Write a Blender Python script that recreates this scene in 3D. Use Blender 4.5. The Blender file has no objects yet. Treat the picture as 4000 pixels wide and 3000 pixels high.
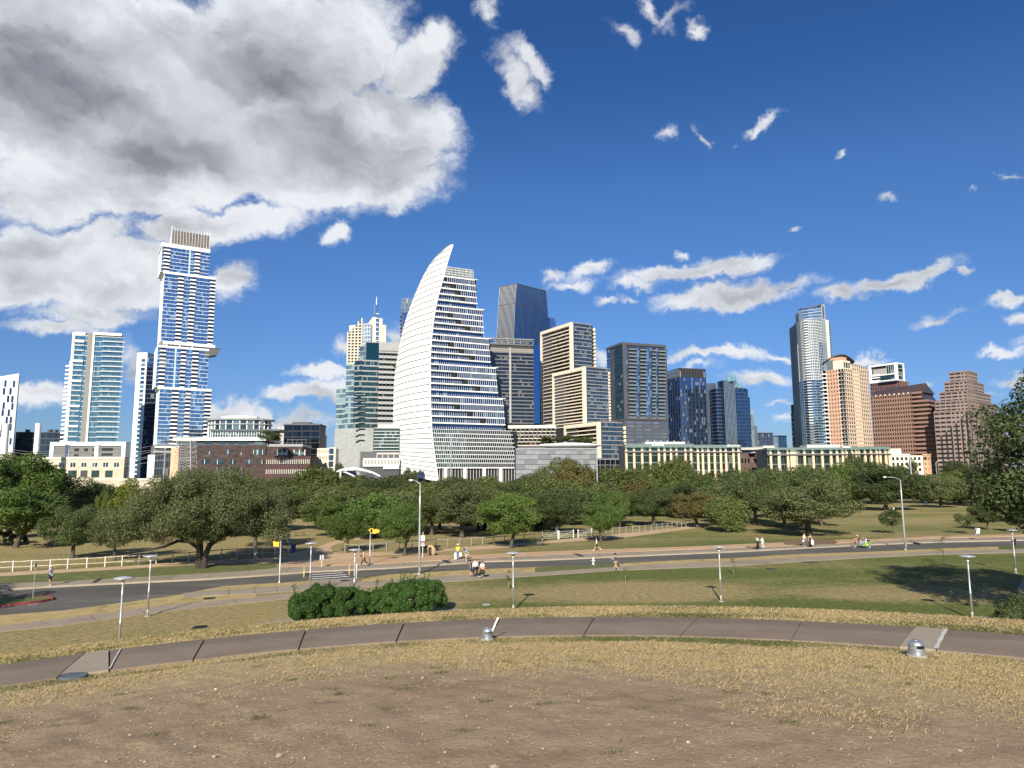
import bpy, bmesh, math, random
import numpy as np
from mathutils import Vector, Matrix, Euler
random.seed(7); RNG = np.random.default_rng(7)
R = math.radians
scene = bpy.context.scene
COL = scene.collection

# ------------------------------------------------------------------ camera
F_PX = 2773.0            # focal length in photo pixels (photo 4000 x 3000)
PITCH, ROLL, CAMZ = R(7.36), R(-0.25), 10.0
def ray(x, y):
    dx, dy = x - 2000.0, -(y - 1500.0)
    c, s = math.cos(ROLL), math.sin(ROLL)
    dx, dy = (dx * c - dy * s) / F_PX, (dx * s + dy * c) / F_PX
    c, s = math.cos(PITCH), math.sin(PITCH)
    return Vector((dx, c - s * dy, s + c * dy))
fw = ray(2000, 1500).normalized()
rt = (ray(2100, 1500) - ray(2000, 1500)).normalized()
upv = (ray(2000, 1400) - ray(2000, 1500)).normalized()
cam_d = bpy.data.cameras.new("camera"); cam = bpy.data.objects.new("camera", cam_d); COL.objects.link(cam)
cam_d.sensor_width = 36; cam_d.lens = F_PX / 4000 * 36; cam_d.clip_start = 0.05; cam_d.clip_end = 20000
M = Matrix.Identity(4)
for i, v in enumerate((rt, upv, -fw)):
    for j in range(3): M[j][i] = v[j]
M[2][3] = CAMZ
cam.matrix_world = M
scene.camera = cam

# ------------------------------------------------------------------ sky, sun, exposure
SUN_EL, SUN_AZ = 29.0, 190.0       # the sun stands behind the viewer, a little to the left
sun_d = bpy.data.lights.new("sun", 'SUN'); sun = bpy.data.objects.new("sun", sun_d); COL.objects.link(sun)
sun_d.energy = 5.0; sun_d.angle = R(0.53); sun_d.color = (1.0, 0.925, 0.80)
SD = Vector((math.sin(R(SUN_AZ)) * math.cos(R(SUN_EL)), math.cos(R(SUN_AZ)) * math.cos(R(SUN_EL)), math.sin(R(SUN_EL))))
sun.rotation_euler = SD.to_track_quat('Z', 'Y').to_euler()
scene.view_settings.view_transform = 'Standard'; scene.view_settings.look = 'None'
scene.view_settings.exposure = 0.62; scene.view_settings.gamma = 1.0

world = bpy.data.worlds.new("World"); scene.world = world; world.use_nodes = True
wt = world.node_tree; wt.nodes.clear()
class NG:
    """tiny node-graph writer"""
    def __init__(s, tree): s.t = tree
    def n(s, typ, **kw):
        nd = s.t.nodes.new(typ)
        for k, v in kw.items(): setattr(nd, k, v)
        return nd
    def put(s, sock, v):
        if isinstance(v, bpy.types.NodeSocket): s.t.links.new(v, sock)
        elif v is not None: sock.default_value = v
    def m(s, op, a, b=None, c=None, clamp=False):
        nd = s.n('ShaderNodeMath', operation=op, use_clamp=clamp)
        for i, v in enumerate((a, b, c)): s.put(nd.inputs[i], v)
        return nd.outputs[0]
    def vm(s, op, a, b=None, sc=None):
        nd = s.n('ShaderNodeVectorMath', operation=op)
        s.put(nd.inputs[0], a)
        if b is not None: s.put(nd.inputs[1], b)
        if sc is not None: s.put(nd.inputs['Scale'], sc)
        return nd.outputs['Value'] if op in ('LENGTH', 'DISTANCE', 'DOT_PRODUCT') else nd.outputs[0]
    def noise(s, vec, scale, detail=4, rough=0.55, dist=0.0, col=False):
        nd = s.n('ShaderNodeTexNoise'); s.put(nd.inputs['Vector'], vec)
        nd.inputs['Scale'].default_value = scale; nd.inputs['Detail'].default_value = detail
        nd.inputs['Roughness'].default_value = rough; nd.inputs['Distortion'].default_value = dist
        return nd.outputs['Color' if col else 'Fac']
    def mr(s, v, a, b, c=0.0, d=1.0, interp='LINEAR'):
        nd = s.n('ShaderNodeMapRange', interpolation_type=interp); s.put(nd.inputs[0], v)
        for i, q in enumerate((a, b, c, d)): s.put(nd.inputs[i + 1], q)
        return nd.outputs[0]
    def mix(s, fac, a, b, mode='MIX'):
        nd = s.n('ShaderNodeMix', data_type='RGBA', blend_type=mode)
        s.put(nd.inputs[0], fac)
        for i, v in ((6, a), (7, b)):
            if isinstance(v, tuple) and len(v) == 3: v = (*v, 1)
            s.put(nd.inputs[i], v)
        return nd.outputs[2]
    def sep(s, v):
        nd = s.n('ShaderNodeSeparateXYZ'); s.put(nd.inputs[0], v); return nd.outputs
    def comb(s, x, y, z):
        nd = s.n('ShaderNodeCombineXYZ')
        for i, v in enumerate((x, y, z)): s.put(nd.inputs[i], v)
        return nd.outputs[0]

W = NG(wt)
sky = W.n('ShaderNodeTexSky', sky_type='NISHITA'); sky.sun_disc = False
sky.sun_elevation = R(SUN_EL); sky.sun_rotation = R(SUN_AZ)
sky.altitude = 150; sky.air_density = 1.0; sky.dust_density = 0.35; sky.ozone_density = 3.0
SKY_STRENGTH = 0.0685
dirn = W.n('ShaderNodeTexCoord').outputs['Generated']
# clouds: each is an ellipsoid of directions; photo px centre, semi axes px, tilt deg, weight
CL = [ # the great cumulus, upper left
 (380,300,760,330,0,3.0),(900,330,760,300,-20,3.0),(720,600,740,230,-14,2.6),(1150,560,650,260,10,2.6),(1050,160,330,160,-10,1.6),
 (1560,470,270,170,15,1.2),(1620,260,190,150,-40,.8),(1700,160,120,80,30,.55),(850,880,420,80,-10,1.2),(180,370,500,290,0,3.0),
 (120,130,420,260,0,2.6),
 # the second bank, left
 (160,975,470,95,-10,1.1),(300,1060,480,130,-8,1.3),(420,1130,340,110,0,1.2),(100,1150,330,70,0,.8),(360,1235,230,45,0,.7),
 (900,1110,110,80,-12,.9),(540,1000,200,60,0,.8),(230,1290,180,35,0,.6),(130,1530,190,55,0,.7),(1325,910,72,42,-12,.7),
 # low, left of the sail tower
 (520,1430,60,90,0,.6),(1260,1450,130,32,0,.7),(1230,1525,200,42,-6,.8),(900,1600,140,60,-6,.8),(1180,1620,300,40,0,.5),(1340,1370,60,40,0,.4),(1560,1310,60,45,0,.4),
 # wisps, top middle
 (2030,330,60,140,-32,.55),(2080,270,28,110,-40,.45),(1900,60,50,70,-30,.35),(2560,50,30,110,-50,.42),(2440,110,90,35,15,.38),(2730,95,42,30,-20,.38),(2600,85,90,24,-35,.3),
 (2980,480,105,32,-38,.5),(2870,550,22,20,0,.3),(2750,530,20,50,-40,.36),(2600,500,45,24,-20,.32),(2795,540,26,15,0,.24),(3500,795,45,22,-8,.32),(3290,610,20,12,-40,.26),(3780,770,30,12,-30,.26),(3930,715,40,14,8,.26),
 # the row over the right skyline
 (2160,1080,85,32,-8,.5),(2290,1060,130,36,-14,.6),(2220,1120,110,26,0,.4),(2500,1115,110,28,-4,.5),(2720,1060,340,34,-7,.7),(2880,1020,180,25,-4,.5),
 (2380,1180,62,18,-3,.35),(2470,1178,50,15,0,.35),(2860,1150,300,62,-9,1.0),(3080,1100,150,34,-2,.6),(2700,1205,110,22,0,.45),(3300,1145,105,36,-6,.7),(3500,1095,200,36,-12,.7),(3630,1060,90,22,-10,.45),
 (3760,1083,38,15,-10,.4),(3690,1245,110,24,-10,.45),(3930,1165,110,26,-18,.5),(3980,1250,50,30,0,.5),(2660,985,25,14,-30,.3),(3110,910,40,13,-12,.28),
 # near the horizon
 (2800,1385,280,30,-5,.6),(3050,1370,110,18,-5,.4),(2960,1475,150,36,0,.7),(2730,1440,80,18,-8,.35),(2350,1400,60,30,0,.4),(3040,1595,75,12,-4,.3),(3060,1650,50,14,-3,.3),
 (3380,1395,90,18,-4,.4),(3590,1500,100,26,-10,.5),(3900,1405,100,22,-6,.5),(3980,1500,150,30,-6,.5),(3540,1415,40,12,0,.3),(3760,1560,160,36,-8,.6),(4150,1350,160,30,0,.5),
]
def blobs(vec, sel):
    out = None
    for (x, y, a, b, rot, k) in CL:
        if not sel(x, a + b): continue
        r0 = ray(x, y); c = r0.normalized(); L = r0.length * F_PX
        e1 = (rt - c * rt.dot(c)).normalized(); e2 = c.cross(e1) * -1
        if e2.z < 0: e2 = -e2
        q = R(-rot); e1, e2 = e1 * math.cos(q) + e2 * math.sin(q), e2 * math.cos(q) - e1 * math.sin(q)
        e3 = e1.cross(e2)
        mp = W.n('ShaderNodeMapping', vector_type='TEXTURE')
        if out is not None:   # a vanishing dependence on the clouds before keeps the shader evaluated one cloud at a time
            nd = W.n('ShaderNodeVectorMath', operation='MULTIPLY_ADD'); W.put(nd.inputs[0], out); nd.inputs[1].default_value = (1e-7, 1e-7, 1e-7); W.put(nd.inputs[2], vec)
            W.put(mp.inputs[0], nd.outputs[0])
        else: W.put(mp.inputs[0], vec)
        mp.inputs['Location'].default_value = c
        mp.inputs['Rotation'].default_value = Matrix((e1, e2, e3)).transposed().to_euler()
        mp.inputs['Scale'].default_value = (a / L, b / L, 2 * max(a, b) / L)
        ln = W.vm('LENGTH', mp.outputs[0])
        kk = k * 0.56 + 0.075
        v = W.m('MULTIPLY_ADD', ln, -kk, kk)
        out = v if out is None else W.m('MAXIMUM', out, v)
    return out
el = W.sep(dirn)[2]
cr = W.n('ShaderNodeValToRGB'); W.put(cr.inputs[0], el); cr.color_ramp.elements[0].position = 0.0; cr.color_ramp.elements[0].color = (0.42, 0.56, 0.84, 1)
cr.color_ramp.elements[1].position = 1.0; cr.color_ramp.elements[1].color = (0.26, 0.55, 0.95, 1)
for q_, c_ in ((0.10, (0.45, 0.61, 0.92)), (0.20, (0.46, 0.67, 0.98)), (0.38, (0.44, 0.72, 1.06)), (0.50, (0.30, 0.60, 0.98))):
    e_ = cr.color_ramp.elements.new(q_); e_.color = (*c_, 1)
skyc = W.vm('MULTIPLY', W.vm('SCALE', sky.outputs[0], sc=SKY_STRENGTH), cr.outputs[0])
dx_, dy_, dz_ = W.sep(dirn)
def cloud_sky(sel, wisp):
    warp = W.vm('SCALE', W.vm('SUBTRACT', W.noise(dirn, 11.0, 5, 0.65, col=True), (0.5, 0.5, 0.5)), sc=0.075)
    dw = W.vm('ADD', dirn, warp)
    st = W.vm('MULTIPLY', dw, (1.0, 1.0, 1.75))
    n1 = W.m('MULTIPLY_ADD', W.noise(st, 30.0, 4, 0.6, 0.4), 0.22, W.m('MULTIPLY', W.noise(st, 8.0, 8, 0.62, 0.0), 0.80))
    cov = W.m('MAXIMUM', blobs(dw, sel), -0.6)
    D = W.m('MULTIPLY_ADD', n1, 1.35, W.m('SUBTRACT', cov, 0.70))
    soft = W.mr(cov, 0.0, 0.3, 0.34, 0.22)
    alpha = W.mr(D, -0.08, soft, 0.0, 1.0, 'SMOOTHSTEP')
    thick = W.mr(cov, 0.15, 1.25, 0.0, 1.0)
    nb = W.noise(W.vm('ADD', st, (-0.010, 0.0, 0.05)), 8.0, 3, 0.55)
    relief = W.m('MULTIPLY', W.m('SUBTRACT', n1, nb), W.m('MULTIPLY_ADD', thick, -0.9, 1.7))
    low = W.noise(W.vm('MULTIPLY', W.vm('ADD', dw, W.vm('SCALE', W.comb(dz_, 0.0, dx_), sc=0.35)), (1.6, 1.0, 4.2)), 1.5, 4, 0.5)
    lit = W.m('MULTIPLY_ADD', thick, -0.72, 0.90)
    lit = W.m('ADD', lit, W.m('ADD', relief, W.m('MULTIPLY', W.m('SUBTRACT', low, 0.5), W.m('MULTIPLY_ADD', thick, 2.6, 0.5))), clamp=True)
    ccol = W.mix(lit, (0.150, 0.163, 0.190), (0.55, 0.57, 0.60))
    f_ = W.mix(W.m('MULTIPLY', alpha, W.mr(cov, -0.1, 0.25, 0.72, 0.99)), skyc, ccol)
    b_ = W.n('ShaderNodeBackground'); W.put(b_.inputs[0], f_); return b_.outputs[0]
# clear sky with a few soft clouds elsewhere (seen only mirrored in glass)
bk = W.mr(W.noise(W.vm('MULTIPLY', dirn, (1, 1, 2.2)), 3.0, 4, 0.55), 0.54, 0.70, 0, 0.85)
bgc = W.n('ShaderNodeBackground'); W.put(bgc.inputs[0], W.mix(bk, skyc, (0.44, 0.47, 0.51)))
front = W.m('GREATER_THAN', dy_, W.m('MULTIPLY', W.m('ABSOLUTE', dx_), 1.10))
front = W.m('MULTIPLY', front, W.m('GREATER_THAN', dz_, -0.02))
front = W.m('MULTIPLY', front, W.m('LESS_THAN', dz_, W.m('MULTIPLY', dy_, 0.85)))
CUT = ray(1950, 1000); sideR = W.m('GREATER_THAN', dx_, W.m('MULTIPLY', dy_, CUT.x / CUT.y))
mxa = W.n('ShaderNodeMixShader'); W.put(mxa.inputs[0], sideR)
W.put(mxa.inputs[1], cloud_sky(lambda x, e: x - e < 2150, 0)); W.put(mxa.inputs[2], cloud_sky(lambda x, e: x + e > 1750 and x > 1000, 0))
mxb = W.n('ShaderNodeMixShader'); W.put(mxb.inputs[0], front); W.put(mxb.inputs[1], bgc.outputs[0]); W.put(mxb.inputs[2], mxa.outputs[0])
wo = W.n('ShaderNodeOutputWorld'); wt.links.new(mxb.outputs[0], wo.inputs[0])
world.cycles.sampling_method = 'MANUAL'; world.cycles.sample_map_resolution = 256
scene.cycles.max_bounces = 5; scene.cycles.diffuse_bounces = 2; scene.cycles.glossy_bounces = 3; scene.cycles.transmission_bounces = 3
scene.cycles.use_denoising = True

# ------------------------------------------------------------------ placing helpers
def G(x, y, z=0.0):
    """where the line of sight through a photo point meets the level z"""
    d = ray(x, y); t = (z - CAMZ) / d.z; return Vector((d.x * t, d.y * t, z))
def AT(x, y, Y):
    """the point at distance Y ahead seen at a photo point"""
    d = ray(x, y); t = Y / d.y; return Vector((d.x * t, Y, CAMZ + d.z * t))

# ------------------------------------------------------------------ object helpers
def tag(o, label=None, cat=None, group=None, kind=None):
    if label: o['label'] = label
    if cat: o['category'] = cat
    if group: o['group'] = group
    if kind: o['kind'] = kind
    return o
def empty(name, loc, label=None, cat=None, group=None, rz=0.0):
    o = bpy.data.objects.new(name, None); COL.objects.link(o)
    o.location = loc; o.rotation_euler = (0, 0, rz); o.empty_display_size = 0.5
    return tag(o, label, cat, group)
class MB:
    def __init__(s): s.v = []; s.f = []; s.mi = []; s.cur = 0
    def add(s, vs, fs):
        b = len(s.v); s.v.extend([tuple(v) for v in vs])
        for f in fs: s.f.append(tuple(b + i for i in f)); s.mi.append(s.cur)
        return s
    def box(s, x0, x1, y0, y1, z0, z1, X=None):
        vs = [Vector((x, y, z)) for z in (z0, z1) for y in (y0, y1) for x in (x0, x1)]
        if X is not None: vs = [X @ v for v in vs]
        return s.add(vs, [(0, 2, 3, 1), (4, 5, 7, 6), (0, 1, 5, 4), (2, 6, 7, 3), (0, 4, 6, 2), (1, 3, 7, 5)])
    def tube(s, pts, rs, n=8, cap=True):
        """a swept tube through points with radii"""
        pts = [Vector(p) for p in pts]
        if not hasattr(rs, '__len__'): rs = [rs] * len(pts)
        b = len(s.v); prev = None
        for i, p in enumerate(pts):
            t = (pts[min(i + 1, len(pts) - 1)] - pts[max(i - 1, 0)]).normalized()
            if prev is None:
                a = t.orthogonal().normalized()
            else:
                a = (prev - t * prev.dot(t)); a = a.normalized() if a.length > 1e-6 else t.orthogonal().normalized()
            prev = a; c = t.cross(a)
            for k in range(n):
                q = 2 * math.pi * k / n
                s.v.append(tuple(p + (a * math.cos(q) + c * math.sin(q)) * rs[i]))
        for i in range(len(pts) - 1):
            for k in range(n):
                s.f.append((b + i * n + k, b + i * n + (k + 1) % n, b + (i + 1) * n + (k + 1) % n, b + (i + 1) * n + k)); s.mi.append(s.cur)
        if cap:
            s.f.append(tuple(b + k for k in range(n))[::-1]); s.mi.append(s.cur)
            s.f.append(tuple(b + (len(pts) - 1) * n + k for k in range(n))); s.mi.append(s.cur)
        return s
    def lathe(s, prof, c=(0, 0, 0), n=16, sx=1.0, sy=1.0):
        b = len(s.v)
        for (r, z) in prof:
            for k in range(n):
                q = 2 * math.pi * k / n
                s.v.append((c[0] + r * sx * math.cos(q), c[1] + r * sy * math.sin(q), c[2] + z))
        for i in range(len(prof) - 1):
            for k in range(n):
                s.f.append((b + i * n + k, b + i * n + (k + 1) % n, b + (i + 1) * n + (k + 1) % n, b + (i + 1) * n + k)); s.mi.append(s.cur)
        s.f.append(tuple(b + k for k in range(n))[::-1]); s.mi.append(s.cur)
        s.f.append(tuple(b + (len(prof) - 1) * n + k for k in range(n))); s.mi.append(s.cur)
        return s
    def prism(s, poly, z0, z1):
        n = len(poly)
        vs = [(p[0], p[1], z0) for p in poly] + [(p[0], p[1], z1) for p in poly]
        return s.add(vs, [tuple(range(n))[::-1], tuple(range(n, 2 * n))] + [(i, (i + 1) % n, n + (i + 1) % n, n + i) for i in range(n)])
    def build(s, name, mat, parent=None, smooth=False, rnd=False, fix=False):
        me = bpy.data.meshes.new(name)
        off = Vector(parent.matrix_basis.translation) if parent is not None else Vector((0, 0, 0))
        if parent is not None and parent.get('_off'): off = off + Vector(parent['_off'])
        vs = np.array(s.v, dtype=float).reshape(-1, 3)
        if parent is not None:
            M_ = parent.matrix_basis
            inv = M_.inverted() if not parent.get('_local') else None
            if inv is not None:
                A = np.array(inv); vs = vs @ A[:3, :3].T + A[:3, 3]
        me.from_pydata(vs.tolist(), [], s.f)
        mats = mat if isinstance(mat, (list, tuple)) else [mat]
        for m_ in mats: me.materials.append(m_)
        if len(mats) > 1: me.polygons.foreach_set('material_index', s.mi)
        if smooth: me.polygons.foreach_set('use_smooth', [True] * len(me.polygons))
        if rnd:
            at = me.attributes.new('rnd', 'FLOAT', 'FACE')
            at.data.foreach_set('value', RNG.random(len(me.polygons)).astype(np.float32))
        me.update()
        if fix:
            bm = bmesh.new(); bm.from_mesh(me); bmesh.ops.recalc_face_normals(bm, faces=bm.faces); bm.to_mesh(me); bm.free()
        o = bpy.data.objects.new(name, me); COL.objects.link(o)
        if parent is not None: o.parent = parent
        return o

# ------------------------------------------------------------------ materials
MATS = {}
def mat(name, col, rough=0.7, metal=0.0, spec=0.5, var=0.0, vscale=1.0, bump=0.0, bscale=20.0, col2=None, alpha=None):
    if name in MATS: return MATS[name]
    m_ = bpy.data.materials.new(name); m_.use_nodes = True; t = m_.node_tree; t.nodes.clear(); N = NG(t)
    p = N.n('ShaderNodeBsdfPrincipled'); o = N.n('ShaderNodeOutputMaterial'); t.links.new(p.outputs[0], o.inputs[0])
    p.inputs['Roughness'].default_value = rough; p.inputs['Metallic'].default_value = metal
    p.inputs['Specular IOR Level'].default_value = spec
    p.inputs['Base Color'].default_value = (*col, 1)
    if var or col2:
        geo = N.n('ShaderNodeNewGeometry').outputs['Position']
        nz = N.noise(geo, vscale, 5, 0.6)
        c2 = col2 if col2 else tuple(max(0, c * (1 - var)) for c in col)
        c1 = col if col2 else tuple(min(1, c * (1 + var * 0.6)) for c in col)
        N.put(p.inputs['Base Color'], N.mix(N.mr(nz, 0.35, 0.65), c1, c2))
    if bump:
        geo = N.n('ShaderNodeNewGeometry').outputs['Position']
        b = N.n('ShaderNodeBump'); b.inputs['Strength'].default_value = bump; b.inputs['Distance'].default_value = 0.02
        N.put(b.inputs['Height'], N.noise(geo, bscale, 4, 0.6)); t.links.new(b.outputs[0], p.inputs['Normal'])
    MATS[name] = m_; return m_
def glass(name, dark, tint, refl=0.45, light=None, plight=0.0, rough=0.06, var=0.5):
    """facade glass: what is behind it (varied pane by pane through the face attribute rnd) under a tinted mirror"""
    if name in MATS: return MATS[name]
    m_ = bpy.data.materials.new(name); m_.use_nodes = True; t = m_.node_tree; t.nodes.clear(); N = NG(t)
    o = N.n('ShaderNodeOutputMaterial')
    at = N.n('ShaderNodeAttribute', attribute_name='rnd').outputs['Fac']
    c = N.mix(N.m('FRACT', N.m('MULTIPLY', at, 7.31)), tuple(d * (1 - var) for d in dark), tuple(min(1, d * (1 + var)) for d in dark))
    if light: c = N.mix(N.m('LESS_THAN', at, plight), c, light)
    df = N.n('ShaderNodeBsdfDiffuse'); N.put(df.inputs[0], c)
    gl = N.n('ShaderNodeBsdfGlossy'); gl.inputs['Roughness'].default_value = rough
    tv = N.mix(N.m('FRACT', N.m('MULTIPLY', at, 3.7)), tuple(x * (1 - var * .35) for x in tint), tuple(min(1, x * (1 + var * .25)) for x in tint))
    N.put(gl.inputs[0], tv)
    geo = N.n('ShaderNodeNewGeometry')
    bp = N.n('ShaderNodeBump'); bp.inputs['Strength'].default_value = 0.25; bp.inputs['Distance'].default_value = 0.35
    N.put(bp.inputs['Height'], N.noise(geo.outputs['Position'], 0.16, 2, 0.5)); t.links.new(bp.outputs[0], gl.inputs['Normal'])
    lw = N.n('ShaderNodeLayerWeight'); lw.inputs[0].default_value = 0.35
    fac = N.m('ADD', N.m('MULTIPLY', lw.outputs['Fresnel'], 0.5), refl, clamp=True)
    mx = N.n('ShaderNodeMixShader'); N.put(mx.inputs[0], fac); t.links.new(df.outputs[0], mx.inputs[1]); t.links.new(gl.outputs[0], mx.inputs[2])
    t.links.new(mx.outputs[0], o.inputs[0]); MATS[name] = m_; return m_
# ------------------------------------------------------------------ terrain: the mound the viewer stands on, then the level park
def sm(t): t = max(0.0, min(1.0, t)); return t * t * (3 - 2 * t)
def dep_n(phi): return R(12.33 - 0.0200 * max(-50, min(50, phi)))
def dep_f(phi): return R(11.02 - 0.0215 * max(-50, min(50, phi)))
def dep_c(phi): return R(10.22 - 0.0265 * max(-50, min(50, phi)))
RN, RF, RC = 11.5, 13.25, 14.9
def zn(phi): return CAMZ - RN * math.tan(dep_n(phi))
def zf(phi): return CAMZ - RF * math.tan(dep_f(phi))
def zc(phi): return CAMZ - RC * math.tan(dep_c(phi))
def terrain(x, y):
    rho = math.hypot(x, y); phi = math.degrees(math.atan2(x, y))
    if phi > 50 or phi < -50:
        phi = max(-50, min(50, phi)) * max(0.0, 1 - (abs(phi) - 50) / 130.0)
    if rho <= RN:
        a, b = 8.36, zn(phi); return a - (a - b) * (rho / RN) ** 1.6
    if rho <= RF: return zn(phi) + (zf(phi) - zn(phi)) * (rho - RN) / (RF - RN)
    if rho <= RC: return zf(phi) + (zc(phi) - zf(phi)) * (rho - RF) / (RC - RF)
    t = min(1.0, (rho - RC) / 25.0); return zc(phi) * (1 - t) ** 1.5
rings = list(np.arange(0, 11.4, 0.12)[1:]) + [RN - 0.1, RN, RN + .05, 12.3, RF - .05, RF, RF + .1] + list(np.arange(13.5, 16, 0.15)) + list(np.arange(16.2, 41, 0.8)) + [45, 52, 60, 75, 95, 120, 160, 220, 300, 450, 700, 1100, 1800, 3000, 6000, 11000]
phis = list(np.arange(-44, 44.01, 0.5)) + list(np.arange(47, 316, 3.0))
vs = [(0, 0, 8.36)]; fs = []; nP = len(phis)
for r_ in rings:
    for p_ in phis:
        x, y = r_ * math.sin(R(p_)), r_ * math.cos(R(p_)); z = terrain(x, y)
        if 2 < r_ < RN - .2: z += 0.011 * math.sin(x * 9.1 + 2 * math.sin(y * 4.3)) * math.sin(y * 8.3 + x * 2.1) + RNG.normal(0, 0.0035)
        elif RF + .15 < r_ < 20: z += RNG.normal(0, 0.012)
        vs.append((x, y, z))
for k in range(nP): fs.append((0, 1 + (k + 1) % nP, 1 + k))
for i in range(len(rings) - 1):
    for k in range(nP):
        a = 1 + i * nP + k; b = 1 + i * nP + (k + 1) % nP; fs.append((a, b, b + nP, a + nP))
me = bpy.data.meshes.new('ground'); me.from_pydata(vs, [], [f[::-1] for f in fs])
me.polygons.foreach_set('use_smooth', [True] * len(me.polygons))

gm = bpy.data.materials.new('ground_soil_and_grass'); gm.use_nodes = True; t = gm.node_tree; t.nodes.clear(); N = NG(t)
P = N.n('ShaderNodeNewGeometry').outputs['Position']
PX, PY, PZ = N.sep(P)
rho = N.m('SQRT', N.m('ADD', N.m('MULTIPLY', PX, PX), N.m('MULTIPLY', PY, PY)))
big = N.noise(P, 0.35, 4, 0.6); mid = N.noise(P, 2.2, 5, 0.65); fine = N.noise(P, 22.0, 6, 0.7); vfine = N.noise(P, 90.0, 4, 0.7)
# bare trodden earth
dirt = N.mix(N.mr(mid, 0.3, 0.7), (0.275, 0.198, 0.122), (0.365, 0.270, 0.170))
dirt = N.mix(N.mr(fine, 0.52, 0.72), dirt, (0.205, 0.145, 0.088))
dirt = N.mix(N.mr(vfine, 0.60, 0.74), dirt, (0.46, 0.37, 0.26))
dirt = N.mix(N.mr(N.noise(P, 1.1, 3, 0.6, 0.8), 0.56, 0.68, 0, .55), dirt, (0.190, 0.136, 0.082))
straw = N.mix(N.mr(fine, 0.35, 0.65), (0.34, 0.255, 0.135), (0.48, 0.375, 0.21))
straw = N.mix(N.mr(mid, 0.55, 0.75, 0, .5), straw, (0.17, 0.16, 0.07))
edge = N.m('ADD', rho, N.m('MULTIPLY', N.m('SUBTRACT', N.noise(P, 0.8, 6, 0.68, 0.6), 0.5), 4.6))
edge = N.m('ADD', edge, N.m('MULTIPLY', PX, 0.17))
gmask = N.m('MULTIPLY', N.mr(edge, 7.4, 9.8, 0, 1, 'SMOOTHSTEP'), N.mr(mid, .2, .6, .6, 1))
hill = N.mix(gmask, dirt, straw)
greenrim = N.m('MULTIPLY', N.mr(N.m('ABSOLUTE', N.m('SUBTRACT', rho, 12.4)), 1.5, 0.95), N.m('MULTIPLY', N.mr(mid, 0.42, 0.62), N.mr(big, .45, .6)))
hill = N.mix(N.m('MULTIPLY', greenrim, 0.75), hill, (0.060, 0.082, 0.026))
# lawn
turf = N.noise(N.vm('MULTIPLY', P, (.7, 1, 1)), 3.2, 4, 0.75)
lg = N.mix(N.mr(turf, 0.36, 0.64), (0.066, 0.090, 0.020), (0.190, 0.212, 0.058))
lt = N.mix(N.mr(turf, 0.36, 0.64), (0.215, 0.175, 0.066), (0.46, 0.365, 0.175))
st = N.vm('MULTIPLY', P, (0.35, 1.0, 1.0))
dry = N.noise(st, 0.075, 5, 0.62, 0.4)
def spot(cx, cy, rx, ry):
    q = N.vm('LENGTH', N.vm('MULTIPLY', N.vm('SUBTRACT', P, (cx, cy, 0)), (1 / rx, 1 / ry, 0)))
    return N.mr(q, 1.0, 0.35, 0, 1, 'SMOOTHSTEP')
tan_extra = N.m('MAXIMUM', spot(12, 63, 16, 9), N.m('MULTIPLY', spot(33, 62, 16, 7), 0.85))
green_extra = N.m('MAXIMUM', N.m('MULTIPLY', spot(24, 56, 34, 5), .7), N.m('MAXIMUM', spot(10, 75, 60, 5), N.m('MAXIMUM', spot(-33, 85, 26, 6), spot(60, 105, 70, 12))))
lefty = N.mr(PX, 2, -8, 0, 0.30)
far = N.mr(PY, 95, 150, 0, 0.16)
dv = N.m('ADD', N.m('ADD', dry, N.m('MULTIPLY', tan_extra, 0.30)), N.m('ADD', lefty, far))
dv = N.m('SUBTRACT', dv, N.m('MULTIPLY', green_extra, 0.20))
dv = N.m('ADD', dv, N.m('MULTIPLY', N.m('SUBTRACT', N.noise(st, 0.9, 8, 0.8), 0.5), 0.95)); dv = N.m('ADD', dv, N.m('MULTIPLY', N.m('SUBTRACT', N.noise(N.vm('MULTIPLY', P, (.3, 1, 1)), 4.0, 4, 0.7), 0.5), 0.45))
lawn = N.mix(N.mr(dv, 0.42, 0.74, 0.0, 1), lg, lt)
cityground = N.mr(PY, 230, 300)
lawn = N.mix(cityground, lawn, (0.10, 0.11, 0.06))
crest = N.mr(rho, 17.5, 26.0, 0, 1, 'SMOOTHSTEP')
colr = N.mix(crest, hill, lawn)
p = N.n('ShaderNodeBsdfPrincipled'); p.inputs['Roughness'].default_value = 0.95; p.inputs['Specular IOR Level'].default_value = 0.15
N.put(p.inputs['Base Color'], colr)
b = N.n('ShaderNodeBump'); b.inputs['Strength'].default_value = 0.9
N.put(b.inputs['Distance'], N.mr(rho, 10, 60, 0.02, 0.14)); N.put(b.inputs['Height'], N.m('ADD', N.m('MULTIPLY', fine, 0.9), N.m('MULTIPLY', N.noise(P, 4.0, 4, .6), 1.0)))
t.links.new(b.outputs[0], p.inputs['Normal'])
o_ = N.n('ShaderNodeOutputMaterial'); t.links.new(p.outputs[0], o_.inputs[0])
me.materials.append(gm)
ground = bpy.data.objects.new('ground', me); COL.objects.link(ground); tag(ground, kind='structure')

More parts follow.
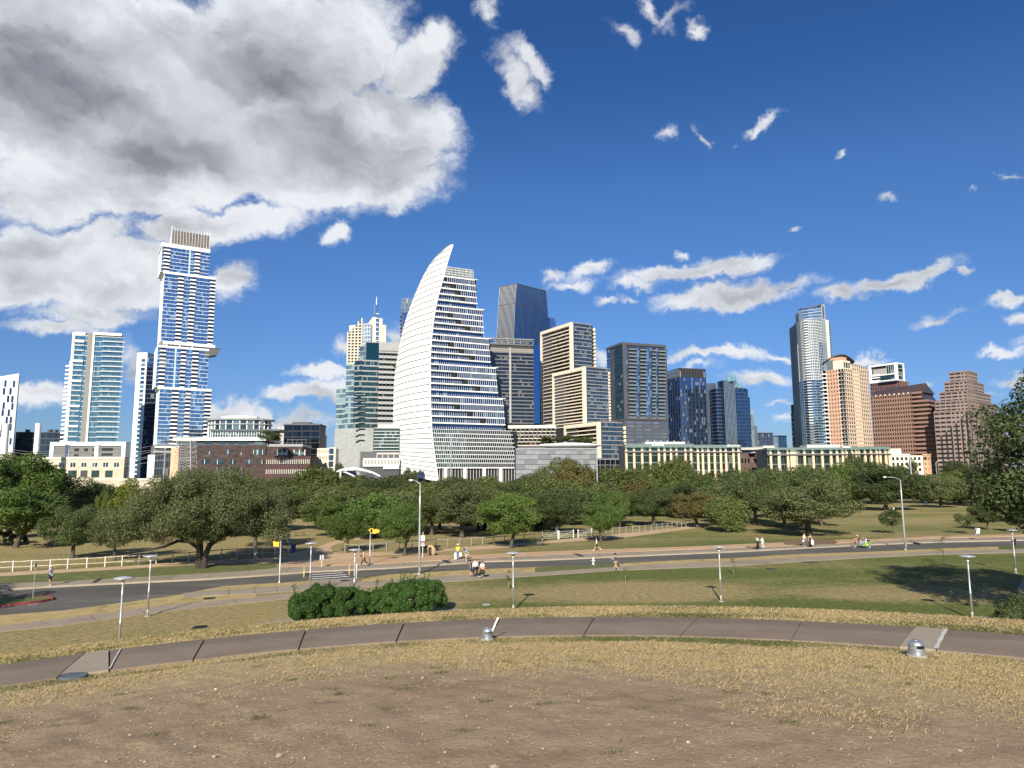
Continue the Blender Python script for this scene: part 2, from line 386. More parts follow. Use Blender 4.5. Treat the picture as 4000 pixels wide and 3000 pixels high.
def surf_mat(name, c1, c2, scale=6.0, fs=40.0, rough=0.9, c3=None, bump=0.4, stretch=(1, 1, 1)):
    m_ = bpy.data.materials.new(name); m_.use_nodes = True; t = m_.node_tree; t.nodes.clear(); N = NG(t)
    P = N.vm('MULTIPLY', N.n('ShaderNodeNewGeometry').outputs['Position'], stretch)
    a = N.noise(P, scale, 6, 0.65, 0.3); b_ = N.noise(P, fs, 4, 0.7)
    c = N.mix(N.mr(a, 0.3, 0.7), c1, c2)
    c = N.mix(N.mr(b_, 0.35, 0.75, 0, .35), c, tuple(x * 0.6 for x in c1))
    if c3: c = N.mix(N.mr(N.noise(P, scale * 0.35, 5, 0.7, 1.0), 0.56, 0.66, 0, .8), c, c3)
    p = N.n('ShaderNodeBsdfPrincipled'); p.inputs['Roughness'].default_value = rough; p.inputs['Specular IOR Level'].default_value = 0.25
    N.put(p.inputs['Base Color'], c)
    b = N.n('ShaderNodeBump'); b.inputs['Strength'].default_value = bump; b.inputs['Distance'].default_value = 0.015
    N.put(b.inputs['Height'], b_); t.links.new(b.outputs[0], p.inputs['Normal'])
    o_ = N.n('ShaderNodeOutputMaterial'); t.links.new(p.outputs[0], o_.inputs[0]); MATS[name] = m_
    return m_
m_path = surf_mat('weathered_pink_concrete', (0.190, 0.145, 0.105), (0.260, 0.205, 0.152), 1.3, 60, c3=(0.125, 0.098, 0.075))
m_path2 = surf_mat('pale_new_concrete', (0.29, 0.24, 0.18), (0.35, 0.295, 0.225), 2.0, 60)
m_walk = surf_mat('concrete_pavement', (0.26, 0.215, 0.155), (0.34, 0.285, 0.215), 0.5, 5, c3=(0.20, 0.165, 0.12))
m_kerb = surf_mat('kerb_concrete', (0.32, 0.265, 0.19), (0.42, 0.35, 0.26), 0.8, 14)
m_road = surf_mat('asphalt', (0.082, 0.077, 0.066), (0.125, 0.117, 0.100), 0.25, 12, c3=(0.155, 0.145, 0.122), stretch=(.25, 1, 1))
m_gran = surf_mat('orange_decomposed_granite', (0.43, 0.28, 0.165), (0.52, 0.35, 0.21), 0.5, 9, c3=(0.36, 0.24, 0.15))
m_trail = surf_mat('tan_trail_gravel', (0.46, 0.33, 0.19), (0.55, 0.40, 0.24), 0.5, 9, c3=(0.36, 0.26, 0.16))
m_dry = surf_mat('dry_verge_grass', (0.30, 0.22, 0.09), (0.50, 0.38, 0.18), 0.9, 9, c3=(0.16, 0.15, 0.055), bump=1.0)
m_green = surf_mat('green_verge_grass', (0.085, 0.105, 0.030), (0.16, 0.17, 0.055), 0.9, 9, c3=(0.24, 0.20, 0.085), bump=1.0)
m_mulch = surf_mat('brown_mulch', (0.16, 0.10, 0.055), (0.22, 0.15, 0.085), 1.2, 9, bump=1.0)  # dark brown mulch of the tree beds
m_white = mat('road_paint', (0.72, 0.70, 0.64), 0.7, var=0.25, vscale=3)
m_redk = mat('red_kerb_paint', (0.20, 0.022, 0.028), 0.7, var=0.3, vscale=2)

def shade_and_stain_path(m_):
    t = m_.node_tree; N = NG(t); pr = [n for n in t.nodes if n.type == 'BSDF_PRINCIPLED'][0]; src = pr.inputs['Base Color'].links[0].from_socket
    P = N.n('ShaderNodeNewGeometry').outputs['Position']; x, y, z = N.sep(P); rho = N.m('SQRT', N.m('ADD', N.m('MULTIPLY', x, x), N.m('MULTIPLY', y, y)))
    e = N.m('ADD', rho, N.m('MULTIPLY', N.m('SUBTRACT', N.noise(P, 1.6, 5, .65), .5), .7)); k = N.mr(e, 12.45, 12.85, 0, .42, 'SMOOTHSTEP')  # outer band: shade of the path's cross slope put into the colour
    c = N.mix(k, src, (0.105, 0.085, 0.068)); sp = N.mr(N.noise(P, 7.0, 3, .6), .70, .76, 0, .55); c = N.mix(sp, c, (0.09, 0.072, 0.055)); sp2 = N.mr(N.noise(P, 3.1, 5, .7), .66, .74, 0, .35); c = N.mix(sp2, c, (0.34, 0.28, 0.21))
    N.put(pr.inputs['Base Color'], c)
shade_and_stain_path(m_path)
def resample(P, n):
    P = np.array(P, float); d = np.r_[0, np.cumsum(np.hypot(*(P[1:] - P[:-1]).T[:2]))]
    s = np.linspace(0, d[-1], n); return np.c_[[np.interp(s, d, P[:, k]) for k in range(P.shape[1])]].T
def strip(name, upper, lower, z, m_, n=80, jit=0.0, label=None, thick=0.0):
    """a sheet between two edges given in photo points on the level park ground"""
    U = resample([G(*p)[:2] for p in upper], n); L = resample([G(*p)[:2] for p in lower], n)
    if jit:
        for A in (U, L): A[:, 1] += np.convolve(RNG.normal(0, jit, n + 8), np.ones(3) / 2, 'same')[4:-4]
    mb = MB(); K = 4
    rows = [[tuple((1 - k / K) * L[i] + k / K * U[i]) + (z,) for k in range(K + 1)] for i in range(n)]
    for r_ in rows: mb.v.extend(r_)
    for i in range(n - 1):
        for k in range(K): a = i * (K + 1) + k; mb.f.append((a, a + K + 1, a + K + 2, a + 1)); mb.mi.append(0)
    if thick:
        for e in (0, K):
            b = len(mb.v); mb.v.extend([(x, y, z_ - thick) for (x, y, z_) in [rows[i][e] for i in range(n)]])
            for i in range(n - 1):
                q = (i * (K + 1) + e, b + i, b + i + 1, (i + 1) * (K + 1) + e); mb.f.append(q if e == K else q[::-1]); mb.mi.append(0)
    o = mb.build(name, m_); tag(o, kind='structure')
    return o
def polysheet(name, pts, z, m_, jit=0.0):
    ps = [G(*p) for p in pts]; ps = resample([(p.x, p.y) for p in ps + [ps[0]]], 90)[:-1]
    if jit: ps = ps + RNG.normal(0, jit, ps.shape)
    mb = MB(); mb.add([(x, y, z) for x, y in ps], [tuple(range(len(ps)))])
    o = mb.build(name, m_, fix=False); me_ = o.data
    if me_.polygons[0].normal.z < 0: me_.flip_normals()
    return tag(o, kind='structure')

road_up = [(-300,2328),(0,2310),(169,2298),(400,2286),(786,2268),(1000,2254),(1209,2238),(1527,2223),(1900,2197),(2148,2190),(2546,2172),(2900,2157),(3126,2145),(3397,2131),(3668,2120),(4000,2113),(4400,2100)]
road_lo = [(-300,2422),(0,2404),(241,2385),(434,2361),(579,2341),(700,2324),(791,2305),(868,2291),(1000,2281),(1209,2268),(1382,2258),(1527,2242),(1900,2221),(2297,2207),(2645,2187),(2900,2177),(3071,2165),(3397,2154),(3668,2141),(4000,2131),(4400,2118)]
walk_up = [(-300,2304),(0,2286),(193,2279),(482,2264),(786,2245),(1000,2233),(1093,2221),(1286,2216),(1527,2206),(1900,2185),(2148,2173),(2546,2157),(2900,2143),(3126,2134),(3397,2120),(3668,2107),(4000,2099),(4400,2088)]
gran_up = [(1100,2207),(1286,2196),(1445,2182),(1647,2176),(1800,2174),(2049,2162),(2347,2150),(2600,2142),(2900,2130),(3060,2122),(3288,2112),(3500,2105),(3668,2098),(4000,2090),(4400,2079)]
gran_lo = [(1100,2221),(1286,2214),(1527,2204),(1900,2183),(2148,2172),(2546,2155),(2900,2141),(3126,2132),(3397,2118),(3500,2114),(3668,2105),(4000,2097),(4400,2087)]
road = strip('road', road_up, road_lo, 0.010, m_road, 90)
strip('pavement', walk_up, [(x, y - 3.0) for x, y in road_up], 0.15, m_walk, 90, thick=0.15)
strip('kerb', [(x, y - 3.0) for x, y in road_up], [(x, y - 0.2) for x, y in road_up], 0.156, m_kerb, 90, thick=0.15)
strip('granite_path', gran_up, gran_lo, 0.152, m_gran, 90, jit=0.12, thick=0.1)
strip('verge', road_lo[:9], [(-300,2470),(0,2447),(400,2398),(458,2391),(554,2377),(723,2358),(1000,2334)], 0.014, m_dry, 60)
strip('verge', [(1410,2262),(1527,2244),(1900,2223),(2297,2209),(2645,2189),(2900,2179),(3071,2167),(3397,2156),(3668,2143),(3900,2135)],
      [(1410,2276),(1575,2262),(1900,2242),(2098,2237),(2546,2207),(2900,2192),(3180,2175),(3614,2156),(3900,2149)], 0.016, m_dry, 70, jit=0.06)
strip('verge', [(2090,2218),(2200,2212),(2300,2208),(2420,2202)], [(2090,2236),(2200,2231),(2300,2224),(2420,2215)], 0.022, m_green, 30, jit=0.1)
strip('verge', [(860,2295),(1000,2284),(1209,2270),(1235,2272)], [(800,2309),(1000,2297),(1209,2285),(1235,2280)], 0.016, m_dry, 40, jit=0.04)
strip('pavement', [(714,2319),(800,2310),(1000,2298),(1209,2286),(1240,2284)], [(722,2338),(796,2329),(1000,2320),(1233,2303),(1262,2301)], 0.05, m_walk, 40, thick=0.05)
strip('pavement', [(-300,2476),(0,2447),(458,2392),(554,2377),(723,2358),(1000,2334),(1160,2316)], [(-300,2500),(0,2469),(241,2445),(579,2399),(771,2375),(1000,2353),(1160,2336)], 0.045, m_walk, 60, thick=0.045)
polysheet('pavement', [(1209,2268),(1390,2259),(1412,2276),(1411,2292),(1478,2345),(1320,2372),(1130,2345),(1160,2316),(1240,2302),(1236,2280)], 0.040, m_walk)
strip('pavement', [(1397,2277),(1575,2262),(1900,2242),(2098,2237),(2546,2207),(2900,2192),(3180,2175),(3614,2156),(3961,2146),(4300,2138)],
      [(1411,2293),(1600,2283),(1900,2264),(2397,2230),(2900,2210),(3180,2191),(3614,2168),(3961,2160),(4300,2152)], 0.045, m_walk, 70, thick=0.045)
polysheet('pavement', [(1060,2452),(1000,2440),(1080,2425),(1160,2410),(1200,2420),(1150,2445)], 0.04, m_walk)
polysheet('pavement', [(1734,2376),(1900,2388),(1900,2400),(1700,2410),(1700,2380)], 0.04, m_walk)
polysheet('pavement', [(3680,2428),(3760,2412),(3920,2408),(4060,2425),(4060,2460),(3700,2460)], 0.04, m_walk)
polysheet('pavement', [(4000,2265),(3985,2280),(3974,2302),(3985,2328),(4010,2350),(4080,2350),(4080,2265)], 0.04, m_walk)
strip('trail', [(-300,2262),(0,2239),(482,2213),(627,2201),(800,2190),(1000,2180),(1120,2172)], [(-300,2276),(0,2252),(482,2224),(627,2214),(800,2205),(1000,2200),(1120,2206)], 0.02, m_trail, 60, jit=0.1)
polysheet('trail', [(1090,2222),(1100,2190),(1120,2168),(1180,2152),(1235,2140),(1290,2118),(1370,2098),(1480,2082),(1590,2062),(1640,2050),(1660,2056),(1600,2076),(1480,2100),(1370,2113),(1310,2127),(1285,2142),(1310,2160),(1382,2162),(1420,2170),(1447,2184),(1290,2198),(1280,2215)], 0.024, m_trail, 0.05)
strip('trail', [(1382,2160),(1671,2152),(1900,2131),(2098,2118),(2387,2088),(2735,2049)], [(1430,2176),(1695,2157),(1900,2146),(2148,2123),(2446,2100),(2745,2060)], 0.02, m_trail, 60, jit=0.12)
strip('verge', [(-300,2276),(0,2252),(482,2225),(700,2212),(900,2205),(1080,2203)], [(-300,2304),(0,2284),(193,2277),(482,2262),(786,2243),(1080,2222)], 0.016, m_green, 60, jit=0.08)
polysheet('mulch_bed', [(3055,2118),(3110,2108),(3180,2106),(3260,2112),(3275,2124),(3200,2131),(3120,2134),(3070,2132)], 0.17, m_mulch, 0.15)
polysheet('mulch_bed', [(2290,2106),(2330,2098),(2390,2098),(2400,2112),(2370,2119),(2310,2118)], 0.03, m_mulch, 0.1)
# pavement joints, crosswalk bars, centre line
def bars(name, segs, w, z, m_):
    for (a, b) in segs:
        A, B = G(*a), G(*b); u = (B - A).normalized(); n_ = Vector((-u.y, u.x, 0)) * w / 2; mb = MB()
        mb.add([(A - n_) + Vector((0, 0, z)), (B - n_) + Vector((0, 0, z)), (B + n_) + Vector((0, 0, z)), (A + n_) + Vector((0, 0, z))], [(0, 1, 2, 3)])
        o = mb.build(name, m_); tag(o, kind='structure')
        if o.data.polygons[0].normal.z < 0: o.data.flip_normals()
m_joint = mat('dark_joint', (0.07, 0.06, 0.05), 0.9)  # joints are thin dark bars on the pavement
bars('crosswalk_stripe', [((1218,2245),(1340,2238)),((1216,2254),(1352,2245)),((1218,2262),(1362,2252))], 0.42, 0.016, m_white)
m_dkpatch = surf_mat('fresh_asphalt', (0.055, 0.05, 0.048), (0.075, 0.07, 0.066), 0.6, 12)
polysheet('crosswalk_surface', [(1222,2240),(1338,2233),(1366,2256),(1208,2266)], 0.0125, m_dkpatch)
jl = []
for k in range(26):
    fx = k / 25; 
    u0 = 60 + 3800 * fx
    yu = np.interp(u0, [p[0] for p in walk_up], [p[1] for p in walk_up]); yl = np.interp(u0 - 14 + 20 * fx, [p[0] for p in road_up], [p[1] for p in road_up]) - 3
    if not (1150 < u0 < 1450): jl.append(((u0 + 12 * (1 - 2 * fx), yu), (u0 - 14 * (1 - 2 * fx), yl)))
bars('pavement_joint', [(tuple(G(*a)[:0]) or a, b) for a, b in jl], 0.05, 0.153, m_joint)
bars('pavement_joint', [((1078,2294),(1082,2315)),((1158,2289),(1166,2308)),((895,2305),(893,2326)),((994,2300),(994,2320))], 0.05, 0.053, m_joint)
bars('pavement_joint', [((160,2430),(196,2444)),((915,2345),(925,2355)),((540,2380),(570,2400)),((350,2405),(372,2425))], 0.05, 0.048, m_joint)
bars('road_line', [((1420,2240),(1560,2232)),((1600,2229),(1760,2220)),((560,2330),(690,2325))], 0.10, 0.0145, mat('worn_lane_paint', (0.40, 0.34, 0.24), .8, var=.4, vscale=2))
# thin dark plates laid on the pavement along the kerb
m_plate = mat('dark_plate_metal', (0.045, 0.05, 0.055), 0.6, 0.4)
for q, lab in (([(358,2282),(388,2266),(400,2267),(372,2283)], 'dark plate beside the man in the white cap'),
          ([(1726,2193),(1748,2194),(1763,2204),(1748,2207)], 'dark plate on the pavement by the man in neon yellow'),
          ([(2238,2168),(2262,2169),(2283,2179),(2268,2179)], 'dark plate on the pavement before the walker in pale yellow'),
          ([(2914,2140),(2926,2140),(2972,2150),(2960,2151)], 'dark plate by the couple in black and mint clothes'),
          ([(3550,2120),(3562,2120),(3600,2127),(3590,2129)], 'dark plate right of the tall pole at the right')):
    mb = MB(); ps = [G(*p) for p in q]
    mb.prism([(p.x, p.y) for p in ps], 0.155, 0.185)
    o = mb.build('dark_plate', m_plate, fix=True); tag(o, lab, 'drain cover', 'thin dark plates along the kerb')
# round lids in the ground
def lid(name, px, py, r_, z, m_, label, grp=None):
    c = G(px, py, 0) if z is None else z
    mb = MB(); mb.lathe([(r_, -0.02), (r_, 0.012), (r_ * .93, 0.02), (r_ * .9, 0.014), (0.01, 0.014)], c, 24)
    return tag(mb.build(name, m_, smooth=False), label, 'manhole cover', grp)
m_iron = mat('cast_iron', (0.10, 0.085, 0.075), .7, .3, var=.4, vscale=6)
m_irong = mat('grey_iron_lid', (0.13, 0.15, 0.16), .6, .4, var=.3, vscale=6)
lid('manhole_cover', 3165, 2197, 1.0, None, m_iron, 'large brown round manhole cover in the right lawn')
lid('manhole_cover', 3012, 2222, .62, None, mat('dark_lid', (.03, .035, .03), .8), 'dark flat lid in the lawn beside the right sapling')
lid('manhole_cover', 343, 2517, .33, None, mat('pale_lid', (.36, .36, .36), .7), 'small pale lid in the grass at the foot of the leftmost lamp')
lid('manhole_cover', 1899, 2362, .33, None, MATS['pale_lid'], 'small pale lid in the green lawn right of the hedge')

# the ring path round the mound
def ringpt(rho_, phi, dz=0.0):
    x, y = rho_ * math.sin(R(phi)), rho_ * math.cos(R(phi)); return Vector((x, y, terrain(x, y) + dz))
def hit(px, py):
    d = ray(px, py); lo, hi = 2.0, 60.0; prev = lo; s = lo; dl = math.hypot(d.x, d.y)
    while s < hi:
        t_ = s / dl
        if CAMZ + d.z * t_ < terrain(d.x * t_, d.y * t_): break
        prev = s; s += 0.05
    t_ = (prev + s) / 2 / dl; return Vector((d.x * t_, d.y * t_, terrain(d.x * t_, d.y * t_)))
joints_px = [(130,2630),(362,2570,'new'),(440,2565),(785,2540),(1180,2500),(1560,2460),(2320,2450),(2690,2465),(3100,2485),(3525,2500,'new'),(3690,2545)]
jphi = [-60, -52, -44]
near_x = [225, 425, 755, 1165, 1550, 2280, 2660, 3095, 3510, 3660]; far_x = [335, 425, 803, 1198, 1579, 2325, 2730, 3135, 3575, 3702]
def phi_at(x, rad, dep):
    best = min(np.arange(-48, 48, .1), key=lambda p: abs(proj(ringpt(rad, p))[0] - x)); return float(best)
def proj(v):
    w = Vector(v) - Vector((0, 0, CAMZ)); a, b_, c = w.dot(rt), w.dot(upv), w.dot(fw); return (2000 + F_PX * a / c, 1500 - F_PX * b_ / c)
JN = [(-75, -75), (-63, -63), (-52, -51)]
JN += [(phi_at(a, RN, 0), phi_at(b_, RF, 0)) for a, b_ in zip(near_x, far_x)] + [(45, 45.5), (55, 55.5), (66, 66), (78, 78)]
JN.insert(6 + 2, ((JN[7][0] + JN[8][0]) / 2 + 0.3, (JN[7][1] + JN[8][1]) / 2 + 0.3)) if False else None
for i in range(len(JN) - 1):
    (a0, b0), (a1, b1) = JN[i], JN[i + 1]
    g_ = 0.06 if i < 8 else 0.035; n = 10; new = i in (3, 11)
    if i == 7:  # the long gap in front of the broken light holds three slabs
        cuts = [0, 0.5, 1.0]
    else: cuts = [0, 1]
    for c0, c1 in zip(cuts[:-1], cuts[1:]):
        A0, A1 = a0 + (a1 - a0) * c0 + g_, a0 + (a1 - a0) * c1 - g_; B0, B1 = b0 + (b1 - b0) * c0 + g_, b0 + (b1 - b0) * c1 - g_
        mb = MB(); K = 5; tp = []
        for k in range(n + 1):
            for j in range(K + 1):
                w = j / K; ph = (A0 + (A1 - A0) * k / n) * (1 - w) + (B0 + (B1 - B0) * k / n) * w
                mb.v.append(tuple(ringpt(RN + (RF - RN) * w, ph, 0.030 + (0.008 if new else 0))))
        for k in range(n):
            for j in range(K): a = k * (K + 1) + j; mb.f.append((a, a + 1, a + K + 2, a + K + 1)); mb.mi.append(0)
        nv = len(mb.v); ed = [(k * (K + 1)) for k in range(n + 1)] + [n * (K + 1) + j for j in range(1, K + 1)] + [k * (K + 1) + K for k in range(n - 1, -1, -1)] + [j for j in range(K - 1, 0, -1)]
        mb.v.extend([(mb.v[e][0], mb.v[e][1], mb.v[e][2] - 0.10) for e in ed])
        for q in range(len(ed)):
            r2 = (q + 1) % len(ed); mb.f.append((ed[q], nv + q, nv + r2, ed[r2])); mb.mi.append(0)
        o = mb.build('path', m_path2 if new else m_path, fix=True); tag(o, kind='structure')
# white sealant seams beside the newer slabs
for (pn, pf) in ((phi_at(3655, RN, 0), phi_at(3697, RF, 0)), (phi_at(425, RN, 0), phi_at(470, RF, 0))):
    mb = MB()
    for k in range(9):
        w = k / 8; ph = pn * (1 - w) + pf * w; hw = (0.13 if pn > 0 else 0.05) + (0.03 if pn > 0 else .01) * math.sin(k * 2.3)
        mb.v.append(tuple(ringpt(RN + .02 + (RF - RN - .04) * w, ph - hw, 0.045))); mb.v.append(tuple(ringpt(RN + .02 + (RF - RN - .04) * w, ph + hw, 0.045)))
    for k in range(8): mb.f.append((2 * k, 2 * k + 1, 2 * k + 3, 2 * k + 2)); mb.mi.append(0)
    o = mb.build('path_seam', mat('sealant', (0.50, 0.48, 0.44), .8, var=.3, vscale=20), fix=True); tag(o, kind='structure')
    if o.data.polygons[0].normal.z < 0: o.data.flip_normals()
c_ = hit(285, 2652)
lid('manhole_cover', 0, 0, .17, c_ + Vector((0, 0, 0.035)), m_irong, 'small grey metal lid at the edge of the path, front left')
# ------------------------------------------------------------------ building kit
class Face:
    """a vertical wall plane: origin P, unit direction u, outward normal n"""
    def __init__(s, P, u, n): s.P, s.u, s.n = Vector((P[0], P[1])), Vector(u), Vector(n)
    def sz(s, px, py):
        d = ray(px, py); a, b, c, e = d.x, -s.u.x, d.y, -s.u.y
        det = a * e - b * c; t_ = (s.P.x * e - b * s.P.y) / det; q = (a * s.P.y - c * s.P.x) / det
        return q, CAMZ + d.z * t_
    def S(s, px, py): return s.sz(px, py)[0]
    def Z(s, px, py): return s.sz(px, py)[1]
    def pt(s, q, d, z): v = s.P + s.u * q + s.n * d; return (v.x, v.y, z)
    def box(s, mb, s0, s1, d0, d1, z0, z1):
        vs = [s.pt(q, d, z) for z in (z0, z1) for d in (d0, d1) for q in (s0, s1)]
        return mb.add(vs, [(0, 2, 3, 1), (4, 5, 7, 6), (0, 1, 5, 4), (2, 6, 7, 3), (0, 4, 6, 2), (1, 3, 7, 5)])
    def quad(s, mb, s0, s1, z0, z1, d=0.0, jit=0.0):
        j = RNG.normal(0, jit, 4) if jit else (0, 0, 0, 0)
        v = [s.pt(s0, d + j[0], z0), s.pt(s1, d + j[1], z0), s.pt(s1, d + j[2], z1), s.pt(s0, d + j[3], z1)]
        if s.u.x * -s.n.y + s.u.y * s.n.x < 0: v = v[::-1]
        return mb.add(v, [(0, 1, 2, 3)])
    def off(s, ds, dd): v = s.P + s.u * ds + s.n * dd; return Face(v, s.u, s.n)
class Bld:
    def __init__(s, name, loc, label, cat='building', group=None):
        s.root = empty(name, (loc[0], loc[1], 0), label, cat, group); s.items = {}
    def put(s, name, m_, mb, rnd=False, size=None, label=None):
        if not mb.f: return
        if size is None:
            A = np.array(mb.v); e = A.max(0) - A.min(0); size = float(np.sort(e)[1] * np.sort(e)[2])
        s.items.setdefault(name, []).append((size, m_, mb, rnd, label))
    def done(s, cap=96):
        for name, L in s.items.items():
            L.sort(key=lambda a: -a[0])
            rest = {}
            for i, (size, m_, mb, rnd, label) in enumerate(L):
                if i < cap or len(L) <= 100:
                    o = mb.build(name, m_, s.root, rnd=rnd)
                    if label: o['label'] = label
                else:
                    r_ = rest.setdefault(m_.name, (m_, MB(), rnd)); r_[1].add(mb.v, mb.f)
            for k, (m_, mb, rnd) in rest.items():
                o = mb.build(name, m_, s.root, rnd=rnd); o['kind'] = 'stuff'
        s.items = {}
def corner(px, py, Y, theta):
    """nearest corner of a building from its photo point, its distance and the turn of its street grid"""
    P = AT(px, py, Y); c, s_ = math.cos(R(theta)), math.sin(R(theta))
    FR = Face((P.x, P.y), (c, s_), (s_, -c)); FL = Face((P.x, P.y), (-s_, c), (-c, -s_))
    return FR, FL, P.z
def core(bd, FR, FL, sr, sl, z0, z1, m_, inset=0.35, name='core', r0=0.0, l0=0.0):
    mb = MB(); P = FR.P; u, v = FR.u, FL.u
    pts = [P + u * (a) + v * (b) for a, b in ((r0 + inset, l0 + inset), (sr - inset, l0 + inset), (sr - inset, sl - inset), (r0 + inset, sl - inset))]
    mb.prism([(p.x, p.y) for p in pts], z0, z1); bd.put(name, m_, mb); return mb
def curtain(bd, F, s0, s1, z0, z1, nf, nb, gm_, slab=None, mull=None, jit=0.012, name='window_band', d=0.0, skip=None, first=0.0):
    """slab=(material, height, depth, hang); mull=(material, width, depth, every)"""
    fh = (z1 - z0) / nf; bw = (s1 - s0) / nb
    for i in range(nf):
        mb = MB()
        for j in range(nb):
            if skip and skip(i, j): continue
            F.quad(mb, s0 + j * bw + .02, s0 + (j + 1) * bw - .02, z0 + i * fh, z0 + (i + 1) * fh, d + .01, jit)
        bd.put(name, gm_, mb, rnd=True)
    if slab:
        sm_, sh, sd = slab[:3]; nm = slab[3] if len(slab) > 3 else 'floor_band'
        for i in range(nf + 1):
            mb = MB(); zz = z0 + i * fh; F.box(mb, s0 - (0.0), s1, d - .2, d + sd, zz - sh * .5, zz + sh * .5); bd.put(nm, sm_, mb)
    if mull:
        mm, mw, md = mull[:3]; ev = mull[3] if len(mull) > 3 else 1
        for j in range(0, nb + 1, ev):
            mb = MB(); ss = s0 + j * bw; F.box(mb, ss - mw / 2, ss + mw / 2, d - .15, d + md, z0, z1); bd.put('mullion', mm, mb)
def punched(bd, F, s0, s1, z0, z1, nf, nb, wm, gm_, wf=0.55, hf=0.55, depth=0.35, name='window', low=0.30):
    fh = (z1 - z0) / nf; bw = (s1 - s0) / nb; wall = MB()
    for i in range(nf):
        a = z0 + i * fh; F.box(wall, s0, s1, -depth, 0, a, a + fh * low)
        F.box(wall, s0, s1, -depth, 0, a + fh * (low + hf), a + fh)
        for j in range(nb + 1):
            x0 = s0 + (j - 1) * bw + bw * (1 + wf) / 2; x1 = s0 + j * bw + bw * (1 - wf) / 2
            F.box(wall, max(s0, x0), min(s1, x1), -depth, -.003, a + fh * low, a + fh * (low + hf))
        for j in range(nb):
            mb = MB(); F.quad(mb, s0 + bw * (j + (1 - wf) / 2), s0 + bw * (j + (1 + wf) / 2), a + fh * low, a + fh * (low + hf), -depth * .7)
            bd.put(name, gm_, mb, rnd=True)
    bd.put('wall', wm, wall)
def balconies(bd, F, s0, s1, z0, z1, nf, depth, slabm, railm, th=0.3, rh=1.05, every=1, start=0, back=None, hollow=True):
    fh = (z1 - z0) / nf
    for i in range(start, nf, every):
        mb = MB(); a = z0 + i * fh
        F.box(mb, s0, s1, .02, depth, a - th / 2, a + th / 2)
        mb2 = MB(); F.box(mb2, s0 + .05, s1 - .05, depth - .12, depth - .04, a + th / 2, a + rh)
        if slabm is railm: mb.add(mb2.v, mb2.f)
        else: bd.put('balcony_railing', railm, mb2)
        bd.put('balcony', slabm, mb)
        if back is not None:
            mb = MB(); F.quad(mb, s0, s1, a + th, a + fh - th / 2, .03); bd.put('balcony_door', back, mb, rnd=True)
def frame(bd, F, s0, s1, z0, z1, w, m_, d0=-.3, d1=.8, name='frame', wt_=None, sides='LRTB'):
    wt_ = wt_ or w
    for k, a in (('L', (s0, s0 + w, z0, z1)), ('R', (s1 - w, s1, z0, z1)), ('T', (s0, s1, z1 - wt_, z1)), ('B', (s0, s1, z0, z0 + wt_))):
        if k in sides:
            mb = MB(); e = .01 if k in 'TB' else 0
            F.box(mb, a[0] + (0 if k in 'LR' else w * .98), a[1] - (0 if k in 'LR' else w * .98), d0, d1 - e, a[2], a[3]); bd.put(name, m_, mb)
# shared materials
c_white = mat('white_cladding', (0.74, 0.73, 0.69), 0.55)
c_white2 = mat('white_paint_metal', (0.78, 0.78, 0.76), 0.4)
c_cream = mat('cream_precast', (0.72, 0.645, 0.50), 0.7, var=.06, vscale=.2)
c_creamw = mat('cream_stucco', (0.66, 0.60, 0.47), 0.8, var=.08, vscale=.2)
c_sand = mat('tan_limestone', (0.50, 0.43, 0.32), 0.85, var=.12, vscale=.3)
c_sandc = mat('sandstone_column', (0.68, 0.53, 0.33), 0.85, var=.1, vscale=.3)
c_orange = mat('orange_stucco', (0.66, 0.40, 0.22), 0.85, var=.08, vscale=.3)
c_pink = mat('pink_brick', (0.54, 0.32, 0.215), 0.85, var=.1, vscale=.3)
c_peach = mat('peach_cast_stone', (0.60, 0.46, 0.34), 0.8)
c_granite = mat('brown_pink_granite', (0.255, 0.155, 0.118), 0.55, var=.08, vscale=.3)
c_granite2 = mat('pale_pink_granite', (0.275, 0.205, 0.172), 0.55, var=.08, vscale=.3)
c_slate = mat('dark_brown_metal_roof', (0.060, 0.042, 0.040), 0.45)
c_dark = mat('charcoal_metal', (0.035, 0.037, 0.042), 0.5)
c_dark2 = mat('dark_grey_panel', (0.075, 0.078, 0.088), 0.5)
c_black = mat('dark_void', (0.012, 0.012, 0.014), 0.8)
c_grey = mat('grey_metal_panel', (0.28, 0.29, 0.29), 0.5, var=.1, vscale=.5)
c_grey2 = mat('mid_grey_screen', (0.33, 0.34, 0.33), 0.6, var=.15, vscale=.4)
c_greyd = mat('dark_concrete_frame', (0.13, 0.13, 0.13), 0.7)
c_brick = mat('dark_brown_brick', (0.052, 0.033, 0.028), 0.8, var=.35, vscale=.6)
c_brick2 = mat('maroon_terracotta', (0.062, 0.020, 0.020), 0.7, var=.3, vscale=.6)
c_green = mat('grey_green_metal', (0.13, 0.18, 0.16), 0.45)
c_steel = mat('galvanised_steel', (0.42, 0.45, 0.46), 0.45, 0.4)
g_teal = glass('teal_glass', (0.02, 0.07, 0.09), (0.36, 0.62, 0.74), .42, (0.16, 0.24, 0.27), .12)
g_sky = glass('sky_blue_glass', (0.03, 0.06, 0.12), (0.42, 0.66, 0.92), .56, (0.28, 0.42, 0.50), .16)
g_blue = glass('deep_blue_glass', (0.01, 0.03, 0.08), (0.22, 0.46, 0.90), .55, None, 0)
g_navy = glass('navy_glass', (0.008, 0.018, 0.042), (0.22, 0.38, 0.66), .36, (0.22, 0.26, 0.28), .06)
g_dark = glass('dark_grey_glass', (0.010, 0.013, 0.018), (0.30, 0.38, 0.46), .20, (0.16, 0.15, 0.13), .07)
g_green = glass('green_tint_glass', (0.012, 0.028, 0.026), (0.32, 0.48, 0.46), .26, (0.18, 0.22, 0.19), .06)
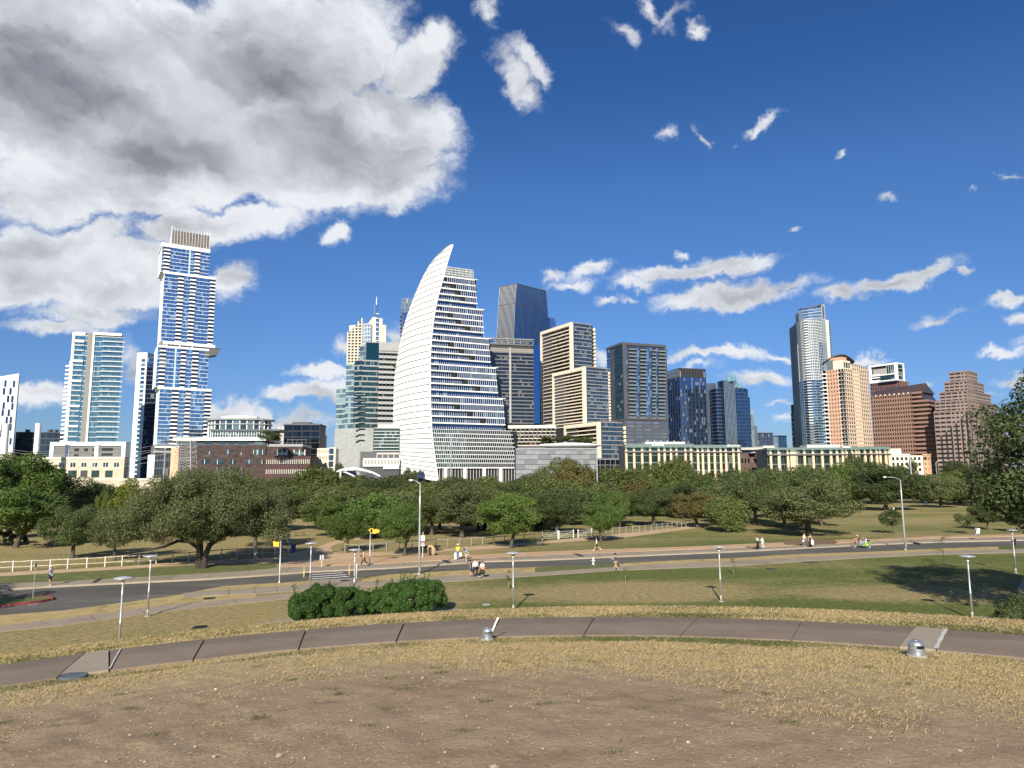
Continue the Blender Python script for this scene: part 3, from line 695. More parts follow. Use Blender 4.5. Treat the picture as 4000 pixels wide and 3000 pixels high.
g_mix = glass('patchwork_blue_glass', (0.02, 0.06, 0.14), (0.34, 0.60, 1.0), .60, (0.24, 0.40, 0.50), .28, var=.8)
g_brown = glass('bronze_glass', (0.014, 0.009, 0.008), (0.30, 0.22, 0.20), .14)
g_pale = glass('pale_reflective_glass', (0.10, 0.13, 0.13), (0.62, 0.72, 0.76), .35, (0.3, 0.36, 0.35), .2)
g_lib = glass('library_glass', (.02, .035, .045), (.22, .34, .40), .25, (.14, .2, .2), .15)
g_lit = glass('bright_glass', (0.16, 0.22, 0.28), (0.80, 0.92, 1.05), .6)
# ------------------------------------------------------------------ the skyline, left to right
TH = 30.0
# white tower with scattered slot windows
FR, FL, Z = corner(75, 1458, 700, 0)
FR = Face(FR.P, (-.84, -.54), (.54, -.84)); FR.u.normalize(); FR.n.normalize(); bd = Bld('office_tower', FR.P, 'white tower with scattered narrow windows, cut by the left edge')
sL = 40.0; m = MB(); m.prism([FR.pt(0, -.3, 0)[:2], FR.pt(sL, -.3, 0)[:2], FR.pt(sL, -24, 0)[:2], FR.pt(0, -24, 0)[:2]][::-1], 0, Z - 4); bd.put('wall', c_white, m)
m = MB(); m.add([FR.pt(0, -.3, Z - 4), FR.pt(sL, -.3, Z - 4), FR.pt(sL, -.3, Z - 10), FR.pt(0, -.3, Z)], [(0, 1, 2, 3)])
m = MB(); FR.box(m, 0, sL, -.28, 0, 0, Z - 4); m.add([FR.pt(0, 0, Z - 4), FR.pt(14, 0, Z - 4), FR.pt(0, 0, Z), FR.pt(0, -24, Z - 4), FR.pt(14, -24, Z - 4), FR.pt(0, -24, Z)], [(0, 1, 2), (3, 5, 4), (1, 4, 5, 2), (0, 2, 5, 3)])
bd.put('wall', c_white, m)
for i, (zx, zy) in enumerate([(30,1035),(81,1037),(22,1080),(60,1080),(46,1125),(71,1127),(20,1165),(71,1170),(14,1207),(50,1207),(38,1250),(62,1250),(12,1290),(60,1292),(5,1330),(34,1332),(60,1375),(8,1380),(40,1420)]):
    q, z_ = FR.sz(zx / 1.508, 800 + (zy + 38) / 1.508); m = MB(); FR.quad(m, q - .9, q + .9, z_, z_ + 6.6, .05); bd.put('window', g_navy, m, rnd=True)
bd.done()
# power plant smokestacks
for (px, py, w, Y, lab) in ((24,1655,25,520,'tall white smokestack nearest the left edge'),(151,1654,21,520,'tall white smokestack in front of the dark glass block'),
                        (266,1736,18,548,'short white smokestack rising before the left part of the parking podium'),(381,1736,19,548,'short white smokestack rising before the right part of the parking podium')):
    P = AT(px, py, Y); r_ = w / 2 / F_PX * Y; o = empty('smokestack', (P.x, P.y, 0), lab, 'chimney', 'white smokestacks of the old power plant')
    m = MB(); m.lathe([(r_ * 1.02, 0), (r_, 3), (r_ * .98, P.z), (r_ * .86, P.z), (r_ * .86, P.z - 2)], (P.x, P.y, 0), 20); m.build('shaft', c_white2, o, smooth=False)
    m = MB(); m.lathe([(r_ * 1.05, P.z - 1.2), (r_ * 1.05, P.z - .5), (r_ * 1.0, P.z - .45)], (P.x, P.y, 0), 20); m.build('rim', c_white2, o)
# dark glass block behind them
FR, FL, Z = corner(63, 1688, 720, 8); bd = Bld('office_block', FR.P, 'low dark glass block behind the two tall smokestacks'); sr = FR.S(255, 1690)
core(bd, FR, FL, sr, 25, 0, Z, c_dark); curtain(bd, FR, 0, sr, 4, Z, 8, 16, g_dark, (c_dark2, .5, .15), (c_dark, .3, .2, 2))
for a, b_ in ((.15, .2), (.6, .66), (.72, .78)): m = MB(); FR.box(m, sr * a, sr * b_, -8, -3, Z, Z + 3); bd.put('roof_unit', c_dark, m)
bd.done()
# parking podium in a white frame
FR, FL, Z = corner(199, 1727, 600, 2); bd = Bld('parking_podium', FR.P, 'white framed parking podium below the left residential tower'); sr = FR.S(494, 1727)
core(bd, FR, FL, sr, 8, 0, Z, c_white); m = MB(); FR.box(m, 1, sr - 1, -.3, .05, 0, Z - 1); bd.put('inner_wall', c_greyd, m); frame(bd, FR, 0, sr, 0, Z, 3.2, c_white2, -.3, 1.0, sides='LRT')
pm = mat('grey_louvre', (0.20, 0.20, 0.18), .6, var=.25, vscale=1.5)
for k in range(14):
    m = MB(); z0 = Z - 5.2 - k * 1.1; FR.box(m, 3.2, sr - 3.2, 0, .35, z0, z0 + .62); bd.put('louvre', pm, m)
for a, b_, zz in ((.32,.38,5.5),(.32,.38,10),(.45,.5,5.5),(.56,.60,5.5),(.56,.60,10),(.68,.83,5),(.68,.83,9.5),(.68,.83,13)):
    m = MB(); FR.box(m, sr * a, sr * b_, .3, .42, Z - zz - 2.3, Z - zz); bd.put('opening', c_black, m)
bd.done()
# left residential tower
FR, FL, Z = corner(285, 1297, 640, 18); FL = Face(FR.P, (-.56, .83), (-.83, -.56)); FL.u.normalize(); bd = Bld('apartment_tower', FR.P, 'teal glass apartment tower in white frames with a grey centre strip, left of the tallest'); S = lambda x: FR.S(x, 1300)
sr = S(484); zb = FR.Z(380, 1728); nf = 21
core(bd, FR, FL, sr, 26, 0, Z - .4, c_greyd); m = MB(); FR.box(m, S(345), S(366), -.3, .9, zb - 8, FR.Z(355, 1305)); bd.put('core_wall', mat('grey_fibre_panel', (.22, .22, .20), .8), m)
curtain(bd, FR, 1.6, S(345), zb, Z - 3, nf, 5, g_teal, (c_white, .45, .3), None); curtain(bd, FR, S(371), sr - .5, zb, Z - 3, nf, 12, g_teal, (c_white, .35, .5), (mat('teal_frame', (.12, .2, .22), .5), .15, .12, 1))
frame(bd, FR, 0, S(345), zb - 4, Z, 2.2, c_white2, sides='LT', wt_=2.4); frame(bd, FR, S(366), sr, zb - 4, Z + .8, 1.5, c_white2, sides='LT', wt_=2.4, d1=1.2)
fh = (Z - 3 - zb) / nf
balconies(bd, FR, S(405), sr + 1.8, zb, Z - 3, nf, 2.2, c_white, mat('balcony_glass', (.30, .38, .40), .2), .35, 1.0)
balconies(bd, FR, S(291), S(334), zb, Z - 3, nf, 1.5, c_white, MATS['balcony_glass'], .3, 1.0)
for k in (0, 4, 8, 13, 17): m = MB(); FR.box(m, S(288), S(334), 1.2, 2.0, Z - 9.5 - (Z - zb) * k / 22, Z - 7.6 - (Z - zb) * k / 22); bd.put('balcony_wall', c_white2, m)
m = MB(); x0 = FR.P - Vector((4.2, -5)); m.prism([(x0.x, x0.y), (x0.x + 4.2, x0.y), (x0.x + 4.2, x0.y + 18), (x0.x, x0.y + 18)], zb - 3, Z - 26); bd.put('side_wing', c_white, m)
for k in range(19):
    m = MB(); zz = zb + k * (Z - 28 - zb) / 19; m.box(x0.x - 2.2, x0.x + 4, x0.y - 1.8, x0.y + 17, zz, zz + 1.6); bd.put('side_balcony', c_white2, m)
bd.done()
# cream limestone power plant hall, and its low wing
FR, FL, Z = corner(166, 1787, 545, 1.5); bd = Bld('power_plant', FR.P, 'cream limestone power plant hall with a row of square windows, lower left'); sr = FR.S(487, 1787)
core(bd, FR, FL, sr, 6, 0, Z, c_sand, 0, name='wall')
m = MB(); FR.box(m, -.2, sr + .2, -.4, .35, Z - 1.4, Z + .3); bd.put('cornice', c_creamw, m)
for zx in (362,429,494,558,622,686): 
    q, z_ = FR.sz(zx / 1.508, 800 + 1545 / 1.508); m = MB(); FR.box(m, q - 2.2, q + 2.2, .0, .12, z_ - .3, z_ + 3.9); bd.put('window_frame', c_white2, m)
    for e in (-1.05, 1.05): m = MB(); FR.box(m, q + e - .9, q + e + .9, .1, .16, z_, z_ + 3.6); bd.put('window_pane', g_dark, m, rnd=True)
for zx, w in ((425,3.2),(493,2.6),(560,3.0),(640,2.8)):
    q, z_ = FR.sz(zx / 1.508, 800 + 1605 / 1.508); m = MB(); FR.box(m, q - w, q + w, .0, .14, z_, z_ + 5.2); bd.put('window', g_green if zx != 493 else c_dark, m, rnd=True)
bd.done()
FR, FL, Z = corner(200, 1872, 330, 1.5); bd = Bld('utility_building', FR.P, 'low cream utility building showing between the trees, lower left'); sr = FR.S(629, 1872)
core(bd, FR, FL, sr, 5, 0, Z, c_sand, 0, name='wall'); m = MB(); FR.box(m, -.1, sr + .1, -.3, .25, Z - .8, Z + .2); bd.put('cornice', c_creamw, m)
q, z_ = FR.sz(605, 1926); m = MB(); FR.box(m, q - .85, q + .85, 0, .08, z_, z_ + 3.4); bd.put('louvre_window', c_dark, m)
for k in range(6): m = MB(); FR.box(m, q - .8, q + .8, .06, .2, z_ + .2 + k * .55, z_ + .35 + k * .55); bd.put('louvre', c_sand, m)
bd.done()
# slim tower, white front and dark glass flank
FR, FL, Z = corner(577, 1377, 760, 12); bd = Bld('apartment_tower', FR.P, 'slim tower with a white windowed front and black glass flank, left of the tallest')
FW = Face(FR.P, (-1, .12), (-.12, -1)); FW.u.normalize(); FW.n.normalize(); w = FW.S(537, 1377); Z2 = FR.Z(580, 1397)
m = MB(); P0, P1, P2, P3 = FW.pt(0, -.4, 0), FW.pt(w, -.4, 0), FW.pt(w + 4, -22, 0), FW.pt(0, -22, 0); m.prism([p[:2] for p in (P0, P3, P2, P1)], 0, Z); bd.put('wall', c_white, m)
nf = 27; zb = 8; zt = FW.Z(555, 1402); fh = (zt - zb) / nf; m = MB()
FW.box(m, 0, w * .16, -.4, .25, 0, Z); FW.box(m, w * .55, w, -.4, .25, 0, Z); FW.box(m, w * .16, w * .55, -.4, .24, zt, Z)
for i in range(nf): FW.box(m, w * .16, w * .55, -.4, .2, zb + i * fh, zb + i * fh + fh * .28)
bd.put('wall', c_white, m)
for i in range(nf): m = MB(); FW.quad(m, w * .16, w * .55, zb + (i + .28) * fh, zb + (i + 1) * fh, .0); bd.put('window', g_teal if i % 3 else g_navy, m, rnd=True)
for i in range(nf): m = MB(); FW.box(m, w * .62, w, .2, .3, zb + i * fh, zb + i * fh + .12); bd.put('joint', c_grey, m)
sr = FR.S(625, 1400); m = MB(); FR.box(m, 0, sr, -20, -.3, 0, Z2); bd.put('core', c_dark, m); curtain(bd, FR, 0, sr, 6, Z2, 27, 7, g_navy, (c_dark2, .5, .2), None)
bd.done()
# the tallest: four shifted boxes
FR, FL, Z = corner(637, 957, 590, 31); bd = Bld('residential_skyscraper', FR.P, 'tallest tower, pale blue glass and white bands, built of shifted stacked boxes')
S = lambda zx, zy=600: FR.S(zx / 1.508, 800 + zy / 1.508); ZZ = lambda zx, zy: FR.Z(zx / 1.508, 800 + zy / 1.508)
def jblock(zl, zr, ztop, zbot, nf, dl, bal, zxm, off=0.0, dep=27, brace=()):
    s0, s1 = S(zl, ztop), S(zr, ztop); z1, z0 = ZZ(zxm, ztop), ZZ(zxm, zbot); F = FR; fh = (z1 - z0) / nf
    m = MB(); P = F.P; q = [P + F.u * a + FL.u * b for a, b in ((s0 + .4, .4), (s1 - .4, .4), (s1 - .4, dep), (s0 + .4, dep))]; m.prism([(p.x, p.y) for p in q], z0 - .01, z1); bd.put('core', c_white, m)
    n = max(6, int((s1 - s0) / 1.5)); curtain(bd, F, s0, s1, z0, z1, nf, n, g_sky, (c_white2, .36, .3), None, jit=.02)
    for j in range(0, n + 1, 2): m = MB(); ss = s0 + j * (s1 - s0) / n; F.box(m, ss - .03, ss + .03, 0, .1, z0, z1); bd.put('mullion', c_steel, m)
    G2 = FL.off(0, 0); G2 = Face(F.P + F.u * s0, FL.u, FL.n); curtain(bd, G2, 0, dep, z0, z1, nf, 9, g_pale if dl else g_sky, (c_white2, .6, .3), (c_white2, .2, .3, 1), jit=.02)
    for (a, b) in bal:
        sa, sb = S(a, (ztop + zbot) / 2), S(b, (ztop + zbot) / 2)
        for i in range(nf):
            zz = z0 + i * fh; m = MB(); F.box(m, sa, sb, .1, .85, zz - .15, zz + 1.15); bd.put('balcony', c_white2, m)
            m = MB(); F.quad(m, sa, sb, zz + 1.15, zz + fh - .25, .34); bd.put('balcony_door', g_dark, m, rnd=True)
    for br in brace:
        sa = S(br, (ztop + zbot) / 2); m = MB(); F.box(m, sa - .55, sa + .55, .1, .42, z0, z1); bd.put('pale_strip', mat('mint_panel', (.50, .66, .64), .4), m)
    return s0, s1, z0, z1
jblock(955, 1237, 262, 408, 7, 1, ((963, 1000), (1146, 1178)), 1080, brace=(1117,))
jblock(968, 1266, 418, 812, 18, 1, ((1040, 1075), (1112, 1146), (1231, 1262)), 1080)
jblock(928, 1232, 848, 1078, 10, 1, ((937, 973), (1062, 1092), (1130, 1166)), 1060, brace=(1030,))
jblock(940, 1244, 1092, 1412, 14, 1, ((1005, 1045), (1086, 1116), (1201, 1238)), 1080)
for (zl, zr, zt, zb_) in ((950, 1240, 240, 262), (960, 1268, 404, 418), (960, 1268, 812, 828), (928, 1232, 838, 848), (928, 1246, 1078, 1092)):
    m = MB(); FR.box(m, S(zl, zt), S(zr, zt), -27, .5, ZZ(1080, zb_), ZZ(1080, zt)); bd.put('white_slab', c_white2, m)
m = MB(); FR.box(m, S(985, 840), S(1225, 840), -24, -2, ZZ(1080, 850), ZZ(1080, 826)); bd.put('recessed_floor', g_dark, m)
for zx in (980, 1058, 1132, 1212): m = MB(); FR.box(m, S(zx, 840) - .5, S(zx, 840) + .5, -.9, .1, ZZ(1080, 850), ZZ(1080, 826)); bd.put('column', c_white, m)
m = MB(); q0, q1 = S(1232, 860), S(1300, 860); z0, z1 = ZZ(1240, 895), ZZ(1240, 842)
m.add([FR.pt(q0 - 4, .2, z0 - 1), FR.pt(q1 - 2.5, .2, z0 + 2.2), FR.pt(q1, .2, z1), FR.pt(q0 - 4, .2, z1), FR.pt(q0 - 4, -12, z0 - 1), FR.pt(q1 - 2.5, -12, z0 + 2.2), FR.pt(q1, -12, z1), FR.pt(q0 - 4, -12, z1)], [(0,1,2,3),(4,7,6,5),(0,4,5,1),(3,2,6,7),(1,5,6,2),(0,3,7,4)]); bd.put('pool_deck_pod', g_dark, m)
m = MB(); FR.box(m, q0, q1 + .2, -12.2, .4, z1 - .5, z1); bd.put('pod_rim', c_dark2, m)
# crown: brown mesh screen, white fins, white end wall
z0, z1 = ZZ(1100, 258), ZZ(1100, 158); s0, s1 = S(1008, 240), S(1234, 240)
m = MB(); FR.box(m, s0, s1 - .3, -14, -.1, z0, z1 - .5); bd.put('crown_screen', mat('bronze_mesh', (.16, .135, .115), .6, var=.3, vscale=.4), m)
for k in range(14): m = MB(); q = s0 + (s1 - s0) * k / 13; FR.box(m, q - .13, q + .13, 0, .45, z0, z1 + 2.0); bd.put('crown_fin', c_white2, m)
for k in range(1, 5): m = MB(); zz = z0 + (z1 - z0) * k / 5; FR.box(m, s0, s1, -.05, .1, zz - .1, zz + .1); bd.put('crown_rail', c_grey, m)
GS = Face(FR.P + FR.u * s0, FL.u, FL.n); m = MB()
m.add([GS.pt(0, .2, z0), GS.pt(17, .2, z0), GS.pt(17, .2, z0 + 6), GS.pt(0, .2, z1 + 2.6), GS.pt(0, -.6, z0), GS.pt(17, -.6, z0), GS.pt(17, -.6, z0 + 6), GS.pt(0, -.6, z1 + 2.6)], [(0,1,2,3),(4,7,6,5),(3,2,6,7),(0,3,7,4),(1,5,6,2)]); bd.put('crown_wall', c_white2, m)
m = MB(); q0, q1 = S(905, 1420), S(1010, 1420); FR.box(m, q0, q1 + 16, -26, -1, 0, ZZ(960, 1420)); bd.put('base', c_greyd, m)
m = MB(); FR.box(m, S(925, 1440), S(1008, 1440) , -.9, .3, 0, ZZ(960, 1445)); bd.put('lobby_glass', g_dark, m)
m = MB(); FR.box(m, S(912, 1425), S(1012, 1425) + 8, -1, 1.2, ZZ(960, 1432), ZZ(960, 1420)); bd.put('white_slab', c_white, m)
bd.done()
# white walled podium beside it
FR, FL, Z = corner(607, 1768, 500, 4); bd = Bld('podium_building', FR.P, 'dark glass podium with a white end wall, left of the brown brick library'); sr = FR.S(672, 1768)
core(bd, FR, FL, sr, 20, 0, Z, c_dark); curtain(bd, FR, 0, sr, 0, Z, 5, 6, g_dark, (c_greyd, .5, .3), (c_dark2, .3, .3)); FW = Face(FR.P, (-1, .3), (-.3, -1)); FW.u.normalize(); FW.n.normalize()
w = FW.S(578, 1780); m = MB(); FW.box(m, 0, w, -.5, 0, 0, Z - 1.5); bd.put('end_wall', c_white, m)
m = MB(); FR.box(m, -1, sr, 0, 1.2, Z, Z + 1); bd.put('roof_edge', c_grey, m); bd.done()

# brown brick library
FR, FL, Z = corner(702, 1716, 430, 4); bd = Bld('library', FR.P, 'dark brown brick library with a white flat roof edge and rooftop terrace')
S = lambda zx, zy=1400: FR.S(600 + zx / 3.16, 1640 + zy / 3.16); ZZ = lambda zx, zy: FR.Z(600 + zx / 3.16, 1640 + zy / 3.16)
sr = S(1390, 250); Zt = ZZ(800, 262)
core(bd, FR, FL, sr, 35, 0, Zt, c_brick, 0, name='wall')
m = MB(); FR.box(m, S(255, 235), sr + .4, -36, 2.2, ZZ(800, 258), ZZ(800, 222)); bd.put('roof', c_white2, m)
m = MB(); FR.box(m, S(125, 265), S(255, 235), -20, 1.0, ZZ(200, 262), ZZ(200, 248)); bd.put('roof', c_greyd, m)
m = MB(); FR.box(m, 0.4, sr - .3, 0, .25, ZZ(800, 320), ZZ(800, 262)); bd.put('attic_band', c_dark, m)
for a, b_ in ((575,680),(768,832),(878,946),(990,1128),(1202,1305)): m = MB(); FR.box(m, S(a), S(b_), .2, .34, ZZ(a, 300), ZZ(a, 264)); bd.put('window', g_lib, m, rnd=True)
for zx, zy, w, h in ((610,428,68,36),(845,430,60,64),(1025,430,28,34),(1180,432,30,62),(1222,432,40,62),(1282,432,52,62),(545,545,92,54),(690,548,130,58),(905,545,75,54),(1105,545,85,54),(1280,545,50,52),(925,655,120,46),(760,665,28,55)):
    m = MB(); FR.box(m, S(zx), S(zx + w), .02, .16, ZZ(zx, zy), ZZ(zx, zy - h)); bd.put('window', g_lib if zy < 600 else g_dark, m, rnd=True)
    m = MB(); FR.box(m, S(zx + w * .42), S(zx + w * .42) + .25, .1, .4, ZZ(zx, zy), ZZ(zx, zy - h)); bd.put('window_mullion', c_white, m)
for k in range(10):
    for zx in (560, 760, 960, 1150): m = MB(); q = S(zx + 37 * (k % 5)); zz = ZZ(zx, 330 + 62 * (k // 2)); FR.box(m, q, q + 3.5 + (k % 3), .01, .05, zz, zz + .9); bd.put('brick_panel', mat('lighter_brick', (.085, .06, .05), .8) if k % 2 else mat('red_brick', (.07, .028, .025), .8), m)
m = MB(); q = S(1395, 350); q2 = S(1835, 350); FR.box(m, q, q2, -25, -.4, 0, ZZ(1600, 330)); bd.put('east_wing', c_brick, m)
m = MB(); FR.box(m, q, q2 + .3, -25, -.1, ZZ(1600, 330), ZZ(1600, 300)); bd.put('terrace_edge', c_grey, m)
for a, b_ in ((1490,1610),(1700,1835)): 
    m = MB(); FR.box(m, S(a), S(b_), -.4, -.2, ZZ(1600, 434), ZZ(1600, 396)); bd.put('window', g_lib, m, rnd=True)
    for k in range(3): m = MB(); w0 = S(a) + (S(b_) - S(a)) * k / 2; FR.box(m, w0 - .2, w0 + .2, -.3, .2, ZZ(1600, 440), ZZ(1600, 368)); bd.put('window_mullion', c_white, m)
q3 = S(1950, 470); m = MB(); FR.box(m, q, q3, -22, 2.6, 0, ZZ(1600, 450)); bd.put('lower_wing', c_brick2, m)
for zt, zb_ in ((490, 545), (612, 668)):
    m = MB(); FR.box(m, q + 1, q3 - .6, 2.62, 2.7, ZZ(1600, zb_), ZZ(1600, zt)); bd.put('ribbon_window', g_dark, m, rnd=True)
    for k in range(24): m = MB(); w0 = q + 1.2 + (q3 - q - 2) * k / 23; FR.box(m, w0 - .16, w0 + .16, 2.6, 3.1, ZZ(1600, zb_), ZZ(1600, zt)); bd.put('sun_fin', c_cream, m)
for k in range(12): m = MB(); w0 = q + (q2 - q) * k / 11; FR.box(m, w0 - .06, w0 + .06, -.5, -.4, ZZ(1600, 300), ZZ(1600, 285)); bd.put('terrace_post', c_grey, m)
m = MB(); FR.box(m, S(1590), S(1840), -12, -3, ZZ(1600, 245), ZZ(1600, 238)); bd.put('pergola', c_dark2, m)
for k in range(5): m = MB(); w0 = S(1600 + 58 * k); FR.box(m, w0 - .12, w0 + .12, -3.4, -3.1, ZZ(1600, 300), ZZ(1600, 240)); bd.put('pergola_post', c_dark2, m)
for zx in (762, 838, 912, 988, 1062): m = MB(); m.tube([FR.pt(S(zx + 14), 2.5, ZZ(zx, 690)), FR.pt(S(zx), 2.9, ZZ(zx, 582))], .18, 6); bd.put('light_mast', c_steel, m)
m = MB(); FR.box(m, S(655, 210), S(1400, 210), -30, -7, ZZ(900, 222), ZZ(900, 112)); bd.put('upper_floor', c_greyd, m)
curtain(bd, FR.off(0, -6.9), S(680, 200), S(1330, 200), ZZ(900, 205), ZZ(900, 130), 2, 20, g_green, (c_steel, .2, .2), (c_white, .22, .3))
m = MB(); FR.box(m, S(655, 210), S(1535, 210), -31, -5.5, ZZ(900, 128), ZZ(900, 108)); bd.put('roof', c_dark2, m)
FO = Face(FR.P, (-1, .05), (-.05, -1)); m = MB(); FO.u.normalize(); FO.n.normalize(); w = FO.S(668, 1780); FO.box(m, 0, w, -.8, .3, 0, FO.Z(690, 1748)); bd.put('sunlit_wall', c_orange, m)
bd.done()
# round glass pavilion building behind it
P = AT(938, 1645, 560); bd = Bld('office_building', P, 'round cornered glass building with white columns behind the library roof')
rx = 24.0; nseg = 28; zt = P.z; zb = AT(938, 1682, 560).z
for i in range(nseg):
    a0, a1 = 2 * math.pi * i / nseg, 2 * math.pi * (i + 1) / nseg
    p0, p1 = (P.x + rx * math.cos(a0), P.y + 14 * math.sin(a0)), (P.x + rx * math.cos(a1), P.y + 14 * math.sin(a1)); m = MB(); m.add([(*p0, 0), (*p1, 0), (*p1, zt), (*p0, zt)], [(0, 1, 2, 3)])
    bd.put('window_bay', g_pale if i % 2 else g_green, m, rnd=True); m = MB(); m.tube([(p0[0] * 1, p0[1] - .4, 0), (p0[0], p0[1] - .4, zt)], .45, 6); bd.put('column', c_white2, m)
for zz, r2, th in ((zt, 1.13, .8), (zt - 3.6, 1.06, .7)): m = MB(); m.lathe([(rx * r2, 0), (rx * r2, th), (rx * (r2 - .18), th + .6)], (P.x, P.y, zz), 28, 1, .6); bd.put('roof', c_grey, m)
m = MB(); m.lathe([(rx * .62, 0), (rx * .62, 2.4), (rx * .6, 2.5)], (P.x, P.y, zt + 1), 20, 1, .6); bd.put('roof_cap', c_white, m); bd.done()
# black glass cube
FR, FL, Z = corner(1111, 1650, 520, 4); bd = Bld('office_cube', FR.P, 'black glass office cube with a pale end wall right of the library'); sr = FR.S(1250, 1652); FW = Face(FR.P, (-1, .55), (-.55, -1)); FW.u.normalize(); FW.n.normalize()
core(bd, FR, FL, sr, 25, 0, Z - 2, c_dark); w = FW.S(1083, 1657); m = MB(); FW.box(m, 0, w, -.5, 0, 0, Z - 3); bd.put('end_wall', mat('pale_stone', (.47, .44, .38), .8, var=.15, vscale=.3), m)
curtain(bd, FR, 0, sr, 0, Z - 2, 11, 16, glass('black_glass', (.006, .009, .014), (.12, .18, .26), .16), (c_dark, .35, .15), (c_dark, .2, .15, 4))
m = MB(); FR.box(m, -.4, sr + .4, -24, .9, Z - 2, Z - 1); bd.put('roof_frame', c_dark2, m); m = MB(); FR.box(m, 5, sr - 8, -18, -3, Z - 1, Z + .5); bd.put('penthouse', c_dark, m); bd.done()
FR, FL, Z = corner(1249, 1700, 900, 0); bd = Bld('apartment_block', FR.P, 'far thin white block beside the black glass cube'); sr = FR.S(1258, 1700); core(bd, FR, FL, sr + 3, 12, 0, Z, c_white, 0, name='wall')
punched(bd, FR, 0, sr, 20, Z, 14, 2, c_white, g_dark, .4, .5, .2); bd.done()
# small cream block
FR, FL, Z = corner(1286, 1750, 470, 6); bd = Bld('apartment_block', FR.P, 'small cream apartment block left of the grey parking screen'); FW = Face(FR.P, (-1, .6), (-.6, -1)); FW.u.normalize(); FW.n.normalize(); w = FW.S(1239, 1757); sr = FR.S(1312, 1750)
m = MB(); m.prism([FR.pt(0, -.4, 0)[:2], FR.pt(sr, -.4, 0)[:2], FR.pt(sr, -15, 0)[:2], FW.pt(w, -.4, 0)[:2]], 0, Z - .2); bd.put('core', c_cream, m)
punched(bd, FW, 0, w, 3, Z, 6, 8, c_cream, g_dark, .42, .45, .35); curtain(bd, FR, 0, sr, 3, Z, 6, 4, g_navy, (c_cream, .6, .4), None); m = MB(); FR.box(m, sr - 1.2, sr, 0, .6, 0, Z); bd.put('corner_strip', c_cream, m); bd.done()

# spired residential tower
FR, FL, Z = corner(1437, 1262, 760, 20); bd = Bld('residential_tower', FR.P, 'cream residential tower topped by a thin glass mast and spire')
Zq = lambda zx, zy: FR.Z(800 + zx / 1.8437, 1000 + zy / 1.8437); Sq = lambda zx, zy=550: FR.S(800 + zx / 1.8437, 1000 + zy / 1.8437)
FW = Face(FR.P, (-.93, .36), (-.36, -.93)); FW.u.normalize(); FW.n.normalize(); Wq = lambda zx, zy=550: FW.S(800 + zx / 1.8437, 1000 + zy / 1.8437)
w0, w1 = Wq(1198), Wq(1038); zL = FW.Z(1363, 1297); zb = 60
sr = Sq(1305); m = MB(); m.prism([FW.pt(0, -.3, 0)[:2], FR.pt(sr, -.3, 0)[:2], FR.pt(sr, -18, 0)[:2], FW.pt(w1, -15, 0)[:2], FW.pt(w1, -.3, 0)[:2]], 0, Zq(1200, 490)); bd.put('core', c_creamw, m)
fin = 9; ww = (w1 - w0) * .62; a0 = w1 - ww
for k in range(5):
    q = a0 + ww * k / 4; m = MB(); FW.box(m, q - .55, q + .55, 0, 2.2, zb, zL + (1 - k / 4) * 14); bd.put('wall_fin', c_creamw, m)
for k in range(4):
    q = a0 + ww * (k + .5) / 4; zz = zL + (1 - (k + .5) / 4) * 12
    for i in range(22): m = MB(); FW.box(m, q - ww / 8, q + ww / 8, .02, 1.7, zz - 4 - i * 3.3, zz - 3 - i * 3.3); bd.put('balcony', c_creamw, m); m = MB(); FW.quad(m, q - ww / 8, q + ww / 8, zz - 3 - i * 3.3, zz - .8 - i * 3.3, .05); bd.put('window', g_navy, m, rnd=True)
curtain(bd, FW, w0, a0, zb, Zq(1180, 488), 26, 5, g_lit, (c_white, .5, .3), (c_white, .3, .3)); 
m = MB(); zt = Zq(1240, 442); zl = Zq(1178, 482); q0, q1, q2 = Sq(1178), Sq(1206), Sq(1278)
m.add([FR.pt(q0, .3, zb), FR.pt(q2, .3, zb), FR.pt(q2, .3, zt - 1), FR.pt(q1, .3, zt), FR.pt(q0, .3, zl), FR.pt(q0, -3, zb), FR.pt(q2, -3, zb), FR.pt(q2, -3, zt - 1), FR.pt(q1, -3, zt), FR.pt(q0, -3, zl)], [(0,1,2,3,4),(5,9,8,7,6),(1,6,7,2),(2,7,8,3),(3,8,9,4),(4,9,5,0)]); bd.put('slab_wall', c_creamw, m)
m = MB(); FR.box(m, Sq(1229), Sq(1248), -2, 1.6, zb, Zq(1240, 415)); bd.put('glass_shaft', g_lit, m); m = MB(); FR.box(m, Sq(1224, 380), Sq(1250, 380), -3, 1.2, Zq(1240, 425), Zq(1240, 352)); bd.put('glass_mast', g_lit, m)
for k in range(20): m = MB(); zz = Zq(1240, 420) - k * 5; FR.box(m, Sq(1229) - .1, Sq(1248) + .1, 1.55, 1.75, zz, zz + .8); bd.put('shaft_band', c_white, m)
m = MB(); m.tube([FR.pt(Sq(1237, 350), -.5, Zq(1237, 354)), FR.pt(Sq(1237, 350), -.5, Zq(1237, 292))], [.7, .25], 8); bd.put('spire', c_white2, m)
curtain(bd, FR.off(0, -1.5), Sq(1278), sr, zb, Zq(1290, 497), 22, 3, g_sky, (c_white, .3, .2), (c_white, .3, .2)); bd.done()

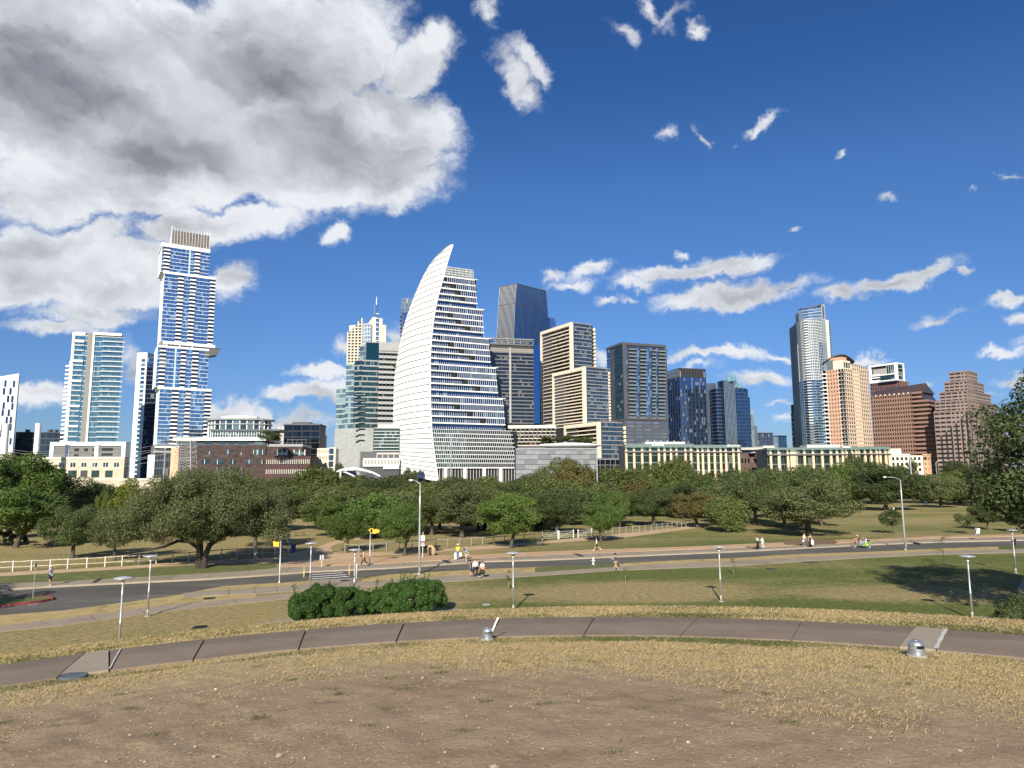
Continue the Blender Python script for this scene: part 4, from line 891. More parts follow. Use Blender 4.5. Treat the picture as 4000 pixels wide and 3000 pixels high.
# stepped green glass office over a grey screen
FR, FL, Z = corner(1412, 1340, 600, 16); bd = Bld('office_tower', FR.P, 'stepped green glass office with grey bands, left of the white sail tower')
Zq = lambda zx, zy: FR.Z(800 + zx / 1.8437, 1000 + zy / 1.8437); Sq = lambda zx, zy=900: FR.S(800 + zx / 1.8437, 1000 + zy / 1.8437)
FW = Face(FR.P, (-.90, .44), (-.44, -.90)); FW.u.normalize(); FW.n.normalize(); Wq = lambda zx, zy=900: FW.S(800 + zx / 1.8437, 1000 + zy / 1.8437); Wz = lambda zx, zy: FW.Z(800 + zx / 1.8437, 1000 + zy / 1.8437)
zp = Zq(1130, 1243); zt = Z + 1; nf = 15; zr = Zq(1250, 690); sr = Sq(1420)
def block(a, b, z0, z1, nfl, dd=0.0, gl=g_green, sp=c_grey, sph=.95, lite=None):
    F_ = FW.off(0, dd); m = MB(); F_.box(m, a + .3, b, -26, -.3, 0, z1); bd.put('core', c_greyd, m); curtain(bd, F_, a, b, z0, z1, nfl, max(3, int((b - a) / 3)), gl, (sp, sph, .25), None)
# the light teal flanks and the darker banded fronts
q_mid = Wq(1072); q_far = Wq(948); fhh = (zr - zp) / 14
FQ = FW.off(Wq(1128, 800), .0)
block(Wq(1130), Wq(1075), zp, Wz(1100, 752), 13); block(Wq(1075), Wq(1015), zp, Wz(1040, 782), 12, -.3, g_pale, c_teal if False else mat('pale_teal_panel', (.28, .38, .36), .4), 1.2); block(Wq(1015), q_far, zp, Wz(980, 955), 8, -.3, g_pale, MATS['pale_teal_panel'], 1.2)
block(Wq(1160, 620), Wq(1080, 620), zp, Wz(1100, 640), 16, -7, g_pale, MATS['pale_teal_panel'], .5)
FQ2 = Face(FW.pt(Wq(1130), 0, 0)[:2], FR.u, FR.n); SQ = lambda zx, zy=900: FQ2.S(800 + zx / 1.8437, 1000 + zy / 1.8437); ZQ = lambda zx, zy: FQ2.Z(800 + zx / 1.8437, 1000 + zy / 1.8437)
s1, s2 = SQ(1250), SQ(1425); m = MB(); FQ2.box(m, .3, s2, -24, -.3, 0, ZQ(1200, 755)); bd.put('core', c_greyd, m); m = MB(); FQ2.box(m, SQ(1160), s2, -24, -1.3, ZQ(1200, 755), ZQ(1250, 618)); bd.put('core', c_grey, m)
curtain(bd, FQ2, 0, s1, zp, ZQ(1200, 755), 13, 14, g_green, (c_grey, 1.25, .35), None); curtain(bd, FQ2, s1, s2, zp, ZQ(1300, 690), 15, 12, g_dark, (mat('silver_grey_band', (.34, .35, .34), .45), 2.3, .5), (c_greyd, .2, .55, 2))
m = MB(); FQ2.box(m, s1, s2, -.3, .5, ZQ(1300, 690), ZQ(1300, 622)); bd.put('parapet_screen', c_grey2, m); m = MB(); FQ2.box(m, SQ(1158), s1, -1.2, -.9, ZQ(1200, 752), ZQ(1200, 622)); bd.put('glass_box', glass('dark_teal_glass', (.01, .04, .045), (.2, .4, .42), .25), m)
for k in range(9): m = MB(); q = SQ(1052, 1000); zz = ZQ(1062, 1000) - k * fhh * 1.0; FQ2.box(m, -5.5, 3.0, 0, 2.4, zz, zz + .35); bd.put('balcony', c_grey2, m)
m = MB(); FW.box(m, Wq(1130) , q_far, -20, .3, 0, zp); bd.put('parking_screen', c_grey2, m); m = MB(); FQ2.box(m, 0, SQ(1222), -20, .3, 0, zp - .02); bd.put('parking_screen', c_grey2, m)
gsl = mat('pale_screen_rail', (.40, .41, .40), .6)
for k in range(14): m = MB(); zz = 4 + (zp - 4) * k / 14; FW.box(m, Wq(1130), q_far, .25, .42, zz, zz + .25); FQ2.box(m, 0, SQ(1222), .25, .42, zz, zz + .25); bd.put('screen_rail', gsl, m)
bd.done()
# small dark terraced building and white finned hall
FR, FL, Z = corner(1462, 1672, 440, 6); bd = Bld('terraced_building', FR.P, 'small black glass building with thin white floor edges left of the sail tower'); sr = FR.S(1560, 1672)
core(bd, FR, FL, sr, 16, 0, Z, c_dark); curtain(bd, FR, 0, sr, FR.Z(1500, 1760), Z, 7, 10, g_green, (c_white, .3, .5), (c_dark, .2, .2)); m = MB(); FR.box(m, -8, sr, -10, 1.2, 0, FR.Z(1500, 1764)); bd.put('lower_block', c_dark2, m)
m = MB(); q = FR.S(1475, 1660); FR.box(m, q, sr, -8, -2, Z, Z + 2.2); bd.put('roof_pavilion', c_cream, m); bd.done()
FR, FL, Z = corner(1420, 1790, 400, 3); bd = Bld('low_hall', FR.P, 'low white hall with vertical fins and a cream terrace roof'); sr = FR.S(1560, 1788)
core(bd, FR, FL, sr, 14, 0, Z - 1, c_dark); z0 = FR.Z(1460, 1815); m = MB(); FR.box(m, 0, sr, 0, .5, Z - 1, Z); FR.box(m, 0, sr, 0, .5, z0 - 1, z0); bd.put('frame', c_white, m)
for k in range(26): m = MB(); q = sr * k / 25; FR.box(m, q - .2, q + .2, 0, .45, z0, Z - 1); bd.put('fin', c_white, m)
m = MB(); q = FR.S(1472, 1775); FR.box(m, q, sr, -6, 0, Z + 2.2, Z + 3.0); bd.put('terrace_roof', c_cream, m)
for k in range(5): m = MB(); w0 = q + (sr - q) * k / 4; FR.box(m, w0 - .15, w0 + .15, -.6, -.3, Z, Z + 2.2); bd.put('terrace_post', c_cream, m)
z2 = FR.Z(1520, 1832); m = MB(); q = FR.S(1498, 1820); FR.box(m, q, sr, .5, .9, z2, z0 - 1.1); bd.put('lower_panel', c_white, m); bd.done()
# teal tower peeking out behind the sail
FR, FL, Z = corner(1571, 1165, 900, 12); bd = Bld('residential_tower', FR.P, 'distant teal tower peeking out left of the sail tower'); sr = FR.S(1660, 1170); core(bd, FR, FL, sr, 22, 0, Z - 14, c_dark2); core(bd, FR, FL, sr, 22, Z - 14, Z, c_grey)
curtain(bd, FR, 1.2, sr, 20, Z - 19, 40, 12, g_blue, (c_dark2, .8, .3), (c_dark2, .3, .2, 3)); curtain(bd, FR, 0, sr, Z - 18, Z, 3, 12, g_pale, (c_grey, .3, .2), (c_grey, .3, .2)); balconies(bd, FL, 0, 8, 20, Z - 19, 40, 2.0, c_dark2, c_dark2); bd.done()
# ------------------------------------------------------------------ the sail tower
def C_(zx, zy): return (1400 + zx / 1.659, 900 + zy / 1.659)
def D_(zx, zy): return (1900 + zx / 1.951, 1050 + zy / 1.951)
def E_(zx, zy): return (2500 + zx / 2.37, 1200 + zy / 2.37)
def F_(zx, zy): return (3000 + zx / 2.212, 1150 + zy / 2.212)
FR, FL, Z = corner(*C_(510, 1600), 490, 26); bd = Bld('sail_tower', FR.P, 'huge curved white sail of panels fronting a stepped office tower with white floor bands')
CE = [(608,90),(590,145),(575,192),(560,245),(548,290),(535,340),(520,392),(505,450),(494,505),(485,560),(476,625),(470,680),(465,735),(461,800),(459,870),(459,950),(459,1010),(461,1090),(463,1160),(466,1240),(470,1300),(476,1360),(484,1420),(494,1500),(502,1550),(510,1601)]
LE = [(604,86),(572,108),(540,134),(505,170),(470,214),(448,250),(430,282),(404,335),(381,390),(355,452),(330,520),(308,585),(290,650),(275,720),(262,800),(252,850),(244,900),(238,955),(234,1010),(230,1150),(227,1280),(227,1450),(229,1540),(229,1600)]
cz = [FR.sz(*C_(x, y)) for x, y in CE]; cz.sort(key=lambda a: a[1]); Zt = cz[-1][1]
def Cs(z): return float(np.interp(z, [a[1] for a in cz], [a[0] for a in cz]))
wz = []
for x, y in LE:
    z_guess = FR.sz(*C_(x, y))[1]
    xr = float(np.interp(y, [b[1] for b in CE], [b[0] for b in CE])); w = max(0.02, min(1.0, (xr - x) / 225.0))
    Dp = 58 * w; F2 = Face(FR.P - FR.n * Dp, FR.u, FR.n); q, z_ = F2.sz(*C_(x, y)); wz.append((z_, q, Dp))
wz.sort()
def Ls(z): zz = [a[0] for a in wz]; return float(np.interp(z, zz, [a[1] for a in wz])), float(np.interp(z, zz, [a[2] for a in wz]))
def sailpt(t, z, d=0.0, zz=None):
    a = FR.pt(Cs(z), 0, z); q, Dp = Ls(z); b = FR.pt(q, -Dp, z); e = d
    bul = math.sin(math.pi * t) * 0.045 * math.hypot(b[0] - a[0], b[1] - a[1])
    n_ = Vector((b[1] - a[1], -(b[0] - a[0]), 0)); n_ = n_.normalized() if n_.length > 1e-6 else Vector((-1, 0, 0))
    if n_.x > 0: n_ = -n_
    return (a[0] + (b[0] - a[0]) * t + n_.x * (e + bul), a[1] + (b[1] - a[1]) * t + n_.y * (e + bul), zz if zz is not None else z)
sailm = mat('sail_panel', (0.77, 0.765, 0.72), 0.45)
ribm = mat('sail_rib', (0.66, 0.66, 0.62), 0.5); gapm = mat('sail_gap_backing', (0.16, 0.17, 0.17), 0.7)  # dark backing behind the gaps between panel rows
rowz = []; z_ = 6.0
while z_ < Zt - .5: rowz.append(z_); z_ += 3.2 + 1.5 * sm((z_ - 15) / 60)
rowz.append(Zt)
for i in range(len(rowz) - 1):
    z0, z1 = rowz[i], rowz[i + 1]; m = MB(); nT = max(3, int(Ls(z0)[1] / 2.4)); 
    tilt = 3.0 * (1 - sm(z0 / 40))
    for k in range(nT):
        t0, t1 = k / nT, (k + 1) / nT
        def zz_(t, z): return z + (7.0 * t * (1 - sm((z - 2) / 45)) if True else 0)
        m.add([sailpt(t0, z0 + .45, .25, zz_(t0, z0 + .45)), sailpt(t1, z0 + .45, .25, zz_(t1, z0 + .45)), sailpt(t1, z1, .0, zz_(t1, z1)), sailpt(t0, z1, .0, zz_(t0, z1))], [(0, 3, 2, 1)])
    bd.put('sail_panel_row', sailm, m)
    m = MB()
    for k in range(nT + 1):
        t = k / nT; a, b = sailpt(t, z0 + .4, .55, zz_(t, z0 + .4)), sailpt(t, z1, .3, zz_(t, z1)); dt = .09 / max(4, Ls(z0)[1])
        a2, b2 = sailpt(min(1, t + dt), z0 + .4, .0, zz_(t, z0 + .4)), sailpt(min(1, t + dt), z1, -.1, zz_(t, z1)); a1, b1 = sailpt(max(0, t - dt), z0 + .4, .0, zz_(t, z0 + .4)), sailpt(max(0, t - dt), z1, -.1, zz_(t, z1))
        m.add([a, b, b2, a2, a1, b1], [(0, 1, 2, 3), (0, 4, 5, 1)])
    bd.put('sail_rib', ribm, m)
m = MB(); zs = list(np.linspace(7, Zt - .3, 40))
for z in zs: m.v += [sailpt(0, z, -.35, z + (0)), sailpt(.5, z, -.35, z + 3.5 * (1 - sm((z - 2) / 45))), sailpt(1, z, -.35, z + 7 * (1 - sm((z - 2) / 45)))]
for i in range(39):
    for j in range(2): a = i * 3 + j; m.f.append((a, a + 3, a + 4, a + 1)); m.mi.append(0)
bd.put('sail_backing', gapm, m)
m = MB()   # folded white edge along the front
for z in zs: m.v += [FR.pt(Cs(z) - .05, .5, z), FR.pt(Cs(z) + .9, .5, z), FR.pt(Cs(z) + .9, -.8, z)]
for i in range(39):
    for j in range(2): a = i * 3 + j; m.f.append((a, a + 1, a + 4, a + 3)); m.mi.append(0)
bd.put('sail_edge', c_white2, m)
# stepped office floors
groups = [((748, 300), (770, 505)), ((798, 513), (813, 680)), ((838, 700), (856, 880)), ((885, 890), (903, 1070)), ((930, 1090), (952, 1290))]
ztop = FR.Z(*C_(740, 258)); zc_ = FR.Z(*C_(745, 318)); lv = [FR.Z(*C_(*g[0])) for g in groups]; lb = [FR.Z(*C_(*g[1])) for g in groups]
g_sail = glass('sail_office_glass', (.010, .024, .055), (.20, .34, .58), .24, (.10, .16, .19), .08)
rs = [(FR.S(*C_(*a)), FR.S(*C_(*b))) for a, b in groups]
zz = [zc_] + lv[1:] + [FR.Z(*C_(960, 1298))]
for g in range(5):
    z1, z0 = zz[g], zz[g + 1]; fh = (z1 - z0) / 5; m = MB()
    rA, rB = rs[g]
    for k in range(5):
        zt_, zb_ = z1 - k * fh, z1 - (k + 1) * fh; r0 = rA + (rB - rA) * (k + .5) / 5; l0 = Cs((zt_ + zb_) / 2) + .9; band = fh * .19; n = int((r0 - l0) / 1.55)
        step = l0 + (r0 - l0) * ((.12, .38, .55, .72, 1.0)[k]); recess = 1.7
        m = MB(); FR.box(m, Cs(zb_) + .6, r0 + .25, -2.2, .45, zt_ - band, zt_); bd.put('floor_band', c_white2, m)
        m = MB()
        for j in range(n):
            a, b = l0 + (r0 - l0) * j / n, l0 + (r0 - l0) * (j + 1) / n; d = -recess if a < step else 0.0
            FR.quad(m, a + .04, b - .04, zb_, zt_ - band, d, .01)
        bd.put('window_band', g_sail if k < 4 else g_navy, m, rnd=True); m = MB()
        for j in range(n + 1):
            a = l0 + (r0 - l0) * j / n; d = -recess if a < step else 0.0
            if k == 4: FR.box(m, a - .07, a + .07, d, d + .2, zb_, zb_ + .4 * fh)
            else: FR.box(m, a - .08, a + .08, d, d + .18, zb_, zt_ - band)
        bd.put('window_fin', c_white2, m)
        if 0 < k < 4: m = MB(); FR.box(m, step - 3.2, step, -recess, -.1, zb_, zt_ - band); bd.put('dark_return', c_black, m)
    Lz_ = [Ls(z) for z in (z0, z1)]; dq = min(44, max(4, min(a[1] for a in Lz_) - 14)); cr = MB(); cl = max(Cs(z0), Cs(z1)) + 2.5; q = [FR.pt(cl, -2.3, z0), FR.pt(rs[g][1] + .1, -2.3, z0), FR.pt(rs[g][1] + .1, -dq, z0), FR.pt(max(cl, max(a[0] for a in Lz_) + 13), -dq, z0)]; cr.prism([(p[0], p[1]) for p in q], z0 - .1, z1 - .1); bd.put('core', c_greyd, cr)
    m = MB(); FR.box(m, rs[g][0] - 3, rs[g][1] + .3, -6, .3, z1 - .2, z1 + .3); bd.put('terrace', c_white, m)
l0, r0 = FR.S(*C_(566, 240)), FR.S(*C_(744, 257)); n = 20; m = MB()
FR.box(m, l0, r0, -20, -.5, zc_, ztop - 1); bd.put('core', c_green, m)
curtain(bd, FR, l0, r0, zc_, ztop, 4, n, g_green, (c_white2, .28, .3), (c_white2, .16, .25))
# glazed base
z1, z0 = FR.Z(*C_(990, 1300)), FR.Z(*C_(1033, 1535)); nr = 9; ga = glass('base_glass', (.02, .045, .045), (.26, .38, .40), .17, (.10, .16, .15), .2); gb = glass('base_glass_dark', (.008, .012, .018), (.16, .24, .32), .1)
for k in range(nr):
    a, b = z1 - (z1 - z0) * k / nr, z1 - (z1 - z0) * (k + 1) / nr; l0 = Cs((a + b) / 2) + .9; r0 = float(np.interp((k + .5) / nr, [0, 1], [FR.S(*C_(990, 1300)), FR.S(*C_(1033, 1535))])); n = 40
    m1, m2, mf = MB(), MB(), MB(); spl = l0 + (r0 - l0) * (.37 + .05 * k / nr)
    for j in range(n):
        x0, x1 = l0 + (r0 - l0) * j / n, l0 + (r0 - l0) * (j + 1) / n; FR.quad(m1 if x0 < spl else m2, x0, x1, b, a, 0, .02); FR.box(mf, x0 - .075, x0 + .075, -.1, .25, b, a - .2)
    FR.box(mf, l0 - .3, r0 + .2, -.2, .35, a - .2, a + (.25 if k else .1)); bd.put('window_band', ga, m1, rnd=True); bd.put('window_band', gb, m2, rnd=True); bd.put('base_grid', c_white2, mf)
r0 = FR.S(*C_(1033, 1535)); l0 = Cs(z0) + 1
m = MB(); FR.box(m, l0 + 2, r0 - .2, -40, -1, 0, z1 - .2); bd.put('core', c_black, m); m = MB(); FR.box(m, l0, r0 + .2, -30, .5, z0 - .8, z0 - .01); bd.put('floor_band', c_white, m)
for k in range(28): m = MB(); q = l0 + (r0 - l0) * k / 27; FR.box(m, q - .1, q + .1, -.98, -.75, 0, z0 - .8); bd.put('lobby_mullion', c_white, m)
for zx in (565, 690, 815, 922, 1026): m = MB(); q = FR.S(*C_(zx, 1570)); FR.box(m, q - 1.1, q + 1.1, -1.6, .4, 0, z0 - .8); bd.put('column', c_white, m)
for t in (.12, .3, .48, .66): m = MB(); p = sailpt(t, 8, -3); m.box(p[0] - .9, p[0] + .9, p[1] - .9, p[1] + .9, 0, 13); bd.put('column', c_cream, m)
bd.done()
# ------------------------------------------------------------------ tallest blue tower with sloping facets
P = AT(*D_(230, 112), 950); bd = Bld('office_skyscraper', (P.x, P.y), 'tall deep blue glass tower with sloping facets and chamfered top, right of the sail')
lvl = [(112, (103, 965, 165), (230, 950, 112), (455, 990, 170)), (262, (93, 965, 290), (217, 950, 262), (466, 990, 292)), (640, (72, 965, 650), (203, 950, 640), (490, 990, 645)), (1150, (60, 965, 1150), (203, 950, 1150), (505, 990, 1150))]
rows = []
for (_, l, m_, r_) in lvl:
    zt = AT(*D_(m_[0], m_[2]), m_[1]).z; rows.append([AT(*D_(q[0], q[2]), q[1]) for q in (l, m_, r_)] + [zt])
for r_ in rows:
    for i in range(3): r_[i].z = r_[3]
def lerp_edge(i, z):
    zs_ = [r_[3] for r_ in rows][::-1]; return Vector((np.interp(z, zs_, [r_[i].x for r_ in rows][::-1]), np.interp(z, zs_, [r_[i].y for r_ in rows][::-1]), z))
ztp, zbt = rows[0][3], 30.0; nfl = 60
for k in range(nfl):
    z0, z1 = zbt + (ztp - zbt) * k / nfl, zbt + (ztp - zbt) * (k + 1) / nfl
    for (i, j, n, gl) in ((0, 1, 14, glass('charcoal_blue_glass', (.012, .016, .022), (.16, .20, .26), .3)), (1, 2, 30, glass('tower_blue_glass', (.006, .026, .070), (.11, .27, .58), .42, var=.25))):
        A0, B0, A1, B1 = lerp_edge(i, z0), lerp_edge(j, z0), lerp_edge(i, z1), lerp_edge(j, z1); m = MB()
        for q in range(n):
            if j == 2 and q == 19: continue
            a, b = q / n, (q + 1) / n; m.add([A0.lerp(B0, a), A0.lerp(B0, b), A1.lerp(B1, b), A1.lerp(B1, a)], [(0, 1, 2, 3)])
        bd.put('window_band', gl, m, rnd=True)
for (i, j, n, mm, w) in ((0, 1, 14, mat('grey_fin', (.30, .32, .34), .4, .5), .22), (1, 2, 30, mat('navy_fin', (.05, .09, .16), .3, .5), .15)):
    for q in range(n + 1):
        m = MB(); pts = [lerp_edge(i, r_[3]).lerp(lerp_edge(j, r_[3]), q / n) for r_ in rows]; m.tube([p + Vector((0, -.25, 0)) for p in pts], w, 4); bd.put('mullion', mm, m)
for zz in (rows[1][3], rows[0][3] - .2): m = MB(); m.tube([lerp_edge(0, zz) - Vector((0, .3, 0)), lerp_edge(1, zz) - Vector((0, .3, 0)), lerp_edge(2, zz) - Vector((0, .3, 0))], .5, 4); bd.put('floor_band', c_dark2, m)
m = MB(); 
for z in (zbt - 30, 60, rows[2][3], rows[1][3], ztp - .5):
    a, b, c = lerp_edge(0, max(z, 30)), lerp_edge(1, max(z, 30)), lerp_edge(2, max(z, 30)); e = 1.2; m.v += [(a.x + e, a.y + e, z), (b.x, b.y + e, z), (c.x - e, c.y + e, z), (c.x - 12, c.y + 45, z), (a.x + 12, a.y + 50, z)]
for i in range(4):
    for j in range(5): a = i * 5 + j; b = i * 5 + (j + 1) % 5; m.f.append((a, b, b + 5, a + 5)); m.mi.append(0)
m.f.append(tuple(range(20, 25))); m.mi.append(0); bd.put('core', c_dark, m)
FRx, FLx, Zx = corner(*D_(478, 372), 1010, 8); m = MB(); s_ = FRx.S(*D_(527, 380)); FRx.box(m, -10, s_, -30, 0, 0, Zx); bd.put('rear_wing', c_dark2, m); curtain(bd, FRx, 0, s_, 40, Zx, 30, 4, g_blue, None, (c_dark2, .3, .2)); bd.done()
# dark office slab with roof trellis
FR, FL, Z = corner(*C_(1133, 706), 560, 15); FW = Face(FR.P, (-math.cos(R(14)), -math.sin(R(14))), (math.sin(R(14)), -math.cos(R(14)))); bd = Bld('office_slab', FR.P, 'dark glass office slab with a roof trellis between sail tower and cream tower')
w = FW.S(*C_(800, 690)); zr = FW.Z(*C_(1133, 742)); zb = FW.Z(*C_(1140, 1250)); m = MB(); FW.box(m, .3, w, -28, -.4, 0, zr); bd.put('core', c_dark, m)
curtain(bd, FW, 0, w, zb, zr - 7, 19, 26, g_dark, (c_greyd, .9, .5), (c_dark, .25, .3, 4), jit=.02); m = MB(); FW.box(m, 0, w, -.3, .3, zr - 7, zr - 3.5); bd.put('attic', mat('exposed_concrete', (.22, .20, .18), .8), m); m = MB(); FW.box(m, 0, w, -27, .4, zr - 1, zr); bd.put('roof_slab', c_greyd, m)
for k in range(24): m = MB(); q = w * k / 23; FW.box(m, q - .18, q + .18, -14, 1.6, Z - .5, Z); bd.put('trellis_beam', c_grey, m)
for dd in (-13.5, -6, 1.3): m = MB(); FW.box(m, 0, w, dd, dd + .4, Z - 1.0, Z - .52); bd.put('trellis_rail', c_grey, m)
for k in range(9): m = MB(); q = .4 + (w - .8) * k / 8; FW.box(m, q - .2, q + .2, .2, .7, zr, Z - 1.0); bd.put('trellis_post', c_grey, m)
m = MB(); q = w * .46; FW.box(m, q - .8, q + .8, .3, .9, zb, zr - 3); bd.put('column', c_grey2, m); m = MB(); FR.box(m, 0.1, 5, -24, 0, zb, zr); bd.put('blue_end', g_blue, m)
bd.done()
# cream framed residential tower in three steps, with a low wing
bd = None
def framed(Mpx, Y, Lpx, Rpx, R2px, zbot_px, nf, bt, Lbot=None):
    FR, FL, Z = corner(*Mpx, Y, 30); sl, sr, s2 = FL.S(*Lpx), FR.S(*Rpx), FR.S(*R2px); z0 = FR.Z(*zbot_px); fh = (Z - 2.4 - z0) / nf
    core(bd, FR, FL, s2 - 1, sl, z0 - 12, Z - .6, c_dark, .6)
    curtain(bd, FL, 1.6, sl - .8, z0, Z - 2.4, nf, 14, g_brown if False else glass('bronze_black_glass', (.02, .014, .012), (.22, .2, .2), .12, (.16, .13, .11), .12), (c_cream, .75, 1.1), None, d=-.6)
    for i in range(nf):
        m = MB(); FL.box(m, sl * .62, sl - 1, -.5, .7, z0 + i * fh + .4, z0 + i * fh + 1.4); bd.put('balcony', c_dark2, m)
    curtain(bd, FR, 1.8, sr, z0, Z - .2, nf, 7, g_navy if False else glass('grey_blue_glass', (.018, .034, .050), (.28, .44, .60), .38, (.14, .18, .20), .2), (mat('tan_grey_band', (.30, .28, .25), .6), .55, .4), (c_dark2, .2, .25, 1))
    for F, a, b in ((FL, -.05, 1.9), (FL, sl - 1.5, sl)): m = MB(); F.box(m, a, b, -1, 1.5, z0 - (10 if a > 0 and Lbot else 0), Z); bd.put('frame', c_cream, m)
    m = MB(); FL.box(m, 1.95, sl - 1.55, -1, 1.49, Z - 2.6, Z); bd.put('frame', c_cream, m); m = MB(); FR.box(m, -1.2, .9, -1, .3, z0, Z - .01); bd.put('frame', c_cream, m)
    m = MB(); FR.box(m, s2 - 1.6, s2, -16, .6, z0, Z - 2.5); bd.put('frame', c_cream, m)
    for i in range(nf): m = MB(); FR.box(m, sr, s2 - .2, -3, 1.1, z0 + i * fh - .2, z0 + i * fh + .3); bd.put('side_balcony', c_greyd, m)
    m = MB(); FR.box(m, 3, sr - 2, -9, -3, Z - .6, Z + 1.2); bd.put('roof_unit', c_greyd, m)
    return FR, FL, Z
P = AT(*D_(655, 407), 545); bd = Bld('framed_tower', (P.x, P.y), 'stepped residential tower with broad cream frames and cream floor bands', 'building')
framed(D_(652, 408), 545, D_(420, 478), D_(797, 425), D_(826, 430), D_(655, 1195), 27, 0, 1)
framed(D_(750, 745), 520, D_(512, 800), D_(925, 745), D_(938, 760), D_(760, 1190), 17, 0)
framed(D_(862, 1166), 495, D_(602, 1203), D_(1035, 1165), D_(1058, 1172), D_(862, 1445), 8, 0)
FR, FL, Z = corner(*D_(530, 1192), 520, 30); FWg = Face(FR.P, (-1, .05), (-.05, -1)); FWg.u.normalize(); FWg.n.normalize(); w = FWg.S(*D_(165, 1186)); z0 = FWg.Z(*D_(400, 1345)); nf = 5
m = MB(); FWg.box(m, 0, w, -18, -.6, 0, Z - .5); bd.put('core', c_dark, m); curtain(bd, FWg, 0, w, z0, Z - 2, nf, 24, MATS['bronze_black_glass'], (c_cream, .5, .9), None, d=-.3); m = MB(); FWg.box(m, 0, w, -18, 1.2, Z - 2.2, Z); bd.put('frame', c_cream, m)
for k in range(11):
    for i in range(1, nf): m = MB(); q = w * (k + .2 * (i % 2)) / 11; FWg.box(m, q, q + 1.0, -.2, .7, z0 + i * (Z - 2 - z0) / nf, z0 + (i + .9) * (Z - 2 - z0) / nf); bd.put('balcony_wall', c_dark2, m)
FR3, FL3, Z3 = corner(*D_(870, 1442), 488, 8); s3 = FR3.S(*D_(1135, 1442)); m = MB(); FR3.box(m, -4, s3, -20, -.4, 0, Z3); bd.put('podium', c_greyd, m); curtain(bd, FR3, -4, s3, 2, Z3 - 1, 5, 16, g_dark, (c_grey, .25, .3), (c_greyd, .4, .3, 2)); bd.done()
# grey screened parking building with a saucer roof
FR, FL, Z = corner(*D_(225, 1378), 430, 3); bd = Bld('parking_building', FR.P, 'grey metal screened low building with a white saucer roof at its top'); sr = FR.S(*D_(842, 1382)); core(bd, FR, FL, sr, 22, 0, Z, c_greyd)
scr = mat('brushed_metal_screen', (.34, .36, .37), .4, .3, var=.15, vscale=.3); scd = mat('darker_metal_screen', (.22, .235, .245), .45, .3)  # second screen metal: darker tone for every third panel
for r_ in range(6):
    zz = Z - r_ * 3.0; k = 0; q = 0
    while q < sr - 1:
        w = RNG.uniform(3, 8); m = MB()
        for e in range(5): FR.box(m, q, min(sr, q + w), .1, .25 + .5 * ((k + r_) % 3 == 0), zz - 2.8 + e * .56, zz - 2.8 + e * .56 + .4)
        bd.put('screen_panel', scr if (k + r_) % 3 else scd, m); q += w; k += 1
m = MB(); FR.box(m, 0, sr, -20, .9, Z, Z + .8); bd.put('roof_edge', c_grey, m); m = MB(); FR.box(m, 2, sr, -19, -4, Z + .8, FR.Z(*D_(400, 1345))); bd.put('roof', c_dark2, m)
q = FR.S(*D_(645, 1345)); pc = FR.pt(q, -8, FR.Z(*D_(645, 1350))); m = MB(); m.lathe([(2, -3), (19, 0), (20, .5), (18, 1.4), (4, 2.4), (.5, 2.5)], pc, 28, 1, .5); bd.put('saucer_roof', c_white2, m); m = MB(); m.lathe([(10, -3), (10, 0.2)], pc, 20, 1, .5); bd.put('saucer_base', c_black, m); bd.done()
# dark framed tower with patchwork windows
FR, FL, Z = corner(*D_(1035, 560), 600, 20); bd = Bld('residential_tower', FR.P, 'charcoal framed tower with patchwork blue windows and dark balconies'); S = lambda zx: FR.S(*D_(zx, 850)); sr = FR.S(*D_(1365, 597)); sl = FL.S(*D_(915, 592)); zb = FR.Z(*D_(1200, 1142)); z0 = FR.Z(*D_(1200, 1350)); nf = 20; zt = Z - 3; fh = (zt - zb) / nf
core(bd, FR, FL, sr, sl, 0, Z - .2, c_dark, .5); frame(bd, FR, 0, sr - .02, zb, Z, 1.6, c_dark2, -.3, .8, wt_=2.2); m = MB(); FR.box(m, 1.4, 3.4, 0, .75, zb, Z - 2.2); bd.put('frame', c_dark2, m)
curtain(bd, FR, 3.4, sr - 1.6, zb, zt, nf, 24, g_mix, (c_dark2, .35, .2), (c_dark2, .14, .16, 1), jit=.03)
for (a, b) in ((1078, 1138), (1165, 1215), (1257, 1287), (1305, 1357)):
    for i in range(nf):
        zz = zb + i * fh; q0, q1 = FR.S(*D_(a, 560 + 580 * (1 - i / nf))), FR.S(*D_(b, 560 + 580 * (1 - i / nf))); m = MB(); FR.box(m, q0, q1, .1, .5, zz - .2, zz + fh - .5); bd.put('balcony_recess', c_black if (i * 7 + a) % 3 else c_dark, m); m = MB(); FR.box(m, q0, q1, .4, 1.9, zz - .15, zz + .3); bd.put('balcony', c_grey, m)
        m = MB(); FR.box(m, q0, q1, 1.7, 1.8, zz + .3, zz + 1.25); bd.put('balcony_railing', mat('tinted_balcony_glass', (.09, .13, .16), .15), m)
curtain(bd, FL, 1, sl * .5, zb, Z - 2, nf, 4, g_green, (c_dark, .5, .3), None); punched(bd, FL, sl * .5, sl * .8, zb, Z - 2, nf, 3, c_dark2, g_dark); curtain(bd, FL, sl * .8, sl, zb, Z - 2, nf, 2, g_mix, (c_dark, .5, .3), None); m = MB(); FL.box(m, 0, sl, -.3, .7, Z - 2, Z); bd.put('frame', c_dark2, m)
m = MB(); FR.box(m, 0, sr, -.5, .3, 0, zb - 1.5); FR.box(m, 0, sr, -.5, 1.0, zb - 1.4, zb - .2); bd.put('base_wall', c_dark2, m); m = MB(); FL.box(m, 0, sl, -.5, .3, 0, zb); bd.put('base_wall', c_dark2, m)
lw = glass('louvre_glass', (.10, .14, .18), (.5, .65, .8), .4)
